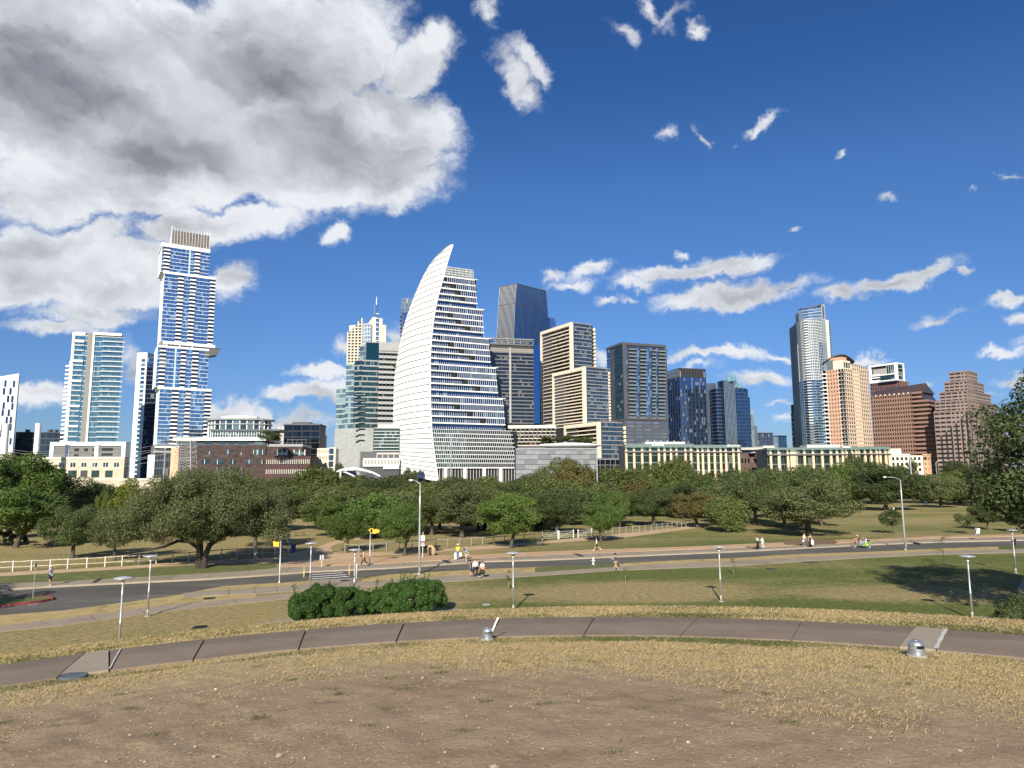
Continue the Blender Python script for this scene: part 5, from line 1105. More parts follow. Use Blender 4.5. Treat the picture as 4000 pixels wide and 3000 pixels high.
for k in range(10):
    for j, a in enumerate((.06, .26, .46, .66, .83)): m = MB(); zz = zb - 4.2 - k * 3.0; w = (.14, .15, .14, .12, .13)[(j + k) % 5]; FR.quad(m, sr * a, sr * (a + w), zz, zz + 1.1, .36); bd.put('louvre_window', lw, m, rnd=True)
m = MB(); FR.box(m, sr, sr + 2.2, -6, -2, 0, Z - 3); bd.put('end_glass', g_blue, m); bd.done()
# blue glass tower with a slotted crown
FR, FL, Z = corner(*E_(362, 556), 650, 18); bd = Bld('office_tower', FR.P, 'blue gridded glass tower with a slotted dark crown, fourth right of the sail'); sr = FR.S(*E_(603, 578)); sl = FL.S(*E_(248, 580)); zc_ = FR.Z(*E_(370, 645)); zb = 12
core(bd, FR, FL, sr, sl, 0, zc_, c_dark); curtain(bd, FR, 0, sr, zb, zc_, 24, 14, glass('gridded_blue_glass', (.012, .030, .075), (.24, .44, .80), .52, (.2, .26, .32), .16), (c_dark, .35, .25), (c_dark, .5, .5, 2)); curtain(bd, FL, 0, sl, zb, Z - 1, 26, 10, g_navy, (c_dark, .4, .25), (c_dark, .3, .3, 2))
m = MB(); FR.box(m, .3, sr - .3, -10, -1.2, zc_, Z - 2.5); bd.put('plant_screen', mat('warm_grey_screen', (.42, .39, .35), .7), m)
for k in range(10): m = MB(); q = sr * k / 9; w = .3 + .9 * (k % 9 > 0); FR.box(m, max(0, q - w), min(sr, q + w), -1.1, .5, zc_, Z - 1.9); bd.put('crown_slot_pier', c_dark, m)
m = MB(); FR.box(m, 0, sr, -10, .6, Z - 1.9, Z - .6); bd.put('crown_beam', c_dark, m); m = MB(); FL.box(m, 0.1, sl, -.6, .2, zc_, Z - 1); bd.put('crown_wall', g_navy, m)
for k in range(8): m = MB(); q = sr * (.08 + .1 * k); FR.box(m, q, q + .4, .3, .7, zb, zb + 18); bd.put('lower_fin', c_dark, m)
bd.done()
# faceted tower with a folded glass crown
P = AT(*E_(885, 755), 800); bd = Bld('crowned_tower', (P.x, P.y), 'dark glass tower with white vertical fins and a pointed folded glass crown')
def slab_(a, b, y, Y, th, gl, nf, nb, sl=None, mu=None, dep=14):
    FR, FL, Z = corner(*E_(a, y), Y, th); s_ = FR.S(*E_(b, y)); core(bd, FR, FL, s_, dep, 0, Z, c_dark); curtain(bd, FR, 0, s_, 10, Z, nf, nb, gl, sl, mu); curtain(bd, FL, 0, dep, 10, Z, nf, 4, gl, sl, None); return FR, s_, Z
fin = (mat('silver_fin', (.45, .48, .50), .35, .4), .20, .4); dk = glass('indigo_glass', (.010, .022, .045), (.18, .32, .56), .42)
slab_(612, 705, 702, 822, 12, dk, 28, 9, None, fin); slab_(700, 785, 752, 806, 12, dk, 24, 6, (c_dark2, .9, .2)); FRc, sc_, Zc = slab_(775, 884, 676, 800, 14, glass('shaft_glass', (.02, .035, .05), (.34, .48, .62), .32), 30, 9, None, fin)
slab_(884, 998, 758, 803, 12, dk, 24, 10, (c_dark2, .4, .2)); slab_(998, 1016, 835, 812, 20, dk, 20, 2, (c_dark2, .4, .2)); slab_(1016, 1048, 955, 850, 12, g_pale, 16, 3, None, fin); slab_(1062, 1082, 1100, 880, 12, g_dark, 10, 3, None, fin)
cg = mat('blue_green_crown_glass', (.20, .36, .40), .25, .2)
for (a, tx, b, yb, yt, Y) in ((768, 790, 812, 690, 616, 808), (805, 836, 868, 690, 608, 802), (850, 874, 915, 745, 612, 806), (905, 930, 955, 750, 688, 804), (945, 968, 985, 757, 740, 806), (880, 905, 925, 752, 700, 815), (700, 768, 772, 752, 690, 815)):
    A, B, T = AT(*E_(a, yb), Y), AT(*E_(b, yb), Y), AT(*E_(tx, yt), Y + 4); Mx = (A + B) / 2 + Vector((0, -5, 0)); K = (A + B) / 2 + Vector((0, 12, 0)); m = MB(); m.add([A, Mx, B, K, T], [(0, 1, 4), (1, 2, 4), (2, 3, 4), (3, 0, 4), (3, 2, 1, 0)]); bd.put('crown_facet', cg, m)
bd.done()
for (a, b, y, Y, gl, lab) in ((1085, 1226, 1170, 980, g_navy, 'distant dark blue block with a flat dark top, left of the two far blocks'), (1226, 1352, 1196, 1000, g_sky, 'distant pale blue ribbed block, right of the two far blocks')):
    FR, FL, Z = corner(*E_(a, y), Y, 8); bd = Bld('apartment_block', FR.P, lab); sr = FR.S(*E_(b, y)); core(bd, FR, FL, sr, 20, 0, Z, c_dark); curtain(bd, FR, 0, sr, 5, Z, 13, 10, gl, (c_dark2, .5, .2), (c_grey if gl is g_sky else c_dark2, .6, .4, 1)); m = MB(); FR.box(m, -1, sr + 1, -18, 1, Z, Z + 1.2); bd.put('roof_edge', c_dark, m); bd.done()
# black tower with pale floor lines
FR, FL, Z = corner(*F_(232, 1005), 900, 35); bd = Bld('office_tower', FR.P, 'black tower with pale floor lines squeezed left of the round cornered tower'); sr, sl = FR.S(*F_(275, 1000)), FL.S(*F_(196, 1012)); core(bd, FR, FL, sr + 6, sl, 0, Z, c_dark); curtain(bd, FL, 0, sl, 8, Z - 2, 13, 4, g_dark, (c_grey, .7, .2), None); m = MB(); FR.box(m, 0, sr + 6, -sl * .9, 0, Z, Z + 8); bd.put('penthouse', c_dark, m); bd.done()
# tall round cornered tower
P = AT(*F_(370, 230), 840); bd = Bld('residential_tower', (P.x, P.y), 'tall curved blue and white tower with a scooped glass crown, tallest on the right')
xs = [(225, 240, 868), (245, 236, 852), (275, 232, 842), (312, 230, 836), (345, 226, 833), (380, 220, 832), (420, 212, 834), (460, 206, 838), (494, 202, 845)]
pts = [AT(*F_(x, y), Y) for x, y, Y in xs]; zt = np.mean([p.z for p in pts]); 
for a in range(len(pts) - 1):
    A, B = pts[a], pts[a + 1]; u = Vector((B.x - A.x, B.y - A.y)); L = u.length; u /= L; Fc = Face((A.x, A.y), u, (u.y, -u.x)); n = max(2, round(L / 2.4))
    zs0, zs1 = CAMZ + (zt - CAMZ) * .60, zt; glow = glass('slate_blue_glass', (.016, .036, .055), (.26, .44, .60), .42, (.10, .15, .17), .15)
    strip_ = a == 3
    curtain(bd, Fc, 0, L, 8, zs0, 36, n, glow, (mat('pale_blue_band', (.34, .40, .42), .5), .45, .3), (c_grey, .12, .2, 2) if a % 2 else None)
    zsp = zs1 if a not in (6, 7, 0) else zs0 + (zs1 - zs0) * .62
    if a in (6, 7, 0): curtain(bd, Fc, 0, L, zs0, zsp, 14, n, glow, (MATS['pale_blue_band'], .5, .3), (c_white, .2, .2, 1)); punched(bd, Fc, 0, L, zsp, zs1, 8, n, c_grey2 if a == 0 else mat('pale_frame', (.40, .42, .41), .6), glow, .62, .62, .3)
    else: punched(bd, Fc, 0, L, zs0, zs1, 22, n, mat('pale_frame', (.40, .42, .41), .6), glow, .60, .62, .3)
    if strip_:
        for i in range(58): m = MB(); zz = 8 + (zs1 - 8) * i / 58; Fc.box(m, -.3, L, .05, 1.6, zz, zz + 1.0); bd.put('balcony', c_white if i > 18 else c_grey, m)
m = MB(); m.prism([(p.x, p.y + .6) for p in pts] + [(pts[-1].x, pts[-1].y + 24), (pts[0].x + 3, pts[0].y + 24)], 0, zt - .3); bd.put('core', c_dark2, m)
FRb, _, _ = corner(*F_(494, 202), 845, 24); s0, s1, s2 = 0, FRb.S(*F_(520, 200)), FRb.S(*F_(546, 200)); m = MB(); FRb.box(m, .05, s1, -20, .3, 0, zt + 1); bd.put('slab_wall', mat('pale_concrete_wall', (.55, .57, .54), .7), m)
m = MB(); FRb.box(m, s1, s2 - 2, -20, -1.5, 0, zt); bd.put('core', c_dark, m)
for i in range(58): m = MB(); zz = 8 + (zt - 8) * i / 58; FRb.box(m, s1, s2, -8, .8, zz, zz + .45); bd.put('corner_balcony', c_grey, m)
cpts = [AT(*F_(x, y), Y) for x, y, Y in ((262, 132, 862), (300, 122, 852), (340, 116, 848), (385, 108, 846), (425, 98, 848), (458, 86, 852))]; zcb = zt
for a in range(5):
    A, B = cpts[a], cpts[a + 1]
    for i in range(5):
        m = MB(); f0, f1 = i / 5, (i + 1) / 5; m.add([(A.x, A.y, zcb + (A.z - zcb) * f0), (B.x, B.y, zcb + (B.z - zcb) * f0), (B.x, B.y, zcb + (B.z - zcb) * f1), (A.x, A.y, zcb + (A.z - zcb) * f1)], [(0, 1, 2, 3)]); bd.put('crown_glass', g_lit if a in (3, 4) and i < 4 else glass('crown_blue_glass', (.06, .10, .16), (.5, .66, .85), .5), m, rnd=True)
        m = MB(); m.tube([(A.x, A.y - .3, zcb + (A.z - zcb) * f1), (B.x, B.y - .3, zcb + (B.z - zcb) * f1)], .28, 4); bd.put('crown_rail', c_white, m)
m = MB(); m.tube([p + Vector((0, -.4, 0)) for p in cpts], .7, 5); bd.put('crown_rim', c_greyd, m); m = MB(); m.prism([(p.x + (2 if i == 0 else 0), p.y + 3) for i, p in enumerate(cpts)] + [(cpts[-1].x, cpts[-1].y + 20), (cpts[0].x + 4, cpts[0].y + 20)], zcb, cpts[2].z - 1); bd.put('crown_core', c_grey, m)
FRc2, _, Zc2 = corner(*F_(458, 86), 852, 24); s_ = FRc2.S(*F_(488, 90)); m = MB(); FRc2.box(m, 0, s_, -22, .2, zt, Zc2); bd.put('crown_frame', c_grey2, m); m = MB(); FRc2.quad(m, s_ * .2, s_ * .7, zt + 4, Zc2 - 2, .25); bd.put('crown_louvre', c_dark2, m); bd.done()
# peach residential tower with arched roof
FR, FL, Z = corner(*F_(655, 640), 560, 38); bd = Bld('residential_tower', FR.P, 'peach and pink apartment tower with a curved dark roof over its corner'); sr, sl = FR.S(*F_(862, 625)), FL.S(*F_(466, 655)); zb = 10; nf = 26; core(bd, FR, FL, sr, sl, 0, Z - .2, c_peach, .5)
g_pe = glass('grey_apartment_glass', (.014, .018, .022), (.28, .34, .40), .18, (.14, .14, .12), .1)
punched(bd, FL, 0, sl * .28, zb, Z, nf, 2, c_white, g_pe, .86, .70, .4); punched(bd, FL, sl * .28, sl * .80, zb, Z, nf, 4, c_pink, g_pe, .36, .45, .3); punched(bd, FL, sl * .80, sl, zb, Z, nf, 1, c_white, g_pe, .8, .7, .5)
for i in range(nf):
    zz = zb + i * (Z - zb) / nf; m = MB(); FL.box(m, sl * .28, sl * .8, .02, .12, zz - .12, zz + .18); bd.put('stone_band', c_peach, m)
balconies(bd, FL, sl * .82, sl + 1, zb, Z, nf, 1.8, c_white, c_white, .35, .4); balconies(bd, FL, -.6, sl * .2, zb, Z, nf, 1.4, c_peach, c_dark2, .35, 1.0)
punched(bd, FR, 0, sr * .34, zb, Z + .02, nf, 4, c_peach, g_pe, .70, .68, .5); punched(bd, FR, sr * .34, sr * .62, zb, Z + 5, nf + 1, 3, c_peach, g_pe, .68, .66, .9); punched(bd, FR, sr * .62, sr, zb, Z + 4.5, nf + 1, 5, c_peach, g_pe, .68, .66, .5)
m = MB(); FR.box(m, sr * .34, sr - .3, -14, -.9, Z - 1, Z + 4.2); bd.put('core', c_peach, m)
m = MB(); FL.box(m, sl * .1, sl * .75, -9, -1.5, Z, Z + 10); bd.put('penthouse', c_pink, m); m = MB(); FL.box(m, sl * .45, sl * .8, -8, -1.0, Z, Z + 8); bd.put('penthouse_glass', g_navy, m); m = MB(); FR.box(m, .5, sr * .3, -9, -.6, Z, Z + 7); bd.put('penthouse', c_cream, m)
for k in range(3): m = MB(); q = sr * (.03 + .09 * k); FR.quad(m, q, q + sr * .065, Z + 1, Z + 5.5, -.5); bd.put('arched_window', g_pe, m, rnd=True)
m = MB(); rf = []
for k in range(11):
    t = k / 10; p = (Vector(FL.pt(sl * .85 * (1 - t), 1.0, 0)) if False else Vector(FL.pt(sl * .86, 1.2, 0)).lerp(Vector(FR.pt(sr * .4, 1.2, 0)), t)); rf.append(Vector((p.x, p.y - 4 * math.sin(math.pi * t), Z + 5.5 + 6.5 * math.sin(math.pi * (t * .9 + .05)))))
for p in rf: m.v += [tuple(p), tuple(p + Vector((3, 13, -1.0))), tuple(p + Vector((0, 0, .8))), tuple(p + Vector((3, 13, 0)))]
for i in range(10): a = i * 4; m.f += [(a, a + 4, a + 5, a + 1), (a + 2, a + 3, a + 7, a + 6), (a, a + 2, a + 6, a + 4)]; m.mi += [0, 0, 0]
bd.put('curved_roof', c_dark, m); bd.done()
# white framed penthouse tower over a brown base
FR, FL, Z = corner(*F_(1106, 588), 760, 35); bd = Bld('residential_tower', FR.P, 'white framed glass penthouse tower on a brown base behind the sloped dark roof'); sr, sl = FR.S(*F_(1166, 594)), FL.S(*F_(872, 621)); zm = FR.Z(*F_(1106, 745)); core(bd, FR, FL, sr, sl, 0, Z - .5, c_dark2, 1.5)
frame(bd, FL, 0, sl, zm, Z, 2.0, c_white2, -2, 1.0); frame(bd, FR, 0, sr, zm, Z, 1.2, c_white2, -2, 1.0); zc_ = (zm + Z) / 2 - 2; m = MB(); FL.box(m, 2, sl - 2, -1, 1, zc_ - .6, zc_ + .6); bd.put('frame', c_white2, m)
curtain(bd, FL, sl * .05, sl * .36, zc_ + .6, Z - 2, 2, 4, g_green, None, (c_white, .2, .2)); m = MB(); FL.box(m, sl * .36, sl * .85, -.5, .2, zc_ + .6, Z - 5); bd.put('wall', mat('stone_grey_panel', (.36, .34, .31), .7), m); curtain(bd, FL, sl * .05, sl * .6, zm + 2, zc_ - .6, 2, 8, g_green, (c_dark, .3, .2), None)
for k in range(3): m = MB(); FL.box(m, sl * .62, sl - 2, -.5, .5, zm + 2 + k * 3.2, zm + 3.2 + k * 3.2); bd.put('floor_band', c_white2, m)
curtain(bd, FR, 1.2, sr - 1.2, zm + 2, Z - 2, 4, 3, g_green, (c_white, .3, .2), None); zq = zm; punched(bd, FL, -2, sl, zq - 40, zq, 9, 13, mat('dark_red_brown_panel', (.15, .075, .06), .7), g_dark, .5, .6, .4); m = MB(); FL.box(m, -2, sl, -18, -.5, 0, zq - .2); bd.put('lower_tower', MATS['dark_red_brown_panel'], m)
m = MB(); FR.box(m, -4, sr + 12, -18, 1.5, zq - .3, zq + .7); bd.put('canopy', c_grey, m); bd.done()
# brown granite tower with a dark sloping roof
FR, FL, Z = corner(*F_(1330, 846), 600, 40); bd = Bld('office_tower', FR.P, 'brown granite office tower with square windows under a dark sloping roof'); sl = FL.S(*F_(884, 880)); zb = 6; nf = 20
FRx = FR; m = MB(); P = FR.P; dep = 26; q = [P, P + FR.u * dep, P + FR.u * dep + FL.u * sl, P + FL.u * sl]; m.prism([(p.x, p.y) for p in (P + FR.u * .5 + FL.u * .5, P + FR.u * dep + FL.u * .5, P + FR.u * dep + FL.u * (sl - .5), P + FR.u * .5 + FL.u * (sl - .5))], 0, Z - .1); bd.put('core', c_granite, m)
s_a = sl * .20; punched(bd, FL, s_a, sl, zb, Z, nf, 17, c_granite, g_brown, .56, .52, .4)
curtain(bd, FL, .0, s_a, zb, Z, nf, 4, g_brown, (c_granite, 1.75, .5), None)
def gband(off, z1, w0, w1, dd):
    F2 = FL.off(-w1, dd); m = MB(); F2.box(m, .2, w1 - w0, -24, -.3, 0, z1 - .1); bd.put('core', c_granite, m); k = max(1, round((z1 - zb) / ((Z - zb) / nf))); curtain(bd, F2, 0, w1 - w0, zb, zb + k * (Z - zb) / nf, k, 3, g_brown, (c_granite, 1.75, .5), None)
    F3 = Face(F2.P, FR.u, FR.n); curtain(bd, F3, 0, 22, zb, zb + k * (Z - zb) / nf, k, 8, g_brown, (c_granite, 1.75, .5), None)
s1, s2 = -FL.S(*F_(1383, 935)), -FL.S(*F_(1424, 1022)); gband(0, FL.Z(*F_(1383, 932)), 0, s1, 0.0); gband(0, FL.Z(*F_(1424, 1020)), s1, s2, 0.0)
zr1 = FL.Z(*F_(1325, 755)); m = MB(); A0, A1 = FL.pt(sl - .3, -1.5, Z), FL.pt(-1.0, -1.5, Z); B0, B1 = FL.pt(sl - .3, -11, zr1 - 3), FL.pt(.5, -11, zr1); C0, C1 = FL.pt(sl, -26, Z), FL.pt(-1, -26, Z)
m.add([A0, A1, B0, B1, C0, C1], [(0, 1, 3, 2), (2, 3, 5, 4), (1, 5, 3), (0, 2, 4)]); bd.put('sloping_roof', c_slate, m)
for (sa, zt_, sb, zb2) in ((0, zr1 - 16, s1, FL.Z(*F_(1383, 932))), (s1, zr1 - 38, s2, FL.Z(*F_(1424, 1020)))):
    m = MB(); m.add([FL.pt(-sa, .2, zt_ + 6), FL.pt(-sb - .5, .2, zb2), FL.pt(-sa, .2, zb2), FL.pt(-sa, -22, zt_ + 6), FL.pt(-sb - .5, -22, zb2), FL.pt(-sa, -22, zb2)], [(0, 2, 1), (3, 4, 5), (0, 1, 4, 3)]); bd.put('glazed_gable', mat('dark_gable_glass', (.04, .032, .034), .2), m)
for k in range(8): m = MB(); q_ = sl * (.25 + .09 * k); FL.box(m, q_, q_ + 1.2, -1.4, -.6, Z, Z + 1.0); bd.put('roof_unit', c_cream, m)
bd.done()
# stepped pink granite tower
P = AT(*F_(1720, 665), 572); bd = Bld('office_tower', (P.x, P.y), 'stepped pink granite ziggurat office tower, rightmost of the skyline'); prev = None
steps_ = [(1720, 664, 1562, 686, 1806, 672, 752), (1722, 748, 1521, 768, 1862, 752, 832), (1725, 832, 1480, 855, 1920, 834, 918), (1728, 915, 1440, 940, 1976, 918, 1000), (1731, 1000, 1431, 1022, 2040, 1000, 1485)]
for i, (mx, my, lx, ly, rx, ry, yb) in enumerate(steps_):
    FR, FL, Z = corner(*F_(mx, my), 572 - 3.0 * i, 40); sl, sr = FL.S(*F_(lx, ly)), FR.S(*F_(rx, ry)); z0 = FR.Z(*F_(mx, yb)) if i < 4 else 3.0; nf = max(3, round((Z - z0) / 3.55))
    core(bd, FR, FL, sr, sl, 0 if i == 4 else z0 - 6, Z - .1, c_granite2, .3)
    for Fc, L in ((FL, sl), (FR, sr)):
        mid_ = .5 if i == 4 else .35; punched(bd, Fc, 0, L * mid_, z0, Z, nf, max(2, round(L * mid_ / 3.4)), c_granite2, g_pale if False else glass('dusk_glass', (.02, .018, .018), (.30, .30, .32), .16), .62, .42, .35); punched(bd, Fc, L * mid_, L, z0, Z, nf, max(2, round(L * (1 - mid_) / 4.2)), c_granite2, MATS['dusk_glass'], .86, .46, .35)
    m = MB(); FR.box(m, 0, sr, -.2, .3, Z - .1, Z + .7); bd.put('parapet', c_granite2, m); m = MB(); FL.box(m, 0, sl, -.2, .3, Z - .1, Z + .69); bd.put('parapet', c_granite2, m)
for Fc, n in ((FL, 6), (FR, 7)):
    L = sl if Fc is FL else sr
    for k in range(n): m = MB(); q_ = L * (.04 + .92 * k / n); Fc.box(m, q_, q_ + 1.1, .02, .2, 3, Z - 3 - 3.4 * k); bd.put('dark_slot', c_black, m)
bd.done()

# ------------------------------------------------------------------ low buildings by the river
def lowrise(pref, name, label, Y, th, cols, roof, org, sc, ytop, yband, ybot, texts, wide=()):
    x0, x1 = roof; q = lambda x, y: (org[0] + x / sc, org[1] + y / sc)
    FR, FL, Z = corner(*q(x0, ytop), Y, th); b = Bld(name, FR.P, label) if pref is None else pref; sr = FR.S(*q(x1, ytop)); core(b, FR, FL, sr, 22, 0, Z - .3, c_dark2)
    z1, z2, zb = FR.Z(*q(x0, yband)), FR.Z(*q(x0, yband + 85)), FR.Z(*q(x0, ybot)); cs = [FR.S(*q(c, 350)) for c in cols]
    m = MB(); FR.box(m, -.3, sr + .3, -6, .9, z1, Z); b.put('roof_band', c_green, m)
    fl = 4; curtain(b, FR, 0, sr, zb, z1, fl, max(6, int(sr / 2.2)), glass('river_office_glass', (.010, .018, .017), (.26, .36, .36), .17, (.12, .14, .12), .1), (c_green, .55, .2), (c_green, .12, .2, 2), d=-.2)
    for k, c in enumerate(cs):
        w = .58 if cols[k] not in wide else 2.0
        m = MB(); FR.box(m, c - w, c + w, 0, 1.6, 0 if k % 5 == 2 else zb - 2, z1 - 1.2); b.put('column', c_sandc, m)
        m = MB(); FR.box(m, c - w * .8, c + w * .8, 0, 1.0, z1 - 1.2, z1); b.put('column_cap', c_green, m)
    m = MB(); FR.box(m, -.3, sr + .3, .2, 1.9, z2 - .5, z2 + .2); b.put('brown_beam', mat('dark_brown_beam', (.06, .045, .04), .6), m); m = MB(); FR.box(m, -.3, sr + .3, .2, 2.0, z2 + .25, z2 + .5); b.put('steel_beam', c_steel, m)
    m = MB(); FR.box(m, 0, sr, .1, 1.5, zb - 1.4, zb - .1); b.put('stone_sill', c_sandc, m)
    for (tx, ty, s_) in texts:
        cu = bpy.data.curves.new('sign', 'FONT'); cu.body = s_; cu.size = 3.3; cu.extrude = .08; cu.resolution_u = 2; cu.offset = .035; to = bpy.data.objects.new('tmp', cu); COL.objects.link(to)
        dg = bpy.context.evaluated_depsgraph_get(); me_ = bpy.data.meshes.new_from_object(to.evaluated_get(dg)); bpy.data.objects.remove(to); q_, z_ = FR.sz(*q(tx, ty)); wv = max(v.co.x for v in me_.vertices) if len(me_.vertices) else 1
        want = (230 / sc) / F_PX * Y if len(s_) > 8 else wv
        m = MB(); vv = []
        for v in me_.vertices: p = FR.pt(q_ + 2.0 + v.co.x * (want - 2) / wv, 1.0 + v.co.z, z_ + v.co.y * .42); vv.append(p)
        m.add(vv, [tuple(p.vertices) for p in me_.polygons])
        b.put('sign_lettering', mat('white_sign_letter', (.85, .85, .85), .5), m)
        m = MB(); c0 = [(0, .3), (1.6, 2.2), (3.4, 2.4), (2.4, 1.3), (3.6, .2), (1.4, .1)]; m.add([FR.pt(q_ + a * .48, 1.1, z_ + h * .5) for a, h in c0], [(0, 1, 2, 3), (0, 3, 4, 5)]); b.put('sign_emblem', MATS['white_sign_letter'], m)
    return b, FR, sr, Z
b, FRl, srl, Zl = lowrise(None, 'office_building', 'long low building of sandstone columns and green glass, left of the city hall', 400, 2, (22, 168, 318, 472, 632, 740, 860, 963, 1130, 1235), (10, 1282), (2440, 1700), 4.81, 168, 232, 800, ((500, 203, 'SILICON LABS'),))
m = MB(); FRl.box(m, FRl.S(2525, 1730), FRl.S(2682, 1730), -14, -3, Zl, FRl.Z(2600, 1725)); b.put('plant_screen', mat('pale_roof_screen', (.56, .55, .52), .7), m)
for k in range(5): m = MB(); x_ = FRl.S(2540 + 26 * k, 1725); m.lathe([(.3, 0), (.3, .5), (.1, .8)], FRl.pt(x_, -6, FRl.Z(2600, 1725)), 8); b.put('roof_vent', c_white, m)
lowrise(b, '', '', 404, -2, (1365, 1455, 1565, 1678, 1793, 1890, 2030, 2130), (1284, 2168), (2440, 1700), 4.81, 185, 240, 800, ((1912, 215, 'SILICON LABS'),)); b.done()
b, FRl, srl, Zl = lowrise(None, 'office_building', 'long low building of sandstone columns and green glass, right of the city hall', 400, -2, (32, 168, 325, 428, 470, 612, 762, 918, 1068, 1175, 1272, 1338, 1438, 1505), (-20, 1535), (3000, 1690), 4.424, 262, 300, 800, (), (428,))
m = MB(); FRl.box(m, FRl.S(3160, 1742), FRl.S(3290, 1742), -14, -3, Zl, FRl.Z(3230, 1736)); b.put('plant_screen', MATS['pale_roof_screen'], m); m = MB(); FRl.box(m, FRl.S(3288, 1750), FRl.S(3318, 1750), 1.0, 1.3, FRl.Z(3300, 1749), FRl.Z(3300, 1743)); b.put('sign_plate', c_white, m)
lowrise(b, '', '', 404, 2, (1550, 1655, 1760, 1855, 1915, 2010, 2070), (1537, 2085), (3000, 1690), 4.424, 245, 290, 800, ()); b.done()
# city hall
FR, FL, Z = corner(*E_(930, 1318), 440, 0); bd = Bld('city_hall', FR.P, 'low city hall with jutting white roofs and a slanted dark screen'); S = lambda x: FR.S(*E_(x, 1350)); ZZ = lambda y: FR.Z(*E_(1080, y))
m = MB(); FR.box(m, S(925), S(1200), -30, 0, 0, ZZ(1345)); bd.put('wall', mat('reddish_dark_stone', (.10, .06, .05), .8, var=.3, vscale=.5), m); m = MB(); FR.box(m, S(925), S(1255), -30, 3, ZZ(1322), ZZ(1300)); bd.put('roof', mat('weathered_copper_roof', (.42, .40, .36), .7), m)
m = MB(); FR.box(m, S(1140), S(1240), -20, 1, ZZ(1302), ZZ(1284)); bd.put('penthouse', c_cream, m); m = MB(); FR.box(m, S(1000), S(1230), -20, 4, ZZ(1352), ZZ(1345)); bd.put('roof', c_grey, m)
m = MB(); m.add([FR.pt(S(1035), 5, ZZ(1370)), FR.pt(S(1068), 5, ZZ(1366)), FR.pt(S(1145), 8, ZZ(1475)), FR.pt(S(1108), 8, ZZ(1480)), FR.pt(S(1035), 4, ZZ(1371)), FR.pt(S(1068), 4, ZZ(1367)), FR.pt(S(1145), 7, ZZ(1476)), FR.pt(S(1108), 7, ZZ(1481))], [(0, 3, 2, 1), (4, 5, 6, 7), (0, 1, 5, 4), (2, 3, 7, 6), (0, 4, 7, 3), (1, 2, 6, 5)]); bd.put('slanted_screen', c_dark2, m)
for k in range(8): m = MB(); FR.box(m, S(935 + 30 * k), S(950 + 30 * k), .05, .2, ZZ(1440), ZZ(1400)); bd.put('window', g_dark, m, rnd=True)
bd.done()
FR, FL, Z = corner(*F_(1056, 1380), 520, 4); bd = Bld('civic_building', FR.P, 'small cream classical building left of the orange bell tower'); sr = FR.S(*F_(1335, 1385)); core(bd, FR, FL, sr, 15, 0, Z - 1, c_creamw, 0, name='wall'); m = MB(); FR.box(m, -.5, sr * .6, -15, .6, Z - 1, Z); bd.put('cornice', c_white, m); m = MB(); FR.box(m, 0, sr * .35, -12, 0, Z, Z + 4); bd.put('attic', c_creamw, m)
for i in range(3):
    for j in range(7): m = MB(); q_ = 1 + sr * .135 * j; FR.box(m, q_, q_ + 1.8, .01, .1, Z - 4.5 - i * 4, Z - 2.2 - i * 4); bd.put('window', g_dark, m, rnd=True)
bd.done()
FR, FL, Z = corner(*F_(1372, 1378), 430, 40); bd = Bld('bell_tower', FR.P, 'slim orange stucco bell tower with arched openings'); sl, sr = FL.S(*F_(1340, 1382)), FR.S(*F_(1404, 1380)); core(bd, FR, FL, sr, sl, 0, Z - .6, c_orange, 0, name='wall'); m = MB(); P = FR.P - (FR.u + FL.u) * .35; q_ = [P, P + FR.u * (sr + .7), P + FR.u * (sr + .7) + FL.u * (sl + .7), P + FL.u * (sl + .7)]; m.prism([(p.x, p.y) for p in q_], Z - .6, Z); bd.put('cornice', c_orange, m)
for Fc, L in ((FL, sl), (FR, sr)):
    for k in range(3):
        m = MB(); c_ = L * (.25 + .25 * k); arc = [Fc.pt(c_ + .32 * math.cos(a), .04, Z - 2.0 + .32 * math.sin(a)) for a in np.linspace(0, math.pi, 7)]; m.add([Fc.pt(c_ - .32, .04, Z - 3.6), Fc.pt(c_ + .32, .04, Z - 3.6)] + arc, [tuple(range(9))]); bd.put('arched_opening', c_dark, m)
    for zz in (5.5, 8.5, 11.5): m = MB(); Fc.box(m, L * .5 - .3, L * .5 + .3, 0, .06, Z - zz - 1, Z - zz); bd.put('window', c_dark, m)
bd.done()
# white low hall glimpsed among the trees, right
FR, FL, Z = corner(3590, 1862, 335, 2); bd = Bld('low_hall', FR.P, 'low white roofed hall glimpsed among the trees at the right'); sr = FR.S(3700, 1866); core(bd, FR, FL, sr, 10, 0, Z, c_white, 0, name='wall'); m = MB(); FR.box(m, -.5, sr + .5, -11, .6, Z, Z + .35); bd.put('roof', c_white2, m); m = MB(); FR.box(m, 1, sr - 1, 0, .06, Z - 3, Z - 1.6); bd.put('window_strip', c_dark2, m); bd.done()
# white arched canopy among the trees
o = empty('arched_canopy', G(1410, 1935), 'white double arch of a footbridge canopy above the trees left of the sail', 'arch'); Y = 290.0
for dx, n_ in ((0, 'arch_rib'), (9, 'arch_rib')):
    m = MB(); P = [AT(x - dx, y + dx * .55, Y + dx * .25) for x, y in ((1325, 1838), (1350, 1832), (1385, 1830), (1420, 1835), (1455, 1846), (1480, 1858), (1498, 1872), (1512, 1890))]; m.tube(P, .38, 6); m.build(n_, c_white2, o)
m = MB(); P = [AT(x, y, Y + 1) for x, y in ((1322, 1838), (1350, 1845), (1375, 1856), (1395, 1868), (1410, 1880))]; m.tube(P, .3, 6); m.build('arch_rib', c_white2, o)
for k in range(6): m = MB(); x = 1345 + 22 * k; m.tube([AT(x, 1832 + abs(k - 1.5) * 4, Y), AT(x - 9, 1838 + abs(k - 1.5) * 4.5, Y + 2)], .14, 5); m.build('strut', c_white2, o)
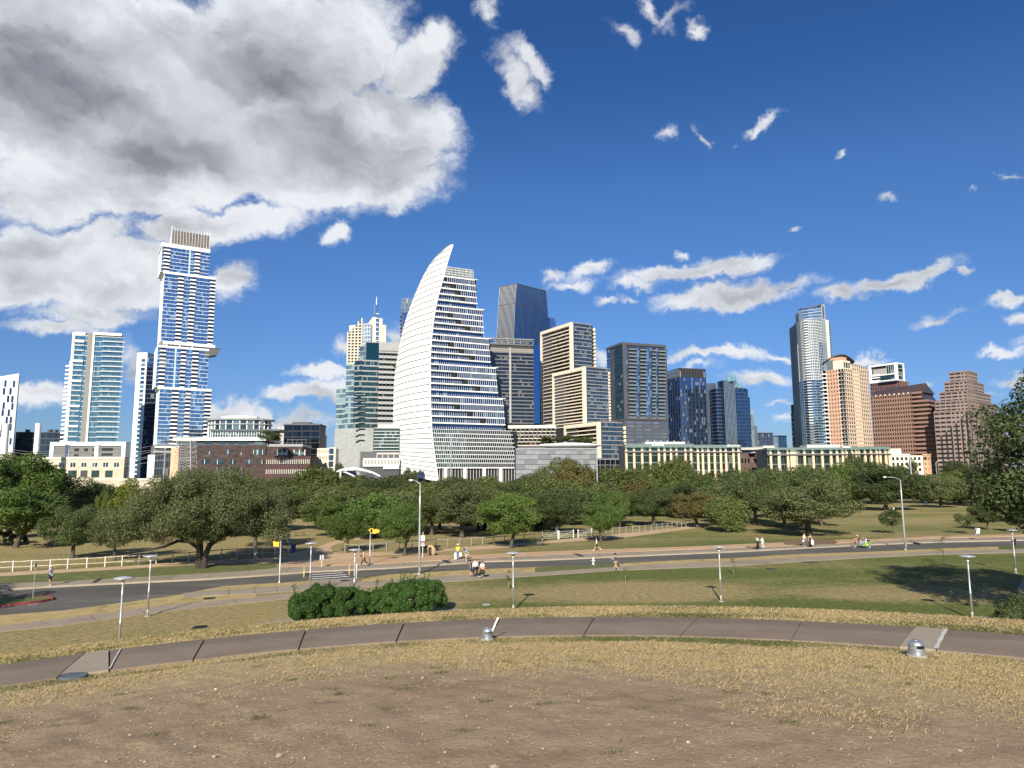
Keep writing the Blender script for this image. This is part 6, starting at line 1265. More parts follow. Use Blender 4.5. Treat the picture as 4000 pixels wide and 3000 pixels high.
for x, y in ((1330, 1838), (1508, 1886)): m = MB(); P = AT(x, y, Y); m.tube([P, (P.x, P.y, 0)], .4, 6); m.build('pier', c_white2, o)
# ------------------------------------------------------------------ lattice pylon and wires
P = AT(728, 1708, 330); o = empty('transmission_tower', (P.x, P.y, 0), 'galvanised steel lattice pylon in front of the brown library', 'pylon')
def pz(zy): return AT(728, 1640 + zy / 3.16, 330).z
def leg(z, sx, sy): w = np.interp(z, [0, pz(640), pz(210)], [5.2, 4.4, 2.9]); return Vector((P.x + sx * w, P.y + sy * w * .8, z))
lz = [0] + [pz(y) for y in (760, 690, 630, 570, 505, 465, 400, 335, 265, 212)]
for sx in (-1, 1):
    for sy in (-1, 1): m = MB(); m.tube([leg(z, sx, sy) for z in lz], .12, 4); m.build('leg', c_steel, o)
for i in range(len(lz) - 1):
    m = MB()
    for (a, b) in (((-1, -1), (1, -1)), ((1, -1), (1, 1)), ((-1, -1), (-1, 1)), ((-1, 1), (1, 1))):
        m.tube([leg(lz[i], *a), leg(lz[i + 1], *b)], .05, 4); m.tube([leg(lz[i], *b), leg(lz[i + 1], *a)], .05, 4); m.tube([leg(lz[i + 1], *a), leg(lz[i + 1], *b)], .05, 4)
    m.build('lattice_panel', c_steel, o)
arms = []; ORD = ('top', 'second', 'third', 'lowest'); SIDE = ('left', 'right')
for zy in (265, 335, 400, 465):
    z = pz(zy)
    for s_ in (-1, 1):
        m = MB(); tip = Vector((P.x + s_ * 5.6, P.y, z + .1))
        for sy in (-1, 1): m.tube([leg(z, s_, sy), tip], .06, 4); m.tube([leg(z + 1.5, s_, sy), tip], .05, 4)
        m.tube([leg(z + .9, s_, -1).lerp(tip, .5), leg(z, s_, -1).lerp(tip, .5)], .06, 4); m.build('cross_arm', c_steel, o); arms.append((tip, s_))
for k, (tip, s_) in enumerate(arms[:6]):
    w_ = MB(); E = AT(1262, 1770 + 9 * k, 460) if s_ > 0 else AT(1300, 1765 + 9 * k, 470); pts_ = [tip.lerp(E, t) - Vector((0, 0, 5 * math.sin(math.pi * t) * .8)) for t in np.linspace(0, 1, 14)]
    w_.tube(pts_, .07, 3, cap=False); tag(w_.build('power_line', c_grey), f'power line sagging from the {ORD[k // 2]} {SIDE[k % 2]} arm of the lattice pylon across the library', 'cable', 'power lines from the pylon')
    w_ = MB(); E = AT(-60, 1740 + 14 * k, 300); w_.tube([tip.lerp(E, t) - Vector((0, 0, 5 * math.sin(math.pi * t))) for t in np.linspace(0, 1, 14)], .04, 3, cap=False); tag(w_.build('power_line', c_grey), f'power line running left past the power plant from the {ORD[k // 2]} {SIDE[k % 2]} pylon arm', 'cable', 'power lines left of the pylon')
# far grey masts and street lamps behind the trees
for (x, yt, Y, lab) in ((2331, 1757, 230, 'tall grey pole in front of the cream tower corner above the trees'), (1762, 1714, 250, 'tall grey pole in front of the glazed base of the sail tower'), (3554, 1776, 250, 'tall grey pole before the small cream classical building'), (3865, 1765, 240, 'grey green pole before the stepped pink tower'), (3047, 1765, 250, 'tall grey pole before the city hall right side'), (646, 1748, 260, 'tall grey pole before the dark podium left of the pylon')):
    P = AT(x, yt, Y); o = empty('utility_pole', (P.x, P.y, 0), lab, 'pole'); m = MB(); m.tube([(P.x, P.y, 0), P], [.28, .16], 8); m.build('shaft', c_steel, o); m = MB(); m.tube([P - Vector((.5, 0, .3)), P + Vector((.5, 0, -.3))], .08, 5); m.build('crossbar', c_steel, o)
for (x, yt, s_, lab) in ((3655, 1801, 1, 'far street lamp at the right, left of two, before the dark tree'), (3718, 1801, -1, 'far street lamp at the right, right of two, before the dark tree')):
    P = AT(x, yt, 320); o = empty('street_lamp', (P.x, P.y, 0), lab, 'street lamp'); m = MB(); m.tube([(P.x, P.y, 0), P - Vector((0, 0, .8)), P + Vector((s_ * .5, 0, -.2)), P + Vector((s_ * 1.5, 0, 0))], [.16, .12, .1, .08], 6); m.build('pole', c_steel, o); m = MB(); m.lathe([(.02, -.1), (.3, 0), (.2, .12), (.02, .15)], P + Vector((s_ * 1.7, 0, 0)), 8, 1.6, 1); m.build('lamp_head', c_white, o)
# ------------------------------------------------------------------ trees
def leaf_mat(name, a, b, c=None, pc=0.0, tr=0.30):
    m_ = bpy.data.materials.new(name); m_.use_nodes = True; t = m_.node_tree; t.nodes.clear(); N = NG(t)
    at = N.n('ShaderNodeAttribute', attribute_name='rnd').outputs['Fac']; orn = N.n('ShaderNodeObjectInfo').outputs['Random']
    col = N.mix(at, a, b)
    if c: col = N.mix(N.m('LESS_THAN', N.m('FRACT', N.m('MULTIPLY', at, 9.17)), pc), col, c)
    col = N.vm('SCALE', col, sc=N.mr(orn, 0, 1, 0.74, 1.24))
    d = N.n('ShaderNodeBsdfPrincipled'); d.inputs['Roughness'].default_value = .6; d.inputs['Specular IOR Level'].default_value = .22; N.put(d.inputs['Base Color'], col)
    tl = N.n('ShaderNodeBsdfTranslucent'); N.put(tl.inputs[0], N.vm('MULTIPLY', col, (1.2, 1.35, .6)))
    mx = N.n('ShaderNodeMixShader'); mx.inputs[0].default_value = tr; t.links.new(d.outputs[0], mx.inputs[1]); t.links.new(tl.outputs[0], mx.inputs[2])
    o_ = N.n('ShaderNodeOutputMaterial'); t.links.new(mx.outputs[0], o_.inputs[0]); MATS[name] = m_; return m_
LM = {
 'dark green': leaf_mat('oak_leaf_dark', (0.057, 0.081, 0.028), (0.098, 0.129, 0.047), (0.159, 0.171, 0.081), .10),
 'olive green': leaf_mat('oak_leaf_olive', (0.097, 0.115, 0.047), (0.153, 0.171, 0.072), (0.193, 0.195, 0.104), .12),
 'green': leaf_mat('elm_leaf_green', (0.066, 0.116, 0.026), (0.119, 0.177, 0.042), (0.170, 0.207, 0.058), .12),
 'yellow green': leaf_mat('leaf_yellow_green', (0.170, 0.201, 0.030), (0.272, 0.281, 0.052), (0.113, 0.159, 0.035), .3),
 'russet brown': leaf_mat('cypress_leaf_russet', (0.130, 0.104, 0.042), (0.193, 0.146, 0.052), (0.085, 0.107, 0.038), .35),
 'mid green': leaf_mat('leaf_mid_green', (0.082, 0.115, 0.035), (0.134, 0.166, 0.051), (0.193, 0.183, 0.052), .12),
 'bright green': leaf_mat('shrub_leaf', (0.038, 0.088, 0.021), (0.073, 0.144, 0.032), (0.136, 0.220, 0.058), .12),
}
bark = mat('tree_bark', (.085, .068, .052), .95, var=.4, vscale=3, bump=.6, bscale=9)
bark2 = mat('pale_bark', (.22, .18, .14), .95, var=.4, vscale=3)
def leaf_cloud(centers, radii, per, leaf, seed, up=0.35, flat=1.0, aspect=0.62, inner=.25):
    rg = np.random.default_rng(seed); P_, Nn = [], []
    for c, r_ in zip(centers, radii):
        n = max(8, int(per * (r_ / np.mean(radii)) ** 2)); d = rg.normal(size=(n, 3)); d /= np.linalg.norm(d, axis=1)[:, None]
        rr = r_ * (1 - inner * rg.random(n) ** 1.5) * (1 + .12 * rg.normal(size=n)); p = c + d * rr[:, None] * np.array([1, 1, flat]); P_.append(p); Nn.append(d * .8 + np.array([0, 0, up]) + rg.normal(size=(n, 3)) * .55)
    P_ = np.vstack(P_); Nn = np.vstack(Nn); Nn /= np.linalg.norm(Nn, axis=1)[:, None]; n = len(P_)
    a = np.cross(Nn, rg.normal(size=(n, 3))); a /= np.linalg.norm(a, axis=1)[:, None]; b = np.cross(Nn, a)
    s = leaf * rg.uniform(.6, 1.35, n)[:, None]; a = a * s; b = b * s * aspect
    V = np.stack([P_ - a, P_ - b * .9 + a * .1, P_ + a, P_ + b * .9 - a * .1], 1).reshape(-1, 3); return V
def quads_mesh(name, V, m_):
    n = len(V) // 4; me = bpy.data.meshes.new(name); me.vertices.add(len(V)); me.vertices.foreach_set('co', V.astype(np.float32).ravel())
    me.loops.add(len(V)); me.loops.foreach_set('vertex_index', np.arange(len(V), dtype=np.int32)); me.polygons.add(n)
    me.polygons.foreach_set('loop_start', np.arange(0, len(V), 4, dtype=np.int32)); me.polygons.foreach_set('loop_total', np.full(n, 4, dtype=np.int32))
    me.update(calc_edges=True); at = me.attributes.new('rnd', 'FLOAT', 'FACE'); at.data.foreach_set('value', np.random.default_rng(n).random(n).astype(np.float32)); me.materials.append(m_); return me
def dome(n, Rr, z0, z1, seed, flat_bottom=.3, rc=(.16, .30), shell=.72, shape='dome', keep=.72):
    rg = np.random.default_rng(seed); out, rad = [], []
    while len(out) < n:
        p = rg.uniform(-1, 1, 3); r2 = np.hypot(p[0], p[1]); z = p[2]
        if shape == 'dome': lim = math.sqrt(max(0, 1 - (max(z, -.2) * .93) ** 2)) if z > -.45 else .86 * math.sqrt(max(0, 1 - ((-z - .45) / .55) ** 2))
        elif shape == 'cone': lim = (1 - (z + 1) / 2) ** .75 * (1 if z > -.8 else .6)
        elif shape == 'round': lim = math.sqrt(max(0, 1 - z * z))
        else: lim = math.sqrt(max(0, 1 - z * z)) * (.8 + .3 * math.sin(3 * math.atan2(p[1], p[0]) + seed))
        if r2 > lim or r2 < lim * shell * rg.random() ** .35 and abs(z) < .7: continue
        k = rg.uniform(*rc); w = Rr * (1 - k * .55); out.append((p[0] * w, p[1] * w, max(z0 + k * Rr * keep, (z0 + z1) / 2 + z * (z1 - z0) / 2 * (1 - k * .5)))); rad.append(k * Rr)
    return np.array(out), np.array(rad)
def trunk_mb(H, zc, Rr, r0, seed, limbs=5, lean=.05, low=False, fork=1.0):
    rg = random.Random(seed); mb = MB(); zf_ = zc * fork; dx, dy = rg.uniform(-lean, lean) * H, rg.uniform(-lean, lean) * H
    mb.tube([(0, 0, -.15), (0, 0, .12), (dx * .2, dy * .2, zf_ * .35), (dx * .6, dy * .6, zf_ * .8), (dx, dy, zf_)], [r0 * 1.7, r0 * 1.2, r0, r0 * .9, r0 * .85], 9)
    for k in range(limbs):
        a = 2 * math.pi * (k + rg.uniform(-.25, .25)) / limbs; L = Rr * rg.uniform(.55, .85); rise = rg.uniform(.35, .7) * (H - zf_) if not low else rg.uniform(.12, .4) * (H - zf_)
        e = Vector((dx + L * math.cos(a), dy + L * math.sin(a), zf_ + rise)); s_ = Vector((dx, dy, zf_ * rg.uniform(.78, .98))); m1 = s_.lerp(e, .35) + Vector((rg.uniform(-.3, .3), rg.uniform(-.3, .3), (.25 if low else .08) * L)); m2 = s_.lerp(e, .7) + Vector((rg.uniform(-.3, .3), rg.uniform(-.3, .3), .05 * L))
        mb.tube([s_, m1, m2, e], [r0 * .55, r0 * .4, r0 * .25, r0 * .08], 6)
        for q in range(2): w = m1.lerp(m2, rg.random()); mb.tube([w, w + Vector((rg.uniform(-1, 1), rg.uniform(-1, 1), rg.uniform(.4, 1.2))) * Rr * .28], [r0 * .22, r0 * .06], 5)
    mb.tube([(dx, dy, zf_ * .95), (dx * 1.3, dy * 1.3, (zf_ + H) / 2), (dx * 1.4, dy * 1.2, H * .92)], [r0 * .7, r0 * .4, r0 * .08], 6)
    return mb
PROTO = {}
def proto(key, Rr, H, zc, n, rc, per, leaf, shape, seed, r0, limbs=5, low=False, flat=1.0, shell=.72):
    c, r_ = dome(n, Rr, zc, H, seed, rc=rc, shape=shape, shell=shell); V = leaf_cloud(c, r_, per, leaf, seed + 50, flat=flat)
    tm = trunk_mb(H, zc * 1.15, Rr, r0, seed, limbs, low=low); t_ = tm.build('trunk', bark, None, smooth=True); tme = t_.data; bpy.data.objects.remove(t_)
    PROTO[key] = (Rr, H, quads_mesh('crown', V, LM['dark green']), tme)
for s in range(3):
    proto(('oak', s), 5, 10, 2.7, 46, (.16, .30), 520, .125, 'dome', 10 + s, .30, 6)
    proto(('round', s), 4, 10, 2.7, 36, (.19, .34), 520, .115, 'round', 20 + s, .20, 5)
    proto(('loose', s), 4.5, 10, 2.2, 42, (.14, .28), 460, .13, 'lobed', 30 + s, .22, 6, shell=.5)
for s in range(2):
    proto(('cone', s), 3, 10, 1.4, 40, (.17, .32), 420, .11, 'cone', 40 + s, .18, 5)
    proto(('small', s), 1.6, 3.6, 1.2, 22, (.20, .38), 150, .085, 'round', 45 + s, .055, 6)
for s in range(4): proto(('far', s), 5, 10, .6, 44, (.19, .34), 260, .21, ('dome', 'lobed', 'round', 'dome')[s], 60 + s, .28, 4)
def tree(kind, base, w, h, color, label, name='oak_tree', group=None, rot=None, cat='tree', bk=None):
    Rr, H, cm, tm = PROTO[kind]; rot = random.uniform(0, 6.28) if rot is None else rot
    o = empty(name, base, label, cat, group, rot); o.scale = (w / 2 / Rr, w / 2 / Rr, h / H)
    c = bpy.data.objects.new('crown', cm); t_ = bpy.data.objects.new('trunk', tm)
    for q in (c, t_): COL.objects.link(q); q.parent = o
    c.material_slots[0].link = 'OBJECT'; c.material_slots[0].material = LM[color]
    if bk: t_.material_slots[0].link = 'OBJECT'; t_.material_slots[0].material = bk
    return o
def tree_px(kind, bx, by, x0, x1, yt, color, label, **k):
    b = G(bx, by); w = (x1 - x0) / F_PX * b.y; h = AT((x0 + x1) / 2, yt, b.y).z; return tree(kind, b, w, h, color, label, **k)
NEAR = [
 (('oak',0),282,2182,128,362,1972,'dark green','dark oak by the trail, leftmost of the two small oaks behind the white fence','oak_tree'),
 (('oak',1),447,2189,318,500,1976,'olive green','small olive oak by the trail, partly covered by the great oak','oak_tree'),
 (('oak',2),996,2140,880,1130,1935,'olive green','low oak with drooping branches just right behind the great oak','oak_tree'),
 (('round',0),1353,2158,1272,1436,1985,'green','small green tree with bare trunk beside the granite path and the first fence post','elm_tree'),
 (('round',1),1580,2170,1468,1676,1968,'green','round green tree just left of the tall street lamp','elm_tree'),
 (('oak',0),1804,2100,1664,1958,1880,'olive green','broad oak with thick trunk behind the fence, right of the dog sign','oak_tree'),
 (('round',2),1996,2142,1880,2138,1922,'green','round tree with a leaning trunk right before the fence in the middle','elm_tree'),
 (('round',0),2348,2118,2262,2415,1950,'green','bright green young tree standing in a mulch bed by the metal gates','elm_tree'),
 (('loose',0),2422,2062,2368,2456,1918,'green','slim tree just behind the fence, right of the bright young tree','elm_tree'),
 (('oak',1),2551,2052,2490,2630,1910,'dark green','dark oak behind the middle of the right fence run','oak_tree'),
 (('round',1),2669,2030,2606,2734,1888,'dark green','dark round oak behind the far end of the fence','oak_tree'),
 (('oak',2),3161,2093,2998,3380,1885,'olive green','wide spreading oak on the lawn shading the strolling couples','oak_tree'),
 (('oak',1),2952,2050,2900,3130,1822,'dark green','big dark oak behind the light bushy tree','oak_tree'),
 (('oak',0),3170,2030,3060,3320,1820,'dark green','big dark oak directly behind the wide spreading oak','oak_tree'),
 (('loose',0),3459,1994,3290,3625,1806,'dark green','largest dark tree on the far lawn with picnickers at its trunk','oak_tree'),
 (('oak',0),3676,1983,3600,3790,1855,'olive green','olive oak with pale twin trunks on the far lawn','oak_tree'),
 (('oak',1),3820,1978,3740,3900,1860,'olive green','olive oak on the far lawn, next right of the pale twin trunks','oak_tree'),
 (('round',2),3855,2070,3790,3910,1960,'dark green','small dark oak under the edge of the big tree at right','oak_tree'),
 (('loose',2),3985,2078,3930,4040,1985,'dark green','small dark tree at the right edge behind the last lamp','oak_tree'),
 (('loose',1),60,2140,-140,280,1900,'green','bushy bright green tree at the left edge behind the fence','elm_tree'),
 (('loose',2),40,2105,-160,230,1762,'green','tallest broad tree at the left edge','elm_tree'),
 (('oak',2),230,2085,110,420,1868,'dark green','grey green oak behind the leftmost small oak','oak_tree'),
 (('cone',0),408,2078,362,452,1832,'dark green','dark pointed tree before the cream utility building','cypress_tree'),
 (('cone',1),492,2095,400,588,1848,'yellow green','yellow green pointed tree left of the great oak','cypress_tree'),
 (('loose',1),402,2110,372,452,1928,'yellow green','low yellow green tree at the foot of the pointed one','elm_tree'),
]
for (k, bx, by, x0, x1, yt, c, lab, nm) in NEAR: tree_px(k, bx, by, x0, x1, yt, c, lab, name=nm)
for i, (bx, by, x0, x1, yt, lab) in enumerate([(3489,2086,3438,3528,1992,'small young tree on the lawn left of the right street lamp'), (3771,2085,3733,3812,2008,'small young tree on the lawn left of the person with the white board')]):
    b = G(bx, by); tree(('small', i), b, (x1 - x0) / F_PX * b.y * 1.05, AT(bx, yt, b.y).z, 'dark green', lab, 'young_tree')
# bushy tree with foliage down to the ground
b = G(2842, 2078); c, r_ = dome(40, 4.3, .2, 7.2, 71, rc=(.2, .34), shape='lobed'); o = empty('bushy_tree', b, 'light green bushy tree with foliage down to the ground at the fence end', 'tree')
o.scale = ((190 / F_PX * b.y) / 8.8, (190 / F_PX * b.y) / 8.8, AT(2840, 1925, b.y).z / 7.4); me_ = quads_mesh('crown', leaf_cloud(c, r_, 330, .16, 72), LM['mid green']); q = bpy.data.objects.new('crown', me_); COL.objects.link(q); q.parent = o
q = bpy.data.objects.new('trunk', PROTO[('round', 0)][3]); COL.objects.link(q); q.parent = o; q.scale = (.8, .8, .45)
# the great oak: low wide limbs, double trunk
b = G(788, 2219); o = empty('oak_tree', b, 'great spreading live oak with a forked trunk and long low limbs, left of centre', 'tree'); px = b.y / F_PX
Wd, Hh = 560 * px / 2, AT(780, 1842, b.y).z; c, r_ = dome(118, Wd, 2.9, Hh, 81, rc=(.11, .20), shape='dome', shell=.66, keep=.8); c[:, 0] += 12 * px
V = leaf_cloud(c, r_, 760, .098, 82, flat=.85)
rg_ = random.Random(5); low_c = [((rg_.uniform(470, 640) - 788) * px, rg_.uniform(-2.5, 1.5), CAMZ - (rg_.uniform(1990, 2095) - 1862) * px) for k in range(26)] + [((rg_.uniform(960, 1100) - 788) * px, rg_.uniform(-2.5, 1.5), CAMZ - (rg_.uniform(1960, 2085) - 1862) * px) for k in range(18)]
V = np.vstack([V, leaf_cloud(np.array(low_c), np.full(len(low_c), 1.25), 620, .098, 83, flat=.8)])
q = bpy.data.objects.new('crown', quads_mesh('crown', V, LM['olive green'])); COL.objects.link(q); q.parent = o
o.matrix_basis = Matrix.Translation(b)
mb = MB(); mb.tube([(-.25, 0, -.2), (-.25, 0, .2), (-.3, 0, 1.3), (-.35, 0, 2.4), (-.6, .2, 4.5), (-1.2, .5, 7)], [.62, .48, .40, .38, .26, .1], 10); mb.tube([(.35, -.1, -.2), (.3, -.1, .3), (.4, 0, 1.5), (.75, 0, 2.5), (1.8, 0, 3.3), (3.2, -.2, 3.9), (4.6, 0, 4.3), (5.4, 0, 5.2)], [.5, .36, .30, .30, .24, .19, .15, .06], 9)
mb.tube([(-.3, 0, 2.1), (-1.4, -.3, 2.9), (-2.6, -.4, 3.0), (-4.0, -.6, 2.4), (-5.4, -.8, 2.1), (-6.6, -.8, 2.2)], [.26, .2, .18, .14, .1, .04], 8)
for k in range(8):
    a = k * .8 + .3; mb.tube([(-.3, 0, 3), (math.cos(a) * 2.2 - .3, math.sin(a) * 2.0, 4.8), (math.cos(a) * 4.6, math.sin(a) * 4.0, 6.8)], [.24, .14, .04], 6)
mb.v = [(v[0] + b.x, v[1] + b.y, v[2]) for v in mb.v]; mb.build('trunk', mat('dark_oak_bark', (.040, .032, .026), .95, var=.4, vscale=3, bump=.7, bscale=8), o, smooth=True)
# big tree whose crown enters the frame at the right edge and shades the lawn
o = empty('shade_tree', (39.6, 46.0, 0), 'big dark tree entering at the right edge and casting the large shadow on the lawn', 'tree')
c, r_ = dome(130, 8.9, 4.6, 18.6, 91, rc=(.10, .20), shape='dome', shell=.6); V = leaf_cloud(c, r_, 330, .15, 92)
q = bpy.data.objects.new('crown', quads_mesh('crown', V, LM['dark green'])); COL.objects.link(q); q.parent = o; q.location = (0, 0, 0)
mb = trunk_mb(16, 5.2, 8, .5, 94, 9, low=True); mb.v = [(v[0] + 39.6, v[1] + 46, v[2]) for v in mb.v]; mb.build('trunk', bark, o, smooth=True)
# trees off to the left, behind the picture edge, whose shade lies over the road
for i, (x, y, w, h) in enumerate([(-49, 44, 15, 12)]):
    tree(('oak', 1), (x, y, 0), w, h, 'dark green', 'oak outside the left edge whose shade crosses the road')
# the belt of park trees
prof = [(-400,1800),(0,1768),(60,1768),(150,1792),(215,1840),(232,1900),(370,1905),(380,1880),(450,1905),(640,1925),(655,1850),(720,1842),(900,1842),(1000,1850),(1180,1850),(1205,1800),(1290,1800),(1330,1845),(1400,1850),(1500,1852),(1640,1868),(1700,1880),(1800,1862),(2000,1862),(2080,1855),(2150,1800),(2230,1792),(2290,1845),(2350,1818),(2500,1838),(2580,1800),(2650,1800),(2760,1842),(2850,1832),(2950,1818),(3100,1832),(3300,1815),(3450,1812),(3550,1845),(3700,1852),(3850,1845),(4400,1840)]
def pf(x): return float(np.interp(x, [p[0] for p in prof], [p[1] for p in prof]))
lands = [(0,'the left edge'),(130,'the left smokestacks'),(260,'the parking podium'),(400,'the teal apartment tower'),(530,'the slim white tower'),(640,'the dark podium'),(745,'the lattice pylon'),(860,'the library entrance'),(970,'the library middle'),(1080,'the maroon library wing'),(1180,'the black glass cube'),(1275,'the cream block'),(1370,'the grey parking screen'),(1480,'the white arch'),(1590,'the sail'),(1700,'the sail corner'),(1810,'the glazed base'),(1920,'the columns of the sail tower'),(2040,'the low grey screened building'),(2160,'the saucer roof'),(2280,'the grey pole'),(2390,'the grey podium'),(2500,'the charcoal tower'),(2620,'the slotted crown tower'),(2740,'the crowned tower'),(2860,'the second lettered sign'),(2980,'the city hall'),(3100,'the round cornered tower'),(3220,'the peach tower'),(3340,'the peach tower right edge'),(3450,'the brown tower'),(3560,'the cream classical building'),(3680,'the bell tower'),(3800,'the pink ziggurat'),(3920,'the right edge')]
rowsD = [(127, 'front', 1926, 8.0), (142, 'first', 1915, 8.2), (168, 'second', 1893, 9.5), (204, 'third', 1872, 11), (245, 'fourth', None, 12), (300, 'last', None, 14)]
belt = []
for ri, (d, rn, yt, sp) in enumerate(rowsD):
    X = -d * .80
    while X < d * .80:
        X += sp * random.uniform(.8, 1.15); dd = d + random.uniform(-9, 9); x = 2000 + F_PX * X / dd / 1.0
        if x > 3270 and x < 3900 and dd < 222: continue
        if (x < 600 and ri < 2) or (ri == 0 and (x > 2330 or 1090 < x < 1260)): continue
        y_ = (yt + random.uniform(-14, 16)) if yt else pf(x) + random.uniform(-2, 26) - (4 if ri == 5 else 0)
        y_ = max(y_, pf(x) + 2)
        if 470 < x < 650 and d > 150: y_ = max(y_, 1925)
        zt = CAMZ + (1862 - y_) / F_PX * dd
        if zt < 3.0: continue
        r_ = random.random()
        if ri == 4 and 1720 < x < 2030: col = 'yellow green' if r_ < .45 else 'russet brown' if r_ < .7 else 'mid green'
        elif ri >= 4 and (1150 < x < 1450 or 2380 < x < 2650): col = 'russet brown' if r_ < .35 else 'mid green'
        else: col = 'dark green' if r_ < .26 else 'olive green' if r_ < .46 else 'mid green' if r_ < .74 else 'green' if r_ < .90 else 'russet brown' if r_ < .96 else 'yellow green'
        belt.append([x, ri, rn, col, (X, dd, 0), sp * random.uniform(1.2, 1.55), zt])
seen = {}
for bt in sorted(belt, key=lambda q: q[0]):
    ln = min(lands, key=lambda l: abs(l[0] - bt[0]))[1]; k = (bt[1], ln, bt[3]); seen.setdefault(k, []).append(bt)
for (ri, ln, col), L in seen.items():
    for i, bt in enumerate(L):
        pos = '' if len(L) == 1 else (('left ', 'right ') if len(L) == 2 else ('left ', 'middle ', 'right ') if len(L) == 3 else ('leftmost ', 'left middle ', 'right middle ', 'rightmost '))[i]
        tree(('far', random.randrange(4)) if bt[1] > 2 or random.random() < .55 else (random.choice(('oak', 'round', 'loose')), random.randrange(3)), bt[4], bt[5], bt[6], col, f"{pos}{col} tree in the {bt[2]} row of the park woods, below {ln}".replace(' in the ', ' ', 1).replace('row of the park woods,', 'row of woods,'), 'park_tree', 'trees of the park woods')
# single taller trees rising out of the belt
for (x, yt, w, d, k, col, lab) in [(2190,1768,58,262,('cone',0),'green','tall light green tree pair left part before the grey screened building'),(2228,1775,50,262,('cone',1),'green','tall light green tree pair right part before the grey screened building'),(2125,1793,40,262,('cone',0),'mid green','slim tree left of the tall light green pair'),
    (2640,1764,70,300,('cone',1),'russet brown','russet pointed cypress before the left sandstone building'),(1330,1800,60,300,('round',0),'dark green','dark green tree right under the cream block'),(1240,1800,70,300,('loose',0),'dark green','dark tree under the black glass cube'),
    (1170,1815,60,280,('cone',0),'mid green','pointed tree before the maroon library wing'),(970,1818,50,280,('cone',1),'mid green','pointed tree before the library middle'),(785,1825,60,280,('loose',1),'green','bright green tree right of the pylon foot'),(3330,1765,90,330,('loose',2),'dark green','dark tree covering part of the right sandstone building'),(3540,1790,120,300,('loose',0),'olive green','airy tree before the cream classical building'),
    (3790,1795,230,300,('oak',1),'dark green','broad dark tree mass before the pink ziggurat'),(690,1868,40,250,('small',0),'russet brown','small russet tree at the foot of the orange library wall'),(1600,1825,80,290,('loose',2),'mid green','bushy tree at the foot of the sail')]:
    P = AT(x, yt, d); tree(k, (P.x, P.y, 0), w / F_PX * d, P.z, col, lab, 'park_tree')
for (x, yt, w, Y, zb, lab) in [(1050,1682,95,415,0,'dark rooftop tree cluster on the library terrace'),(2140,1705,90,500,0,'rooftop shrubs left on the cream tower wing garden'),(2215,1700,80,500,0,'rooftop shrubs in the middle of the cream tower wing garden'),(2285,1706,70,500,0,'rooftop shrubs right on the cream tower wing garden'),(1549,1418,30,588,0,'small roof tree on the stepped green office beside the sail')]:
    P = AT(x, yt, Y); h = 9.0 if x == 1050 else 6.0; tree(('round', 1) if x == 1050 else ('loose', 1), (P.x, P.y, P.z - h), w / F_PX * Y, h, 'dark green' if x == 1050 else 'mid green', lab, 'roof_tree', cat='roof plant')
# saplings on the lawn
for i, (bx, by, yt, lab) in enumerate([(1986,2303,2219,'thin sapling just left of the middle lamp post'),(2443,2275,2219,'bare little sapling in the middle of the lawn'),(2865,2247,2172,'slim sapling right of the second right lamp'),(3688,2207,2093,'thin open young tree left of the right lamp posts')]):
    b = G(bx, by); h = AT(bx, yt, b.y).z; o = empty('sapling', b, lab, 'sapling'); mb = MB(); mb.tube([b, b + Vector((.02, 0, h * .5)), b + Vector((0, 0, h * .95))], [.035, .03, .012], 6)
    big_ = i == 3; tips = []
    for k in range(14 if big_ else 7):
        z_ = h * random.uniform(.35, .9); a = random.uniform(0, 6.28); L = (1.1 if big_ else .3) * random.uniform(.5, 1); e = b + Vector((math.cos(a) * L, math.sin(a) * L, z_ + L * .4)); mb.tube([b + Vector((0, 0, z_)), e], [.015, .006], 4); tips += [e - b, (b + Vector((0, 0, z_)) + (e - b - Vector((0, 0, z_))) * .6) - b]
    mb.build('trunk', bark2 if not big_ else bark, o); V = leaf_cloud(np.array([tuple(t_) for t_ in tips]), np.full(len(tips), .22 if big_ else .15), 16, .05 if big_ else .045, 5 + i)
    q = bpy.data.objects.new('leaves', quads_mesh('leaves', V, LM['mid green'])); COL.objects.link(q); q.parent = o
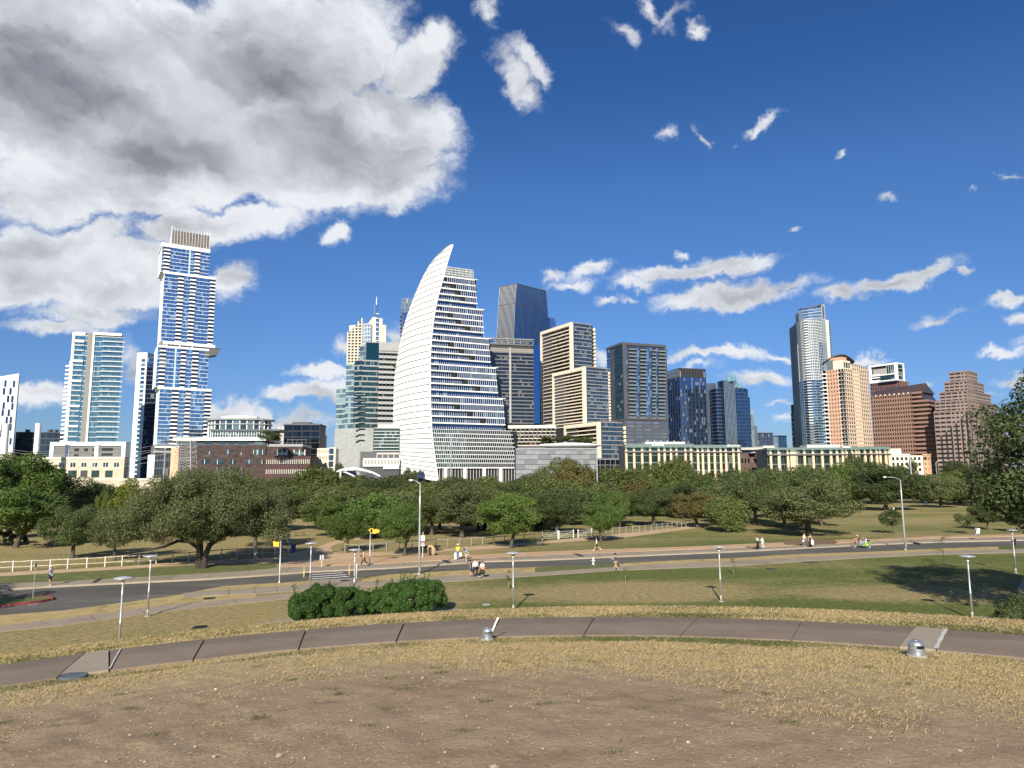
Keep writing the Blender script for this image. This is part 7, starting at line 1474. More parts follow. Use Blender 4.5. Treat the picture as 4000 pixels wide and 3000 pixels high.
# hedge of two rounded shrubs below the path
def shrub(name, pts, label, leaf, per, color, sprigs=0, seed=1, z_=0.0, cat='shrub'):
    """pts: (photo x, photo y of the bottom, width px, height px)"""
    cs, rs = [], []; rg = random.Random(seed); P0 = G(pts[0][0], pts[0][1]); base = Vector((P0.x, P0.y, 0))
    for (x, yb, w, h) in pts:
        g_ = G(x, yb); s_ = g_.y / F_PX; n = 52
        for k in range(n):
            a, e = rg.uniform(0, 6.28), rg.random() ** .6; rr = w * s_ / 2 * .78; zz = h * s_ * .80
            cs.append((g_.x + rr * math.cos(a) * math.sqrt(1 - e * e * .8) - base.x, g_.y + rr * math.sin(a) * math.sqrt(1 - e * e * .8) - base.y, .25 + e * zz)); rs.append(.27 * rg.uniform(.8, 1.3))
    V = leaf_cloud(np.array(cs), np.array(rs), per, leaf, seed, up=.5)
    if sprigs:
        sc_ = []
        for k in range(sprigs):
            c_ = cs[rg.randrange(len(cs))]
            if c_[2] < .9: continue
            e = Vector((rg.uniform(-.3, .3), rg.uniform(-.2, .2), rg.uniform(.35, .9)))
            for q in range(7): sc_.append(tuple(Vector(c_) + Vector((0, 0, .2)) + e * (q / 6)))
        V = np.vstack([V, leaf_cloud(np.array(sc_), np.full(len(sc_), .09), 9, leaf * .9, seed + 3)])
    o = empty(name, base, label, cat); q = bpy.data.objects.new('foliage', quads_mesh('foliage', V, LM[color])); COL.objects.link(q); q.parent = o
    mb = MB(); [mb.tube([(base.x + cs[k][0] * .6, base.y + cs[k][1] * .8, 0), (base.x + cs[k][0], base.y + cs[k][1], cs[k][2])], [.04, .015], 4) for k in range(0, len(cs), 5)]; mb.build('stems', bark, o); return o
shrub('hedge_shrub', [(1185,2437,130,115),(1255,2425,160,140),(1340,2418,160,120),(1410,2412,110,95),(1225,2428,120,120)], 'bright green rounded hedge, left one of the pair below the path', .055, 430, 'bright green', 26, 3)
shrub('hedge_shrub', [(1480,2408,110,90),(1540,2405,140,120),(1620,2400,160,130),(1690,2395,110,120),(1585,2402,120,125)], 'bright green rounded hedge, right one of the pair with a long sprig', .055, 430, 'bright green', 40, 4)
shrub('low_shrub', [(3950,2448,90,70),(4000,2452,100,95)], 'dark fluffy shrub at the right edge below the path', .07, 420, 'dark green', 20, 6)
shrub('low_shrub', [(30,2128,150,50)], 'pale flowering bush at the left edge under the trees', .10, 260, 'olive green', 0, 7)
# ------------------------------------------------------------------ grass blades, straw, pebbles
def blade_mat(name, cols, tr=.3):
    m_ = bpy.data.materials.new(name); m_.use_nodes = True; t = m_.node_tree; t.nodes.clear(); N = NG(t)
    at = N.n('ShaderNodeAttribute', attribute_name='rnd').outputs['Fac']; c = cols[0]
    for k, q in enumerate(cols[1:]): c = N.mix(N.m('GREATER_THAN', at, (k + 1) / len(cols)), c, q)
    d = N.n('ShaderNodeBsdfDiffuse'); N.put(d.inputs[0], c); tl = N.n('ShaderNodeBsdfTranslucent'); N.put(tl.inputs[0], c)
    mx = N.n('ShaderNodeMixShader'); mx.inputs[0].default_value = tr; t.links.new(d.outputs[0], mx.inputs[1]); t.links.new(tl.outputs[0], mx.inputs[2])
    o_ = N.n('ShaderNodeOutputMaterial'); t.links.new(mx.outputs[0], o_.inputs[0]); return m_
straw_m = blade_mat('straw_blades', [(.50, .39, .20), (.42, .32, .16), (.58, .46, .26), (.34, .26, .12), (.46, .37, .20)])
green_m = blade_mat('green_blades', [(.075, .110, .030), (.11, .14, .045), (.14, .15, .055), (.20, .18, .08)])
def vnoise(x, y, s, seed=0):
    """cheap smooth value noise"""
    rg = np.random.default_rng(seed); T = rg.random((256, 256)); X, Y = x * s + 1000, y * s + 1000; i, j = np.floor(X).astype(int), np.floor(Y).astype(int); fx, fy = X - i, Y - j
    fx, fy = fx * fx * (3 - 2 * fx), fy * fy * (3 - 2 * fy); g = lambda a, b: T[a % 256, b % 256]
    return (g(i, j) * (1 - fx) + g(i + 1, j) * fx) * (1 - fy) + (g(i, j + 1) * (1 - fx) + g(i + 1, j + 1) * fx) * fy
def fbm(x, y, s, seed=0): return sum(vnoise(x, y, s * 2 ** k, seed + k) / 2 ** (k + 1) for k in range(4)) / .9375
TR = np.vectorize(terrain)
def blades(name, X, Y, hgt, wid, lean, m_, z_off=0.0, flatf=0.0):
    n = len(X); rg = np.random.default_rng(n); Z = TR(X, Y) + z_off; a = rg.uniform(0, 2 * np.pi, n); h = hgt * rg.uniform(.5, 1.35, n); l = lean * rg.uniform(.2, 1.5, n) * h
    fl = rg.random(n) < flatf; h = np.where(fl, .008, h); l = np.where(fl, hgt * rg.uniform(.6, 1.6, n), l)
    dx, dy = np.cos(a), np.sin(a); px, py = -dy * wid * rg.uniform(.6, 1.3, n), dx * wid * rg.uniform(.6, 1.3, n)
    # each blade is a bent strip: foot, middle, tip
    V = np.zeros((n, 4, 3)); V[:, 0] = np.c_[X - px, Y - py, Z]; V[:, 1] = np.c_[X + px, Y + py, Z + fl * .004]
    V[:, 2] = np.c_[X + dx * l * .45 + px * .8, Y + dy * l * .45 + py * .8, Z + h * .65]; V[:, 3] = np.c_[X + dx * l, Y + dy * l, Z + h]
    me = quads_mesh(name, V.reshape(-1, 3), m_); o = bpy.data.objects.new(name, me); COL.objects.link(o); tag(o, kind='stuff'); return o
def polar(n, r0, r1, p0=-40, p1=40):
    r_ = np.sqrt(RNG.uniform(r0 * r0, r1 * r1, n)); p = np.radians(RNG.uniform(p0, p1, n)); return r_ * np.sin(p), r_ * np.cos(p), r_
X, Y, r_ = polar(520000, 4.0, RN - .03); e = r_ + (fbm(X, Y, .8, 3) - .5) * 4.6 + .17 * X
keep = RNG.random(len(X)) < np.clip((e - 7.2) / 2.4, 0, 1) * (.35 + .65 * np.clip(fbm(X, Y, 2.5, 9) * 2.2 - .45, 0, 1)) * np.where(X < -1.5, .55, 1.0)
X, Y, r_ = X[keep], Y[keep], r_[keep]; gr = (r_ > RN - .45 - .5 * fbm(X, Y, .6, 5)) & (RNG.random(len(X)) < .85 * np.clip(fbm(X, Y, .45, 31) * 5 - 2.1, 0, 1)) | (RNG.random(len(X)) < .03)
blades('dry_grass', X[~gr], Y[~gr], .020, .0020, 1.3, straw_m, 0, .42); blades('green_grass', X[gr], Y[gr], .024, .0026, .9, green_m)
X, Y, r_ = polar(9000, 4.0, 9.5); k = RNG.random(len(X)) < .25 + .75 * (fbm(X, Y, 1.2, 13) > .56); blades('straw', X[k], Y[k], .020, .0016, 1.0, straw_m, .006, .93)
X, Y, r_ = polar(300000, RF + .02, 17.2); k = RNG.random(len(X)) < np.clip(1.25 - (r_ - 15.2) / 2.5, .3, 1); X, Y, r_ = X[k], Y[k], r_[k]; gr = (RNG.random(len(X)) < np.where(r_ < RF + .6, .8, .30) * np.clip(fbm(X, Y, .9, 21) * 4 - 1.5, 0, 1.2))
blades('dry_grass', X[~gr], Y[~gr], .032, .0030, 1.3, straw_m, 0, .25); blades('green_grass', X[gr], Y[gr], .030, .0032, .9, green_m)
# leaf litter and twigs trodden into the earth, and small weed tufts
X, Y, r_ = polar(1400, 4.0, 11); k = fbm(X, Y, .9, 44) > .50; blades('leaf_litter', X[k], Y[k], .016, .0034, 1.2, blade_mat('litter', [(.10, .07, .045), (.16, .11, .07), (.07, .05, .035)], 0), .004, .9)
cx, cy, _ = polar(60, 4.5, 11); X = np.repeat(cx, 70) + RNG.normal(0, .05, 4200); Y = np.repeat(cy, 70) + RNG.normal(0, .035, 4200); blades('weeds', X, Y, .022, .0024, 1.0, blade_mat('weed_green', [(.11, .13, .05), (.16, .16, .07), (.28, .24, .12)]))
# pebbles: one scatter of small faceted stones
bm = bmesh.new(); bmesh.ops.create_icosphere(bm, subdivisions=1, radius=1); bv = np.array([v.co[:] for v in bm.verts]); bf = np.array([[v.index for v in f.verts] for f in bm.faces]); bm.free()
n = 9000; X, Y, r_ = polar(n, 3.9, 10.5); e = r_ + .17 * X; k = RNG.random(n) < np.where(e < 8.5, .9, .18); X, Y = X[k], Y[k]; n = len(X); s = np.exp(RNG.normal(math.log(.0033), .55, n)); Z = TR(X, Y)
S = s[:, None, None] * RNG.uniform(.55, 1.3, (n, 1, 3)) * np.array([1, 1, .6]); J = 1 + RNG.normal(0, .18, (n, len(bv), 1)); V = bv[None] * J * S + np.c_[X, Y, Z + s * .25][:, None]; Fc = (bf[None] + (np.arange(n) * len(bv))[:, None, None]).reshape(-1, 3)
me = bpy.data.meshes.new('pebbles'); me.from_pydata(V.reshape(-1, 3).tolist(), [], Fc.tolist()); at = me.attributes.new('rnd', 'FLOAT', 'FACE'); at.data.foreach_set('value', np.repeat(RNG.random(n), len(bf)).astype(np.float32))
me.materials.append(blade_mat('pebble_stone', [(.40, .34, .27), (.30, .23, .17), (.48, .41, .32), (.24, .18, .13), (.45, .33, .26)], 0)); o = bpy.data.objects.new('gravel', me); COL.objects.link(o); tag(o, kind='stuff')
# ------------------------------------------------------------------ lamps, poles, signs, fences
galv = mat('galvanised_pole', (.50, .52, .51), .42, .55, var=.12, vscale=1.5); galv2 = mat('brushed_lamp_metal', (.62, .64, .64), .35, .5)
rust = mat('stained_pole_foot', (.42, .38, .30), .7, .2, var=.3, vscale=4)
lamp0 = None
def make_lamp(loc, label, h=4.35):
    global lamp0
    if lamp0 is None:
        o = empty('park_lamp', (0, 0, 0), label, 'lamp post', 'disc topped park lamps')
        m = MB(); m.lathe([(.20, 0), (.20, .03), (.17, .05), (.10, .07)], (0, 0, 0), 20); m.build('base_plate', galv, o, smooth=False)
        m = MB(); m.lathe([(.078, .05), (.078, .5)], (0, 0, 0), 14); m.build('pole_foot', rust, o, smooth=True)
        m = MB(); m.lathe([(.075, .5), (.070, 1.72), (.085, 1.74), (.085, 1.80), (.060, 1.86), (.052, 3.2), (.048, 3.88)], (0, 0, 0), 14); m.build('pole', galv, o, smooth=True)
        m = MB(); m.lathe([(.05, 3.86), (.085, 3.90), (.085, 3.98), (.07, 4.0), (.10, 4.06), (.19, 4.17), (.26, 4.22)], (0, 0, 0), 20); m.build('lamp_cone', galv2, o, smooth=True)
        m = MB(); m.lathe([(.05, 4.20), (.50, 4.245), (.515, 4.262), (.50, 4.28), (.25, 4.33), (.03, 4.35)], (0, 0, 0), 28); m.build('disc_shade', galv2, o, smooth=True)
        for k in range(4): m = MB(); a = k * math.pi / 2 + .7; m.tube([(.15 * math.cos(a), .15 * math.sin(a), .04), (.15 * math.cos(a), .15 * math.sin(a), .09)], .014, 6); m.build('anchor_bolt', galv, o)
        lamp0 = o; r_ = o
    else:
        r_ = lamp0.copy(); COL.objects.link(r_)
        for ch in list(lamp0.children): c = ch.copy(); COL.objects.link(c); c.parent = r_
    r_['label'] = label; r_.location = loc; r_.scale = (1, 1, h / 4.35); return r_
for (x, y, lab) in [(482,2252,'leftmost disc topped park lamp, nearest one at left'),(590,2168,'disc topped lamp on the left pavement, second from left'),(1216,2118,'disc topped lamp before the crosswalk, third from left'),(1387,2143,'disc topped lamp rising behind the hedge, right of the crosswalk'),
                    (2004,2155,'disc topped park lamp in the middle of the lawn edge'),(2808,2132,'disc topped park lamp right of the middle, lone on the lawn edge'),(3778,2168,'disc topped park lamp at right, nearer one of the two'),(3953,2068,'disc topped park lamp at the right edge by the figure in black')]:
    d = ray(x, y); h = 4.35; t_ = (h - CAMZ) / d.z; make_lamp((d.x * t_, d.y * t_, 0), lab, h)
# two tall cobra head street lights
def street_light(bx, by, topy, armdx, armdy, label):
    b = G(bx, by); h = AT(bx, topy, b.y).z; o = empty('street_light', b, label, 'street light', 'tall cobra head street lights')
    m = MB(); m.box(b.x - .19, b.x + .19, b.y - .19, b.y + .19, 0, .04); m.lathe([(.15, .04), (.15, .12), (.125, .16)], b, 12); m.build('base_plate', galv, o)
    m = MB(); m.lathe([(.125, .16), (.105, 3), (.085, h * .7), (.065, h)], b, 14); m.build('pole', galv, o, smooth=True)
    m = MB(); m.box(b.x + .07, b.x + .13, b.y - .16, b.y - .09, .35, .75); m.build('access_hatch', galv, o)
    m = MB(); T = Vector((b.x, b.y, h - .15)); E = AT(bx + armdx, topy + armdy, b.y + .0); P = [T, T.lerp(E, .15) + Vector((0, 0, .28 * abs(armdx) / 90)), T.lerp(E, .5) + Vector((0, 0, .30 * abs(armdx) / 90)), E]; m.tube(P, [.045, .04, .035, .03], 8); m.build('arm', galv, o, smooth=True)
    s_ = 1 if armdx > 0 else -1; m = MB(); hd = E + Vector((s_ * .28, 0, .01)); b0 = len(m.v); m.lathe([(.02, .10), (.10, .09), (.15, .03), (.15, -.03), (.10, -.06), (.02, -.065)], hd, 14, 2.1, 1.0); m.build('lamp_head', galv2, o, smooth=True)
    m = MB(); m.lathe([(.02, -.13), (.09, -.10), (.13, -.05)], hd, 12, 1.6, .95); m.build('lens', mat('lamp_lens', (.7, .72, .7), .2), o, smooth=True)
street_light(1637, 2244, 1886, -20, -10, 'tall grey street light with a short curved arm beside the crosswalk road, centre left')
street_light(3537, 2148, 1874, -72, -10, 'tall grey street light with a long left arm, at the right')
# crossing signals with amber housings
amber = mat('amber_housing', (.85, .42, .03), .45); amber_d = mat('signal_face', (.03, .03, .035), .4)
def beacon(bx, by, topy, label, two=False, left=True):
    b = G(bx, by, .15 if two else 0.02); h = AT(bx, topy, b.y).z; o = empty('crossing_signal', b, label, 'crossing signal', 'amber pedestrian signals'); m = MB(); m.lathe([(.11, 0), (.11, .05), (.06, .09), (.052, .3), (.05, h - b.z)], b, 10); m.build('pole', galv, o, smooth=True)
    s_ = -1 if left else 1
    def house(cx, cz, w, hh, dirx):
        m = MB(); m.box(cx - w / 2, cx + w / 2, b.y - .14, b.y + .14, cz - hh / 2, cz + hh / 2); m.build('signal_housing', amber, o)
        m = MB(); x1 = cx + dirx * w / 2; m.add([(x1, b.y - .14, cz + hh / 2 + .02), (x1, b.y + .14, cz + hh / 2 + .02), (x1 + dirx * .22, b.y + .16, cz + hh / 2 + .06), (x1 + dirx * .22, b.y - .16, cz + hh / 2 + .06), (x1, b.y - .14, cz - hh / 2), (x1, b.y + .14, cz - hh / 2), (x1 + dirx * .16, b.y + .16, cz - hh / 2), (x1 + dirx * .16, b.y - .16, cz - hh / 2)], [(0, 1, 2, 3), (0, 3, 7, 4), (1, 5, 6, 2)]); m.build('visor', amber, o)
        m = MB(); m.box(x1 - .005, x1 + .01, b.y - .11, b.y + .11, cz - hh * .4, cz + hh * .4); m.build('signal_face', amber_d, o)
    if not two:
        house(b.x - .30, h - .32, .34, .42, -1); m = MB(); m.tube([(b.x, b.y, h - .12), (b.x - .16, b.y, h - .2)], .035, 6); m.build('bracket', amber, o); m = MB(); m.box(b.x + .07, b.x + .17, b.y - .12, b.y + .12, h - .75, h - .12); m.build('control_box', amber_d, o)
    else:
        house(b.x + .42, h - .22, .30, .46, 1); m = MB(); m.tube([(b.x - .06, b.y, h - .02), (b.x - .02, b.y, h + .08), (b.x + .32, b.y, h + .06)], .05, 6); m.build('bracket', amber, o); m = MB(); m.tube([(b.x + .02, b.y, h - .42), (b.x + .32, b.y, h - .42)], .035, 6); m.build('bracket', amber, o)
        m = MB(); m.box(b.x - .13, b.x + .02, b.y - .1, b.y + .1, h - .18, h + .04); m.build('cap_box', amber, o); house(b.x + .72, h - .22, .26, .30, 1)
beacon(1091, 2278, 2112, 'amber pedestrian signal on a grey pole in the dry verge by the great oak')
beacon(1444, 2204, 2068, 'amber double pedestrian signal on a pole by the woman in red', True)
# plain sign post with a narrow edge-on sign, bollards, low post
sg = mat('sign_back_grey', (.50, .52, .50), .5, .3); wood = mat('weathered_grey_timber', (.25, .24, .21), .9, var=.35, vscale=5); woodb = mat('bleached_timber_rail', (.52, .45, .34), .9, var=.3, vscale=3)
b = G(1257, 2215, .155); o = empty('trail_sign', b, 'small sign seen edge on, on a wooden post at the granite path', 'sign'); m = MB(); m.box(b.x - .05, b.x + .05, b.y - .05, b.y + .05, b.z, b.z + 1.3); m.build('post', woodb, o); m = MB(); m.box(b.x - .20, b.x - .06, b.y - .16, b.y + .02, b.z + .80, b.z + 1.28); m.build('sign_panel', sg, o); m = MB(); m.box(b.x + .06, b.x + .20, b.y - .10, b.y + .10, b.z + .80, b.z + 1.30); m.build('sign_panel', sg, o); m = MB(); m.box(b.x - .005, b.x + .055, b.y - .07, b.y - .051, b.z + .75, b.z + 1.3); m.build('bracket', amber_d, o)
ylw = mat('yellow_post_paint', (.62, .44, .10), .6, var=.15, vscale=6)
for (x, y, h, lab) in ((1187, 2254, .98, 'yellow bollard in the road left of the crosswalk'), (1364, 2244, .98, 'yellow bollard in the road right of the crosswalk')):
    b = G(x, y, .012); o = empty('bollard', b, lab, 'bollard', 'yellow crosswalk bollards'); m = MB(); m.lathe([(.07, 0), (.065, .03), (.045, .06), (.045, h * .72)], b, 12); m.build('post', ylw, o, smooth=True); m = MB(); m.lathe([(.05, h * .72), (.052, h * .88), (.03, h * .89), (.03, h * .93), (.05, h * .94), (.045, h)], b, 12); m.build('cap', ylw, o, smooth=True)
b = G(1392, 2268, .04); o = empty('post', b, 'thick short white metal post right of the crosswalk behind the lamp', 'post'); m = MB(); m.lathe([(.085, 0), (.08, 1.2), (.075, 1.5), (.07, 1.55), (.03, 1.6)], b, 12); m.build('post', mat('white_worn_metal', (.62, .63, .62), .5, .3, var=.3, vscale=6), o, smooth=True); m = MB(); m.lathe([(.088, 1.0), (.088, 1.1)], b, 12); m.build('collar', galv, o)
# dog sign
b = G(1651, 2182, .0); o = empty('dog_sign', b, 'white sign with black dog over a dark panel, beside the tall street light', 'sign'); Y = b.y; s_ = Y / F_PX
m = MB(); m.box(b.x - .035, b.x + .035, Y - .03, Y + .03, 0, 3.2); m.build('post', mat('pale_timber_post', (.60, .55, .44), .8), o)
zt = AT(1652, 2092, Y).z; zm = AT(1652, 2112, Y).z; zb_ = AT(1652, 2127, Y).z; ze = AT(1652, 2132, Y).z; w = 7.6 * s_
m = MB(); m.box(b.x - w, b.x + w, Y - .06, Y - .035, zm, zt); m.build('dog_panel', mat('sign_white', (.82, .82, .76), .5), o)
m = MB(); m.box(b.x - w * .92, b.x + w * .92, Y - .06, Y - .035, zb_ + .02, zm - .03); m.build('dark_panel', mat('sign_dark_maroon', (.05, .02, .025), .5), o)
m = MB(); m.box(b.x - w, b.x + w, Y - .062, Y - .035, ze, zb_ - .02); m.build('white_plate', MATS['sign_white'], o)
dog = [(-.55,-.35),(-.55,.05),(-.45,.25),(-.3,.18),(.05,.22),(.3,.35),(.42,.20),(.48,-.05),(.48,-.35),(.36,-.35),(.34,-.08),(.2,.02),(-.12,.0),(-.2,-.35),(-.32,-.35),(-.34,-.1),(-.42,-.1),(-.44,-.35)]
m = MB(); cz = (zm + zt) / 2 + .08; m.add([(b.x + p[0] * w, Y - .066, cz + p[1] * w) for p in dog], [tuple(range(len(dog)))[::-1]]); m.add([(b.x + p[0] * w, Y - .066, cz + p[1] * w) for p in ((.20,.55),(.38,.72),(.62,.55),(.52,.42),(.36,.52))], [(0,1,2,3,4)[::-1]]); m.build('dog_symbol', amber_d, o)
for i in range(3):
    for k in range(2): m = MB(); m.lathe([(.05, 0), (.075, .06), (.04, .15)], (b.x - w * .55 + i * w * .55, Y - .075, zb_ + .10 + k * .30), 6, 1, .15); m.build('symbol', mat('sign_pale_symbol', (.60, .45, .45), .5), o)
# paired park rule sign by the blue bin
b = G(1127, 2162, 0); Y = b.y; s_ = Y / F_PX; o = empty('rules_sign', b, 'double park rules sign with two stacked panels in the shade by the blue bin', 'sign'); zt, z1, z2, z3 = [AT(1127, q, Y).z for q in (2083, 2098, 2103, 2119)]
for dx in (-1.8, 2.2): m = MB(); m.tube([(b.x + dx * s_, Y, 0), (b.x + dx * s_, Y, zt - .1)], .03, 6); m.build('post', wood, o)
for a, c in ((z1, zt), (z3, z2)):
    m = MB(); m.box(b.x - 6 * s_, b.x + 6 * s_, Y - .06, Y - .03, a, c); m.build('sign_panel', mat('sign_grey_white', (.55, .55, .60), .5), o); m = MB(); m.box(b.x - 4.6 * s_, b.x + 4.6 * s_, Y - .066, Y - .061, a + (c - a) * .52, c - .08); m.build('picture', amber_d, o)
    for k in range(3): m = MB(); m.box(b.x - 4.2 * s_, b.x + (4.2 - k) * s_, Y - .066, Y - .061, a + .05 + k * .09, a + .08 + k * .09); m.build('text_line', amber_d, o)
b = G(1145, 2160, 0); o = empty('waste_bin', b, 'blue litter bin in the shade beside the granite path', 'bin'); bl = mat('blue_bin', (.02, .07, .25), .5); m = MB(); m.lathe([(.30, .04), (.34, .9), (.36, .92)], b, 4, 1, 1); m.build('body', bl, o); m = MB(); m.lathe([(.38, .92), (.38, 1.0), (.30, 1.12), (.05, 1.16)], b, 4); m.build('lid', bl, o); m = MB(); m.box(b.x - .16, b.x + .16, b.y - .3, b.y - .26, .98, 1.06); m.build('slot', amber_d, o)
b = G(2697, 2018, 0); o = empty('waste_bin', b, 'small blue bin far under the oaks right of the fence', 'bin'); m = MB(); m.lathe([(.34, .04), (.38, 1.0)], b, 12); m.build('body', bl, o); m = MB(); m.lathe([(.40, 1.0), (.36, 1.15), (.05, 1.2)], b, 12); m.build('lid', bl, o)
# boulder
b = G(1685, 2170, 0); bm = bmesh.new(); bmesh.ops.create_icosphere(bm, subdivisions=3, radius=1)
for v in bm.verts:
    n_ = v.co.copy(); k = 1 + .10 * math.sin(2 * n_.x + 3 * n_.z + 1) + .06 * math.sin(5 * n_.y + 2) + .04 * math.sin(9 * n_.z + 6 * n_.x); v.co = Vector((n_.x * .52 * k, n_.y * .45 * k, max(-.1, n_.z * .72 * k + .62)))
me = bpy.data.meshes.new('boulder'); bm.to_mesh(me); bm.free(); me.materials.append(mat('orange_sandstone', (.56, .37, .22), .9, col2=(.46, .29, .16), vscale=3, bump=.6, bscale=8)); o = bpy.data.objects.new('boulder', me); COL.objects.link(o); o.location = b; tag(o, 'upright orange limestone boulder on the grass right of the dog sign', 'boulder')
# hydrant
b = G(2318, 2206, 0.02); o = empty('fire_hydrant', b, 'pale grey fire hydrant at the road edge in the middle', 'hydrant'); hm = mat('hydrant_silver', (.60, .62, .58), .45, .2)
m = MB(); m.lathe([(.17, 0), (.17, .04), (.11, .06), (.11, .55), (.14, .57), (.14, .62)], b, 14); m.build('barrel', hm, o, smooth=True); m = MB(); m.lathe([(.15, .62), (.14, .70), (.09, .78), (.03, .80), (.03, .86)], b, 14); m.build('bonnet', hm, o, smooth=True)
for s__ in (-1, 1): m = MB(); m.tube([b + Vector((s__ * .08, 0, .45)), b + Vector((s__ * .2, 0, .45))], .055, 10); m.build('side_nozzle', hm, o)
m = MB(); m.tube([b + Vector((0, -.08, .42)), b + Vector((0, -.2, .42))], .075, 10); m.build('front_nozzle', hm, o)
# thin leaning post in the red kerbed island, and the island
b = G(128, 2338, .16); o = empty('sign_pole', b, 'thin bare grey pole standing in the grass island at left', 'pole'); m = MB(); h = AT(140, 2197, b.y).z; m.tube([b, (b.x + .02, b.y, h)], .028, 6); m.build('shaft', galv, o); m = MB(); m.box(b.x - .02, b.x + .02, b.y - .15, b.y + .15, h - .35, h); m.build('sign_edge', sg, o)
isl = [(-300,2345),(-100,2341),(60,2335),(150,2334),(192,2336),(204,2341),(196,2347),(160,2354),(110,2361),(50,2367),(0,2371),(-300,2385)]
P = [G(*p) for p in isl]; Pi = resample([(p.x, p.y) for p in P + [P[0]]], 120)[:-1]; m = MB(); m.prism([tuple(p) for p in Pi], 0, .13); o = m.build('traffic_island', m_green, None, fix=True); tag(o, kind='structure')
cen = Pi.mean(0); m = MB()
pts_ = resample([(G(*p).x, G(*p).y) for p in isl[3:]], 60)
for i, p in enumerate(pts_):
    t_ = pts_[min(i + 1, 59)] - pts_[max(i - 1, 0)]; t_ = t_ / np.hypot(*t_); n_ = np.array([t_[1], -t_[0]]); n_ = n_ if n_[1] < 0 or i < 12 and n_[0] > 0 else -n_
    for d, z in ((-.16, .0), (-.16, .17), (.02, .17), (.06, .0)): m.v.append((p[0] - n_[0] * d * -1, p[1] - n_[1] * d * -1, z))
for i in range(59):
    for k in range(3): a = i * 4 + k; m.f.append((a, a + 1, a + 5, a + 4)); m.mi.append(0)
o = m.build('red_kerb', m_redk, fix=True); tag(o, kind='structure')
cu = bpy.data.curves.new('t', 'FONT'); cu.body = 'FIRE ZONE'; cu.size = .15; cu.extrude = .002; to = bpy.data.objects.new('tmp', cu); COL.objects.link(to); dg = bpy.context.evaluated_depsgraph_get(); me = bpy.data.meshes.new_from_object(to.evaluated_get(dg)); bpy.data.objects.remove(to)
me.materials.append(mat('kerb_letter_white', (.62, .55, .60), .7)); o = bpy.data.objects.new('kerb_lettering', me); COL.objects.link(o); a_, b_ = G(112, 2366), G(152, 2360); o.location = (a_.x, a_.y - .10, .02); o.rotation_euler = (math.pi / 2, 0, math.atan2(b_.y - a_.y, b_.x - a_.x)); tag(o, 'worn white lettering on the red kerb of the grass island', 'lettering')
# fences
def fence(name, label, bases, h, pm, rm, rails=(.93, .42), square=.055, group=None, gates=()):
    P = [G(x, y) for x, y in bases]; o = empty(name, P[0], label, 'fence', group)
    for i, p in enumerate(P):
        m = MB(); e = random.uniform(-.02, .02); m.box(p.x - square, p.x + square, p.y - square, p.y + square, -.05, h + e); m.box(p.x - square * .7, p.x + square * .7, p.y - square * .7, p.y + square * .7, h + e, h + e + .03); m.build('post', pm, o)
    for i in range(len(P) - 1):
        for r_ in rails: m = MB(); a, b = P[i] + Vector((0, 0, h * r_ + random.uniform(-.03, .03))), P[i + 1] + Vector((0, 0, h * r_ + random.uniform(-.03, .03))); mid = a.lerp(b, .5) + Vector((0, 0, random.uniform(-.03, .02))); m.tube([a, mid, b], [.055, .062, .05], 6); m.build('rail', rm, o)
    return o
def Lz(x, y): return (x / 2.074, 1700 + y / 2.074)
def Mz(x, y): return (900 + x / 2.074, 1700 + y / 2.074)
def Cz(x, y): return (1800 + x / 2.011, 1700 + y / 2.011)
wp = mat('pale_fence_post', (.56, .58, .54), .7, var=.12, vscale=6)
fence('rail_fence', 'pale two rail timber fence along the trail at left', [Lz(-200,1120), Lz(-50,1112), Lz(103,1105), Lz(253,1098), Lz(405,1090), Lz(547,1083), Lz(703,1075), Lz(850,1065), Lz(988,1058), Lz(1125,1050), Lz(1265,1042), Lz(1397,1030), Lz(1530,1025), Lz(1663,1008), Lz(1793,998), Lz(1920,990), Lz(2050,985), Mz(52,1000), Mz(155,990), Mz(258,985), Mz(360,980), Mz(468,968)], 1.12, wp, woodb)
fence('rail_fence', 'grey timber fence from the path opening to the metal gates', [Mz(927,950), Mz(1042,950), Mz(1155,945), Mz(1264,938), Mz(1370,928), Mz(1470,918), Mz(1570,912), Mz(1665,906), Mz(1760,905), Mz(1857,900), Mz(1952,893), Mz(2044,888), Cz(83,868), Cz(172,862), Cz(260,856), Cz(343,848), Cz(420,842), Cz(497,838), Cz(575,830), Cz(636,828)], 1.15, wood, wood, (.90,))
fence('rail_fence', 'grey timber fence right of the metal gates up to the bushy tree', [Cz(1033,800), Cz(1140,792), Cz(1190,786), Cz(1247,779), Cz(1297,773), Cz(1350,768), Cz(1402,766), Cz(1449,762), Cz(1497,756), Cz(1540,751), Cz(1583,746), Cz(1622,742), Cz(1660,738), Cz(1698,731), Cz(1734,725), Cz(1768,720), Cz(1800,715), Cz(1832,710), Cz(1863,705)], 1.25, wood, wood, (.90, .45))
def gate(x0, y0, x1, y1, label):
    a, b = G(*Cz(x0, y0)), G(*Cz(x1, y1)); o = empty('metal_gate', a, label, 'gate', 'pale metal gates in the fence'); h = 1.25
    for p in (a, b): m = MB(); m.tube([p, p + Vector((0, 0, h + .1))], .09, 8); m.build('gate_post', wp, o)
    for z in (.25, .55, .85, 1.15): m = MB(); m.tube([a + Vector((0, 0, z)), b + Vector((0, 0, z))], .028, 6); m.build('gate_bar', wp, o)
    m = MB(); m.tube([a + Vector((0, 0, .25)), b + Vector((0, 0, 1.15))], .022, 6); m.build('gate_brace', wp, o)
gate(642, 828, 764, 816, 'left metal gate in the fence'); gate(772, 816, 886, 808, 'middle metal gate in the fence'); gate(922, 806, 1028, 798, 'right metal gate half hidden by the young green tree')
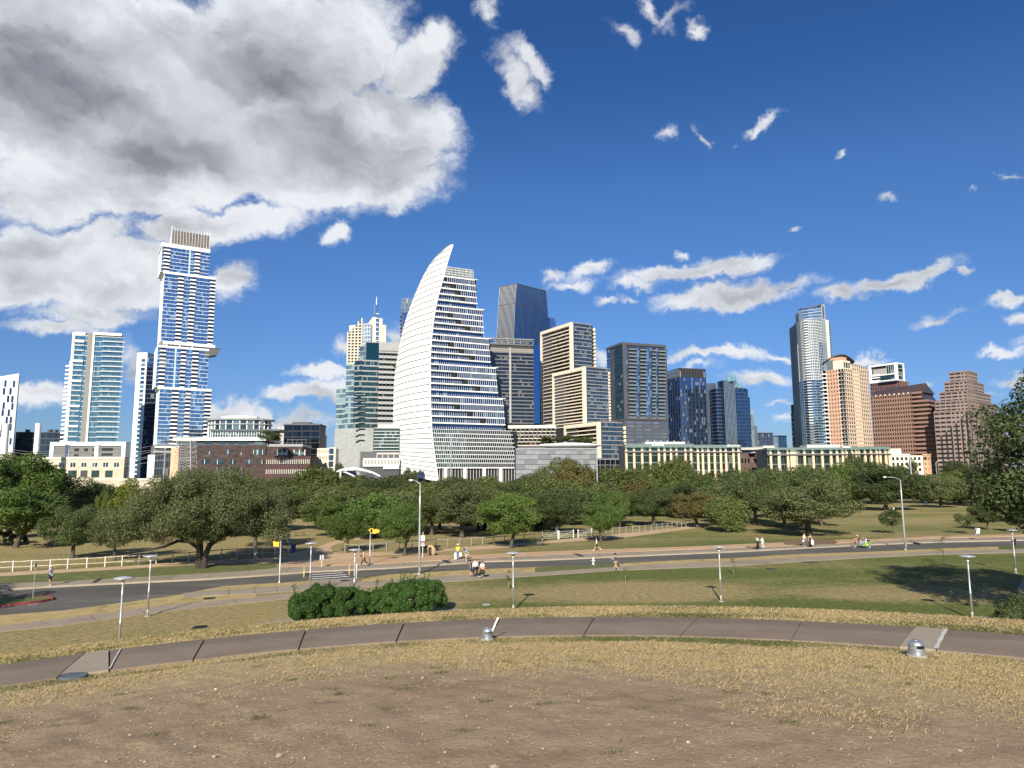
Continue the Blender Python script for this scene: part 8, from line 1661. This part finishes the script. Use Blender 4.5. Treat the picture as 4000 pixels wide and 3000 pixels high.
# picnic tables
tb = mat('picnic_timber', (.26, .19, .13), .9, var=.3, vscale=4)
def picnic(x, y, rz, label, kind='picnic'):
    b = G(x, y); o = empty('picnic_table', b, label, 'picnic table', None, R(rz)); bpy.context.view_layer.update(); X = o.matrix_basis
    m = MB(); [m.box(-1.0, 1.0, -.36 + .15 * k, -.22 + .15 * k, .72, .76, X) for k in range(5)]; m.build('table_top', tb, o)
    for s_ in (-1, 1):
        m = MB(); [m.box(-1.0, 1.0, s_ * .75 - .14 + .15 * k, s_ * .75 - .01 + .15 * k, .43, .47, X) for k in range(2)]; m.build('bench', tb, o)
        for q in (-.7, .7): m = MB(); m.tube([X @ Vector((q, s_ * .62, 0)), X @ Vector((q, s_ * .2, .72))], .045, 5); m.build('leg', tb, o)
    for q in (-.7, .7): m = MB(); m.box(q - .03, q + .03, -.85, .85, .38, .43, X); m.build('cross_beam', tb, o)
picnic(148, 2142, 12, 'brown picnic table under the left trees'); picnic(1165, 2092, 5, 'dark picnic table in deep shade behind the blue bin')
b = G(3615, 1976, 0); o = empty('notice_board', b, 'tiny white board far across the lawn under the trees', 'sign'); m = MB(); m.box(b.x - .6, b.x + .6, b.y - .05, b.y, .5, 1.5); m.build('board', MATS['sign_white'], o); m = MB(); m.box(b.x - .05, b.x + .05, b.y + .01, b.y + .1, 0, .6); m.build('post', wood, o)
# bollard lights set beside the ring path
al = mat('cast_aluminium', (.46, .48, .49), .38, .75, var=.2, vscale=14); al_d = mat('dark_louvre', (.02, .02, .022), .5)
def step_light(c, r_, h, face, label, broken=False):
    o = empty('path_light', c, label, 'path light'); nr = 28; prof_ = [(1.08, -.06), (1.06, .0), (1.02, .06), (.97, .28), (.95, .46)]
    def ring(r0, z0): return [(c.x + r_ * r0 * math.cos(2 * math.pi * k / nr), c.y + r_ * r0 * math.sin(2 * math.pi * k / nr), c.z + h * z0) for k in range(nr)]
    fa = R(face); inwin = lambda k: abs(((2 * math.pi * (k + .5) / nr) - fa + math.pi) % (2 * math.pi) - math.pi) < .85
    m = MB(); rows_ = [ring(a, z) for a, z in prof_ + [(.945, .50), (.935, .68)]]
    for q in rows_: m.v += q
    for i in range(len(rows_) - 1):
        for k in range(nr):
            if i == 5 and inwin(k): continue
            if broken and i < 2 and (k in (18, 19, 20) ): continue
            a = i * nr + k; b2 = i * nr + (k + 1) % nr; m.f.append((a, b2, b2 + nr, a + nr)); m.mi.append(0)
    m.build('body', al, o, smooth=False)
    m = MB(); m.lathe([(.96 * r_, h * .68), (.985 * r_, h * .70), (.96 * r_, h * .735), (.90 * r_, h * .82), (.76 * r_, h * .91), (.52 * r_, h * .97), (.2 * r_, h), (.02, h * 1.0)], c, nr); m.build('cap', al, o, smooth=True)
    m = MB(); m.lathe([(.80 * r_, h * .5), (.80 * r_, h * .68)], c, nr); m.build('inner_core', al_d, o)
    for e in (.54, .59, .64): m = MB(); m.lathe([(.82 * r_, h * e), (.90 * r_, h * (e - .015)), (.82 * r_, h * (e + .01))], c, nr); m.build('louvre', al_d if not broken else mat('grey_louvre_metal', (.15, .15, .14), .6), o)
    m = MB(); m.lathe([(1.22 * r_, -.02), (1.22 * r_, .012), (1.0 * r_, .016)], c, 20); m.build('base_ring', mat('light_base_concrete', (.34, .30, .25), .9), o)
    if broken:
        m = MB(); P0 = Vector(c) + Vector((r_ * .85, -r_ * .1, h * .62)); P1 = P0 + Vector((.095, .06, .205)); u = (P1 - P0).normalized(); w = Vector((.011, -.003, -.004)); N_ = 14; b0 = 0
        for k in range(N_ + 1): q = P0.lerp(P1, k / N_) + Vector((.003 * math.sin(k * 2.2), 0, .002 * math.cos(k * 3))); m.v += [tuple(q - w), tuple(q + w), tuple(q + w * .95 + Vector((0, .004, 0))), tuple(q - w * .95 + Vector((0, .004, 0)))]
        for k in range(N_): a = k * 4; m.f += [(a, a + 1, a + 5, a + 4), (a + 2, a + 3, a + 7, a + 6), (a + 1, a + 2, a + 6, a + 5), (a + 3, a, a + 4, a + 7)]; m.mi += [0] * 4
        s_ = m.build('white_strip', mat('weathered_white_strip', (.72, .72, .70), .7, var=.35, vscale=60)); tag(s_, 'white plastic strip stuck upright out of the broken path light', 'strip')
c_ = hit(3582, 2568); step_light(c_ + Vector((0, 0, .02)), .098, .195, -62, 'intact domed metal path light with a dark slot, right on the path edge')
c_ = hit(1904, 2502); step_light(c_ + Vector((0, 0, .02)), .080, .175, -70, 'battered domed metal path light in the middle of the path edge', True)
# ------------------------------------------------------------------ people
workshop = bpy.data.scenes.new('workshop')   # figures are grown in an empty side scene, which is quick
def skin_mesh(name, nodes, edges, root, m_, sub=1):
    me = bpy.data.meshes.new(name); keys = list(nodes); idx = {k: i for i, k in enumerate(keys)}
    me.from_pydata([nodes[k][0] for k in keys], [(idx[a], idx[b]) for a, b in edges], []); o = bpy.data.objects.new('tmp', me); workshop.collection.objects.link(o)
    o.modifiers.new('s', 'SKIN'); sk = me.skin_vertices[0].data
    for i, k in enumerate(keys): r_ = nodes[k][1]; sk[i].radius = (r_, r_) if not hasattr(r_, '__len__') else r_; sk[i].use_root = (k == root)
    sb = o.modifiers.new('b', 'SUBSURF'); sb.levels = sub; sb.render_levels = sub
    workshop.view_layers[0].update(); dg = workshop.view_layers[0].depsgraph; out = bpy.data.meshes.new_from_object(o.evaluated_get(dg)); bpy.data.objects.remove(o); out.name = name; out.materials.clear(); out.materials.append(m_)
    out.polygons.foreach_set('use_smooth', [True] * len(out.polygons)); return out
def addmesh(name, me, parent, label=None):
    o = bpy.data.objects.new(name, me); COL.objects.link(o); o.parent = parent
    if label: o['label'] = label
    return o
SK = {'fair': mat('fair_skin', (.56, .36, .27), .55), 'tan': mat('tanned_skin', (.42, .25, .17), .55), 'brown': mat('brown_skin', (.19, .105, .07), .55)}
def cloth(name, c): return mat(name, c, .9)
def person(px, py, face, label, skin='fair', stride=0.0, armL=(5, 10), armR=(5, 10), h=1.72, shirt=None, sleeves='short', trousers=None, legs='long', skirt=None, dress=None, hair=(.03, .02, .015), long_hair=False, hat=None, shoes=(.04, .04, .045), z=0.0, sit=None, headtilt=0.0, lean=0.0, pos=None, backpack=None, pouch=None, bend=0.0):
    """face: direction walked in degrees, 0 = away from the viewer, 90 = to the right; arm=(swing forward, elbow bend)"""
    b = pos if pos is not None else G(px, py, z); o = empty('person', b, label, 'person', None, R(-face)); s = h / 1.72; S = SK[skin]
    V = lambda x, y, zz: (x * s, y * s, zz * s)
    N_ = {}; E_ = []
    hipz = .93 if not sit else .50; ln = math.radians(lean)
    def T(x, y, zz): d = zz - hipz; return V(x, y + d * math.sin(ln), hipz + d * math.cos(ln)) if d > 0 else V(x, y, zz)
    N_['pel'] = (T(0, 0, hipz), (.13, .10)); N_['bel'] = (T(0, .01, hipz + .14), (.12, .09)); N_['che'] = (T(0, 0, hipz + .36), (.135, .095)); N_['nk0'] = (T(0, 0, hipz + .50), (.062, .06)); N_['nk1'] = (T(0, .01 + headtilt * .3, hipz + .58), .05)
    hc = Vector(T(0, .03 + headtilt, hipz + .67)); N_['hd0'] = (tuple(hc + Vector((0, .005, -.05)) * s), (.062, .072)); N_['hd1'] = (tuple(hc + Vector((0, 0, .03)) * s), (.080, .095)); N_['hd2'] = (tuple(hc + Vector((0, -.01, .105)) * s), (.055, .065)); N_['nose'] = (tuple(hc + Vector((0, .108, -.005)) * s), .012)
    E_ += [('pel', 'bel'), ('bel', 'che'), ('che', 'nk0'), ('nk0', 'nk1'), ('nk1', 'hd0'), ('hd0', 'hd1'), ('hd1', 'hd2'), ('hd1', 'nose')]
    J = {}
    for sd, (sw, eb) in ((-1, armL), (1, armR)):
        k = 'L' if sd < 0 else 'R'; sh = Vector(T(sd * .175, 0, hipz + .455)); a = math.radians(sw); el = sh + Vector((sd * .05, .27 * math.sin(a), -.27 * math.cos(a))) * s; a2 = math.radians(sw + eb); wr = el + Vector((sd * .0 - sd * (.09 if eb > 60 else 0), .24 * math.sin(a2), -.24 * math.cos(a2))) * s; dr = (wr - el).normalized(); ha = wr + dr * .07 * s
        N_[k + 'sh'] = (tuple(sh), .058); N_[k + 'el'] = (tuple(el), .042); N_[k + 'wr'] = (tuple(wr), .028); N_[k + 'ha'] = (tuple(ha), (.030, .020)); E_ += [('che', k + 'sh'), (k + 'sh', k + 'el'), (k + 'el', k + 'wr'), (k + 'wr', k + 'ha')]
        side = dr.cross(Vector((1, 0, 0))); side = side.normalized() if side.length > .1 else Vector((0, 1, 0)); inn = Vector((-sd, 0, 0))
        for f in range(4): c0 = ha + side * (-.024 + .016 * f) * s + dr * .025 * s; c1 = c0 + (dr * .035 + inn * .006) * s * (1, 1.1, 1.05, .85)[f]; c2 = c1 + (dr * .022 + inn * .016) * s; N_[k + f'f{f}a'] = (tuple(c0), .0085); N_[k + f'f{f}b'] = (tuple(c1), .008); N_[k + f'f{f}c'] = (tuple(c2), .007); E_ += [(k + 'ha', k + f'f{f}a'), (k + f'f{f}a', k + f'f{f}b'), (k + f'f{f}b', k + f'f{f}c')]
        t0 = wr + (dr * .03 + side * .028) * s; t1 = t0 + (dr * .035 + side * .02 + inn * .008) * s; N_[k + 'ta'] = (tuple(t0), .010); N_[k + 'tb'] = (tuple(t1), .008); E_ += [(k + 'wr', k + 'ta'), (k + 'ta', k + 'tb')]
        J[k] = (sh, el, wr, ha)
    L = {}
    for sd in (-1, 1):
        k = 'l' if sd < 0 else 'r'; hp = Vector(V(sd * .09, 0, hipz - .04)); st = math.radians(stride) * sd
        if sit: kn = hp + Vector((sd * .03, .42, .02)) * s; an = kn + Vector((0, .05 if sit == 1 else -.04, -.40)) * s
        else:
            kb = math.radians(8 + max(0, -sd) * abs(stride) * .9) if stride else math.radians(2); kn = hp + Vector((0, .42 * math.sin(st), -.42 * math.cos(st))) * s; a2 = st - kb; an = kn + Vector((0, .42 * math.sin(a2), -.42 * math.cos(a2))) * s
        to = an + Vector((0, .15, -.045 if not (stride and sd < 0) else -.07)) * s; he = an + Vector((0, -.04, -.04)) * s
        N_[k + 'hp'] = (tuple(hp), (.088, .09)); N_[k + 'kn'] = (tuple(kn), .058); N_[k + 'ca'] = (tuple(kn.lerp(an, .35)), .054); N_[k + 'an'] = (tuple(an), .036); N_[k + 'to'] = (tuple(to), (.036, .022)); E_ += [('pel', k + 'hp'), (k + 'hp', k + 'kn'), (k + 'kn', k + 'ca'), (k + 'ca', k + 'an'), (k + 'an', k + 'to')]; L[k] = (hp, kn, an, to, he)
    low = min(min(v[0][2] for q, v in N_.items() if q.endswith('to') or q.endswith('an')) - .05 * s, 0) if False else min(L['l'][3].z, L['r'][3].z) - .028 * s
    if not sit:
        for q in N_: p = N_[q][0]; N_[q] = ((p[0], p[1], p[2] - low), N_[q][1])
        for D in (J, L):
            for q in D: D[q] = tuple(v - Vector((0, 0, low)) for v in D[q])
        hc = hc - Vector((0, 0, low))
    body = addmesh('body', skin_mesh('body', {q: (p, tuple(np.array(r_) * s) if hasattr(r_, '__len__') else r_ * s) for q, (p, r_) in N_.items()}, E_, 'pel', S), o)
    def garment(nm, chain, m_, lab=None):
        nd = {}; ed = []
        for ch in chain:
            for i, (key, p, r_) in enumerate(ch):
                if key not in nd: nd[key] = (tuple(p), tuple(np.array(r_) * s) if hasattr(r_, '__len__') else r_ * s)
                if i: ed.append((ch[i - 1][0], key))
        addmesh(nm, skin_mesh(nm, nd, ed, chain[0][0][0], m_), o)
    P3 = lambda q: Vector(N_[q][0]); pel, bel, che, nk = P3('pel'), P3('bel'), P3('che'), P3('nk0')
    if shirt or dress:
        col = shirt or dress; ch = [[('pel', pel + Vector((0, 0, -.03)) * s, (.152, .122)), ('bel', bel, (.148, .118)), ('che', che + Vector((0, 0, .02)), (.165, .122)), ('nk', nk + Vector((0, 0, -.035)) * s, (.085, .075))]]
        if sleeves != 'none':
            for k in 'LR':
                sh, el, wr, ha = J[k]; e = sh.lerp(el, .62) if sleeves == 'short' else el; c_ = [('che', che, .1), (k + 's', sh, .074), (k + 'e', e, .064 if sleeves == 'short' else .056)]
                if sleeves == 'long': c_.append((k + 'w', el.lerp(wr, .95), .042))
                ch.append(c_)
        garment('shirt' if shirt else 'dress_top', ch, cloth('cloth_%s' % '_'.join(str(int(c * 100)) for c in col), col))
    if trousers:
        ch = []
        for k in 'lr':
            hp, kn, an, to, he = L[k]; c_ = [('pel', pel + Vector((0, 0, .02)), (.150, .118)), (k + 'h', hp, (.105, .112))]
            if legs == 'short': c_ += [(k + 'k', hp.lerp(kn, .85), .095)]
            else: c_ += [(k + 'k', kn, .074), (k + 'a', kn.lerp(an, .92), .056 if not sit else .052)]
            ch.append(c_)
        garment('trousers' if legs == 'long' else 'shorts', ch, cloth('cloth_%s' % '_'.join(str(int(c * 100)) for c in trousers), trousers))
    if skirt or dress:
        col = skirt or dress; bot = .12 if skirt and skirt[3:] == () else .55; bot = (.10 if (skirt and legs == 'long') else .52) * s; m = MB(); zt = pel.z + .06 * s
        m.lathe([(.135 * s, zt), (.16 * s, zt - .15 * s), (.19 * s, (zt + bot) / 2), (.235 * s, bot), (.22 * s, bot + .004), (.12 * s, zt - .05)], (pel.x, pel.y, 0), 18, 1, .85); q = m.build('skirt', cloth('cloth_%s' % '_'.join(str(int(c * 100)) for c in col[:3]), tuple(col[:3])), None, smooth=True); q.parent = o
    shm = cloth('shoe_%d_%d' % (int(shoes[0] * 100), int(shoes[1] * 100)), shoes)
    for k in 'lr': hp, kn, an, to, he = L[k]; garment('shoe', [[(k + '1', he + Vector((0, 0, .004)), (.044, .040)), (k + '2', an.lerp(to, .5) + Vector((0, 0, -.018)) * s, (.044, .036)), (k + '3', to + Vector((0, .02, .004)) * s, (.040, .026))]], shm)
    hm = cloth('hair_%d_%d' % (int(hair[0] * 100), int(hair[1] * 100)), hair); U = lambda x, y, zz: tuple(hc + Vector((x, y, zz)) * s)
    ch = [[('a', U(0, -.005, .10), (.082, .09)), ('b', U(0, -.045, .05), (.082, .07)), ('c', U(0, -.065, -.03), (.066, .045))]]
    if long_hair: ch[0] += [('d', U(0, -.095, -.15), (.075, .035)), ('e', U(0, -.11, -.28), (.06, .03)), ('f', U(0, -.11, -.40), (.03, .02))]
    garment('hair', ch, hm)
    if hat:
        kind, hcol = hat; m = MB(); hmt = cloth('hat_%d_%d_%d' % tuple(int(c * 100) for c in hcol), hcol); c_ = hc + Vector((0, -.005, .075)) * s
        if kind == 'brim': m.lathe([(.19 * s, 0), (.19 * s, .008 * s), (.115 * s, .012 * s), (.110 * s, .07 * s), (.09 * s, .11 * s), (.03 * s, .12 * s)], c_, 18, 1, 1.1)
        else: m.lathe([(.104 * s, -.01), (.106 * s, .03 * s), (.085 * s, .08 * s), (.03 * s, .10 * s)], c_, 16, 1, 1.12); m.box(c_.x - .07 * s, c_.x + .07 * s, c_.y + .09 * s, c_.y + .19 * s, c_.z - .004, c_.z + .010)
        q = m.build('hat', hmt, None, smooth=False); q.parent = o
    return o, {k: o.matrix_basis @ J[k][3] for k in J}, o.matrix_basis @ che, o.matrix_basis @ pel
def bag(name, label, c, w, d, hgt, col, strap_to=None, rz=0, mark=None, cat='bag'):
    o = empty(name, c - Vector((0, 0, hgt)), label, cat); m = MB(); X = Matrix.Translation(c - Vector((0, 0, hgt))) @ Matrix.Rotation(rz, 4, 'Z')
    v = [(-w * .45, -d / 2, 0), (w * .45, -d / 2, 0), (w * .45, d / 2, 0), (-w * .45, d / 2, 0), (-w / 2, -d * .6, hgt * .5), (w / 2, -d * .6, hgt * .5), (w / 2, d * .6, hgt * .5), (-w / 2, d * .6, hgt * .5), (-w * .42, -d * .25, hgt * .94), (w * .42, -d * .25, hgt * .94), (w * .42, d * .25, hgt * .94), (-w * .42, d * .25, hgt * .94)]
    m.add([X @ Vector(q) for q in v], [(3, 2, 1, 0), (0, 1, 5, 4), (1, 2, 6, 5), (2, 3, 7, 6), (3, 0, 4, 7), (4, 5, 9, 8), (5, 6, 10, 9), (6, 7, 11, 10), (7, 4, 8, 11), (8, 9, 10, 11)]); m.build('bag_body', cloth('bag_%d_%d_%d' % tuple(int(q * 100) for q in col), col), o)
    m = MB(); e = strap_to if strap_to is not None else c + Vector((0, 0, .04)); a, b_ = X @ Vector((-w * .3, 0, hgt * .92)), X @ Vector((w * .3, 0, hgt * .92)); m.tube([a, a.lerp(e, .7), e, b_.lerp(e, .7), b_], .008, 5); m.build('strap', MATS['bag_%d_%d_%d' % tuple(int(q * 100) for q in col)], o)
    if mark: m = MB(); [m.box(q[0] * w, q[1] * w, -d * .64, -d * .62, hgt * q[2], hgt * q[3], X) for q in ((-.25, .3, .55, .62), (-.3, -.1, .6, .68), (.1, .32, .62, .7))]; m.build('printed_mark', cloth('red_print', mark), o)
    return o
WHT = (.74, .73, .70)
# man in a white cap, left pavement
p, H_, ch, pl = person(195, 2287, -70, 'person in a white cap and patterned shirt looking down at their hands, left pavement', 'tan', 6, (35, 80), (35, 85), shirt=(.30, .26, .36), trousers=(.02, .022, .05), legs='short', hat=('cap', WHT), shoes=WHT, z=.15, headtilt=.04)
bag('shoulder_bag', 'grey green shoulder bag on the hip of the person in the white cap', pl + Vector((.17, -.05, .12)), .32, .16, .22, (.16, .19, .17), ch + Vector((-.1, 0, .1)))
person(1421, 2212, -88, 'person striding left in a black cap, red tank top and black leggings', 'fair', 30, (-12, 20), (25, 60), shirt=(.62, .07, .05), sleeves='none', trousers=(.012, .012, .014), hat=('cap', (.02, .02, .02)), z=.153, headtilt=.03)
c = G(1415, 2212, .153); bag('waist_pouch', 'small black pouch carried at the front of the person in red', c + Vector((-.16, 0, 1.22)), .18, .12, .20, (.02, .02, .025), c + Vector((0, 0, 1.35)))
p, H_, ch, pl = person(1788, 2186, 2, 'person seen from behind in a neon yellow shirt, jeans and straw hat', 'tan', 10, (6, 8), (6, 8), 1.76, shirt=(.72, .85, .02), trousers=(.12, .20, .30), hat=('brim', (.70, .64, .48)), shoes=(.4, .4, .4), z=.153)
bag('carrier_bag', 'tall white carrier bag in the left hand of the person in neon yellow', H_['L'] + Vector((-.05, 0, -.02)), .30, .16, .80, WHT, H_['L']); bag('carrier_bag', 'short white carrier bag in the right hand of the person in neon yellow', H_['R'] + Vector((.08, 0, -.02)), .30, .18, .45, WHT, H_['R'])
person(1822, 2197, 160, 'person in grey green shirt and tan shorts, blue cap, beside the bag carrier', 'fair', 24, (10, 15), (-12, 12), shirt=(.17, .24, .25), trousers=(.48, .40, .32), legs='short', hat=('cap', (.25, .35, .42)), shoes=(.45, .43, .40), z=.15)
person(1817, 2188, 165, 'person in dark clothes half hidden behind the grey green shirted walker', 'tan', 20, (12, 15), (-8, 12), 1.7, shirt=(.03, .04, .06), trousers=(.03, .03, .035), z=.15)
person(1844, 2252, 12, 'person with long brown hair in a short navy dress, left of the group of four', 'fair', 16, (8, 12), (-8, 12), 1.64, dress=(.02, .025, .06), sleeves='short', legs='short', hair=(.14, .075, .04), long_hair=True, z=.045)
person(1857, 2253, 15, 'tall person in white shirt and black trousers in the group of four', 'tan', 24, (-14, 10), (14, 15), 1.80, shirt=WHT, sleeves='long', trousers=(.012, .012, .014), z=.045)
p, H_, ch, pl = person(1869, 2248, 18, 'person in black with a backpack, farthest back in the group of four', 'tan', 20, (10, 10), (-10, 10), 1.70, shirt=(.02, .02, .03), sleeves='long', trousers=(.02, .02, .022), z=.045)
bag('backpack', 'black backpack worn by the farthest person of the group of four', ch + Vector((-.06, -.20, .12)), .30, .18, .44, (.015, .015, .02), ch + Vector((-.04, -.05, .12)))
p, H_, ch, pl = person(1884, 2259, 22, 'person with dark curly hair in a white top, rightmost of the group of four', 'fair', 26, (-16, 12), (12, 12), 1.70, shirt=WHT, trousers=(.02, .018, .02), shoes=(.62, .58, .50), z=.045)
bag('shoulder_bag', 'orange brown shoulder bag on the rightmost person of the group of four', pl + Vector((.10, -.16, .26)), .34, .14, .28, (.45, .19, .08), ch + Vector((.05, -.05, .14)))
person(2331, 2152, -80, 'person striding left in a pale yellow T shirt and black shorts with high white socks', 'fair', 30, (6, 10), (-8, 12), 1.72, shirt=(.74, .62, .28), trousers=(.015, .015, .018), legs='short', hat=('cap', (.05, .05, .06)), shoes=WHT, z=.152)
p, H_, ch, pl = person(2405, 2230, -70, 'person in a wide black hat, striped navy shirt and tan shorts on the pavement', 'fair', 12, (35, 70), (4, 20), 1.74, shirt=(.05, .035, .12), trousers=(.50, .44, .36), legs='short', hat=('brim', (.012, .012, .014)), z=.045)
bag('shoulder_bag', 'brown pouch at the hip of the person in the wide black hat', pl + Vector((-.04, -.20, .12)), .22, .10, .30, (.30, .19, .08), ch + Vector((0, -.05, .12)))
person(2961, 2142, -20, 'person with black hair in a pale top and long black skirt, left of the couple', 'fair', 4, (30, 90), (10, 20), 1.68, shirt=(.62, .52, .52), sleeves='none', skirt=(.012, .012, .014), long_hair=True, z=.152)
person(2979, 2144, -30, 'person in a loose mint outfit, right of the couple', 'fair', 18, (20, 60), (-8, 12), 1.62, shirt=(.50, .68, .58), sleeves='long', trousers=(.52, .68, .60), hair=(.25, .14, .08), shoes=(.1, .14, .3), z=.152)
p, H_, ch, pl = person(3143, 2134, 150, 'person in a sand coloured T shirt and jeans, under the wide oak', 'fair', 12, (8, 12), (-6, 30), 1.78, shirt=(.62, .56, .42), trousers=(.10, .15, .26), hair=(.04, .03, .03), shoes=(.6, .58, .5), z=.155)
bag('shopping_bag', 'small round white bag held by the person in the sand coloured T shirt', H_['R'] + Vector((-.1, 0, 0)), .26, .16, .24, WHT, H_['R'])
p, H_, ch, pl = person(3166, 2137, 200, 'person in a long black sleeveless dress beside the sand coloured T shirt', 'fair', 6, (8, 12), (6, 20), 1.68, shirt=(.015, .015, .018), sleeves='none', skirt=(.015, .015, .018), hair=(.25, .17, .09), z=.155)
bag('tote_bag', 'white tote bag with red print carried by the person in the long black dress', ch + Vector((.22, -.18, -.30)), .38, .10, .62, WHT, ch + Vector((.12, -.05, .05)), .15, (.70, .10, .16))
p, H_, ch, pl = person(3813, 2107, 178, 'person in a black top carrying a white board, right of the lawn', 'fair', 4, (25, 95), (20, 70), 1.74, shirt=(.02, .02, .025), trousers=(.20, .22, .25), z=.152)
o = empty('board', ch + Vector((.3, -.25, -.5)), 'large blank white board carried by the person in the black top', 'board'); m = MB(); X = Matrix.Translation(ch + Vector((.24, -.26, -.06))) @ Matrix.Rotation(R(15), 4, 'Y'); m.box(-.24, .24, -.012, .012, -.42, .40, X); m.build('panel', MATS['sign_white'], o); m = MB(); m.box(-.25, .25, -.016, -.012, -.43, -.41, X); m.build('edge', sg, o)
person(3964, 2150, 12, 'person all in black with hood or dark hair walking away at the right edge', 'tan', 12, (-6, 10), (16, 10), 1.80, shirt=(.008, .008, .01), sleeves='long', trousers=(.008, .008, .01), hair=(.006, .006, .008), long_hair=True, z=.045)
person(997, 2188, -70, 'person in a pale T shirt walking in the shade of the great oak', 'fair', 20, (12, 30), (-8, 10), 1.72, shirt=(.50, .47, .40), trousers=(.35, .30, .24), legs='short', shoes=WHT, z=0)
for (x, y, c, lab) in ((3491, 1998, WHT, 'tiny far person in white sitting by the largest dark tree'), (3478, 1998, (.12, .03, .03), 'tiny far person in dark red sitting left of the one in white')):
    b = G(x, y); person(x, y, 180, lab, 'tan', 0, (30, 60), (30, 60), shirt=c, trousers=(.05, .05, .08), sit=1, pos=b - Vector((0, 0, .05)))
# ------------------------------------------------------------------ pedicab
base = G(3360, 2140, .012); yaw = R(0); k_ = base.y / F_PX; X0 = (3326 - 3360) * k_; X1 = (3383 - 3360) * k_
o = empty('pedicab', base, 'lime green pedicab tricycle with black canopy box carrying two passengers on the road', 'pedicab'); blk = mat('black_bike_metal', (.02, .02, .022), .4, .3); lime = mat('lime_green_paint', (.36, .62, .04), .4); rub = mat('tyre_rubber', (.02, .02, .02), .8)
def P_(x, y, z): return Vector((base.x + x, base.y + y, base.z + z))
def wheel(cx, cy, r_, nm):
    w = empty(nm, P_(cx, cy, r_)); w.parent = o; w.location = Vector((cx, cy, r_)); m = MB()
    ring = [(r_ * .97 * math.cos(a), 0, r_ * .97 * math.sin(a)) for a in np.linspace(0, 2 * math.pi, 29)]; m.tube(ring, .030, 6, cap=False); q = m.build('tyre', rub, None, smooth=True); q.parent = w
    m = MB(); ring = [(r_ * .90 * math.cos(a), 0, r_ * .90 * math.sin(a)) for a in np.linspace(0, 2 * math.pi, 29)]; m.tube(ring, .012, 5, cap=False); q = m.build('rim', galv2, None); q.parent = w
    for j in range(12): a = j * math.pi / 6; m = MB(); m.tube([(0, 0, 0), (r_ * .89 * math.cos(a), 0, r_ * .89 * math.sin(a))], .004, 3); q = m.build('spoke', galv2, None); q.parent = w
    m = MB(); m.tube([(0, -.05, 0), (0, .05, 0)], .03, 8); q = m.build('hub', galv2, None); q.parent = w
wheel(X0 + .34, 0, .36, 'front_wheel'); wheel(X1 + .05, -.48, .36, 'rear_wheel'); wheel(X1 + .05, .48, .36, 'rear_wheel')
fr_ = MB(); fx = X0 + .34; hd = P_(fx + .22, 0, .86)
fr_.tube([P_(fx, 0, .36), P_(fx + .14, 0, .72), hd], .022, 6); fr_.build('fork', blk, o)
m = MB(); m.tube([hd, P_(fx + .55, 0, .36), P_(fx + 1.0, 0, .34), P_(X1 + .05, 0, .36)], .03, 6); m.tube([hd - Vector((0, 0, .1)), P_(fx + .72, 0, .80), P_(fx + .62, 0, .36)], .024, 6); m.tube([P_(X1 + .05, -.48, .36), P_(X1 + .05, .48, .36)], .025, 6); m.build('frame', blk, o)
m = MB(); m.tube([hd + Vector((0, 0, .0)), hd + Vector((-.02, 0, .16)), hd + Vector((.10, -.28, .20)), hd + Vector((.22, -.30, .17))], .014, 6); m.tube([hd + Vector((-.02, 0, .16)), hd + Vector((.10, .28, .20)), hd + Vector((.22, .30, .17))], .014, 6); m.build('handlebar', blk, o)
m = MB(); m.lathe([(.02, -.03), (.11, -.02), (.12, .02), (.05, .04)], P_(fx + .74, 0, .88), 12, 1.2, .8); m.build('saddle', blk, o)
m = MB(); m.tube([P_(fx + .60, -.16, .30), P_(fx + .60, -.06, .36), P_(fx + .60, .06, .36), P_(fx + .60, .16, .42)], .016, 5); m.build('pedals', blk, o)
m = MB(); m.box(base.x + fx + 1.02, base.x + X1 + .1, base.y - .42, base.y + .42, base.z + .30, base.z + .36); m.build('floor', lime, o)
m = MB(); m.box(base.x + X1 - .42, base.x + X1 + .08, base.y - .45, base.y + .45, base.z + .36, base.z + .62); m.build('seat_box', lime, o)
m = MB(); m.box(base.x + X1 - .46, base.x + X1 + .06, base.y - .44, base.y + .44, base.z + .62, base.z + .72); m.build('seat_cushion', blk, o)
for s_ in (-.5, .5): m = MB(); m.tube([P_(X1 - .40, s_ * 1.0, .55), P_(X1 - .12, s_, .78), P_(X1 + .2, s_, .78), P_(X1 + .44, s_, .55)], [.05, .06, .06, .05], 6); m.build('mudguard', lime, o)
m = MB(); m.box(base.x + X1 + .08, base.x + X1 + .34, base.y - .46, base.y + .46, base.z + .60, base.z + 1.06); m.build('rear_box', blk, o)
m = MB(); m.tube([P_(X1 + .1, -.45, .9), P_(X1 + .02, -.46, 1.12), P_(X1 - .3, -.46, .98)], .02, 5); m.build('arm_rest', blk, o)
person(0, 0, -90, 'pedicab rider in a dark top and straw hat pedalling to the left', 'tan', 0, (58, 25), (58, 25), 1.72, shirt=(.05, .03, .04), sleeves='short', trousers=(.30, .17, .12), legs='short', hat=('brim', (.62, .46, .24)), sit=2, pos=P_(fx + .78, 0, .40), lean=14)
person(0, 0, -90, 'pedicab passenger with fair hair in pale blue, far seat', 'fair', 0, (25, 50), (25, 50), 1.68, shirt=(.06, .08, .14), trousers=(.30, .40, .55), sit=1, pos=P_(X1 - .26, .21, .20), hair=(.35, .26, .14))
person(0, 0, -90, 'pedicab passenger in a white and blue shirt with jeans, near seat', 'tan', 0, (25, 50), (-20, 60), 1.70, shirt=(.55, .60, .74), sleeves='long', trousers=(.22, .34, .50), sit=1, pos=P_(X1 - .10, -.21, .22), hair=(.02, .02, .02))

bpy.data.scenes.remove(workshop)
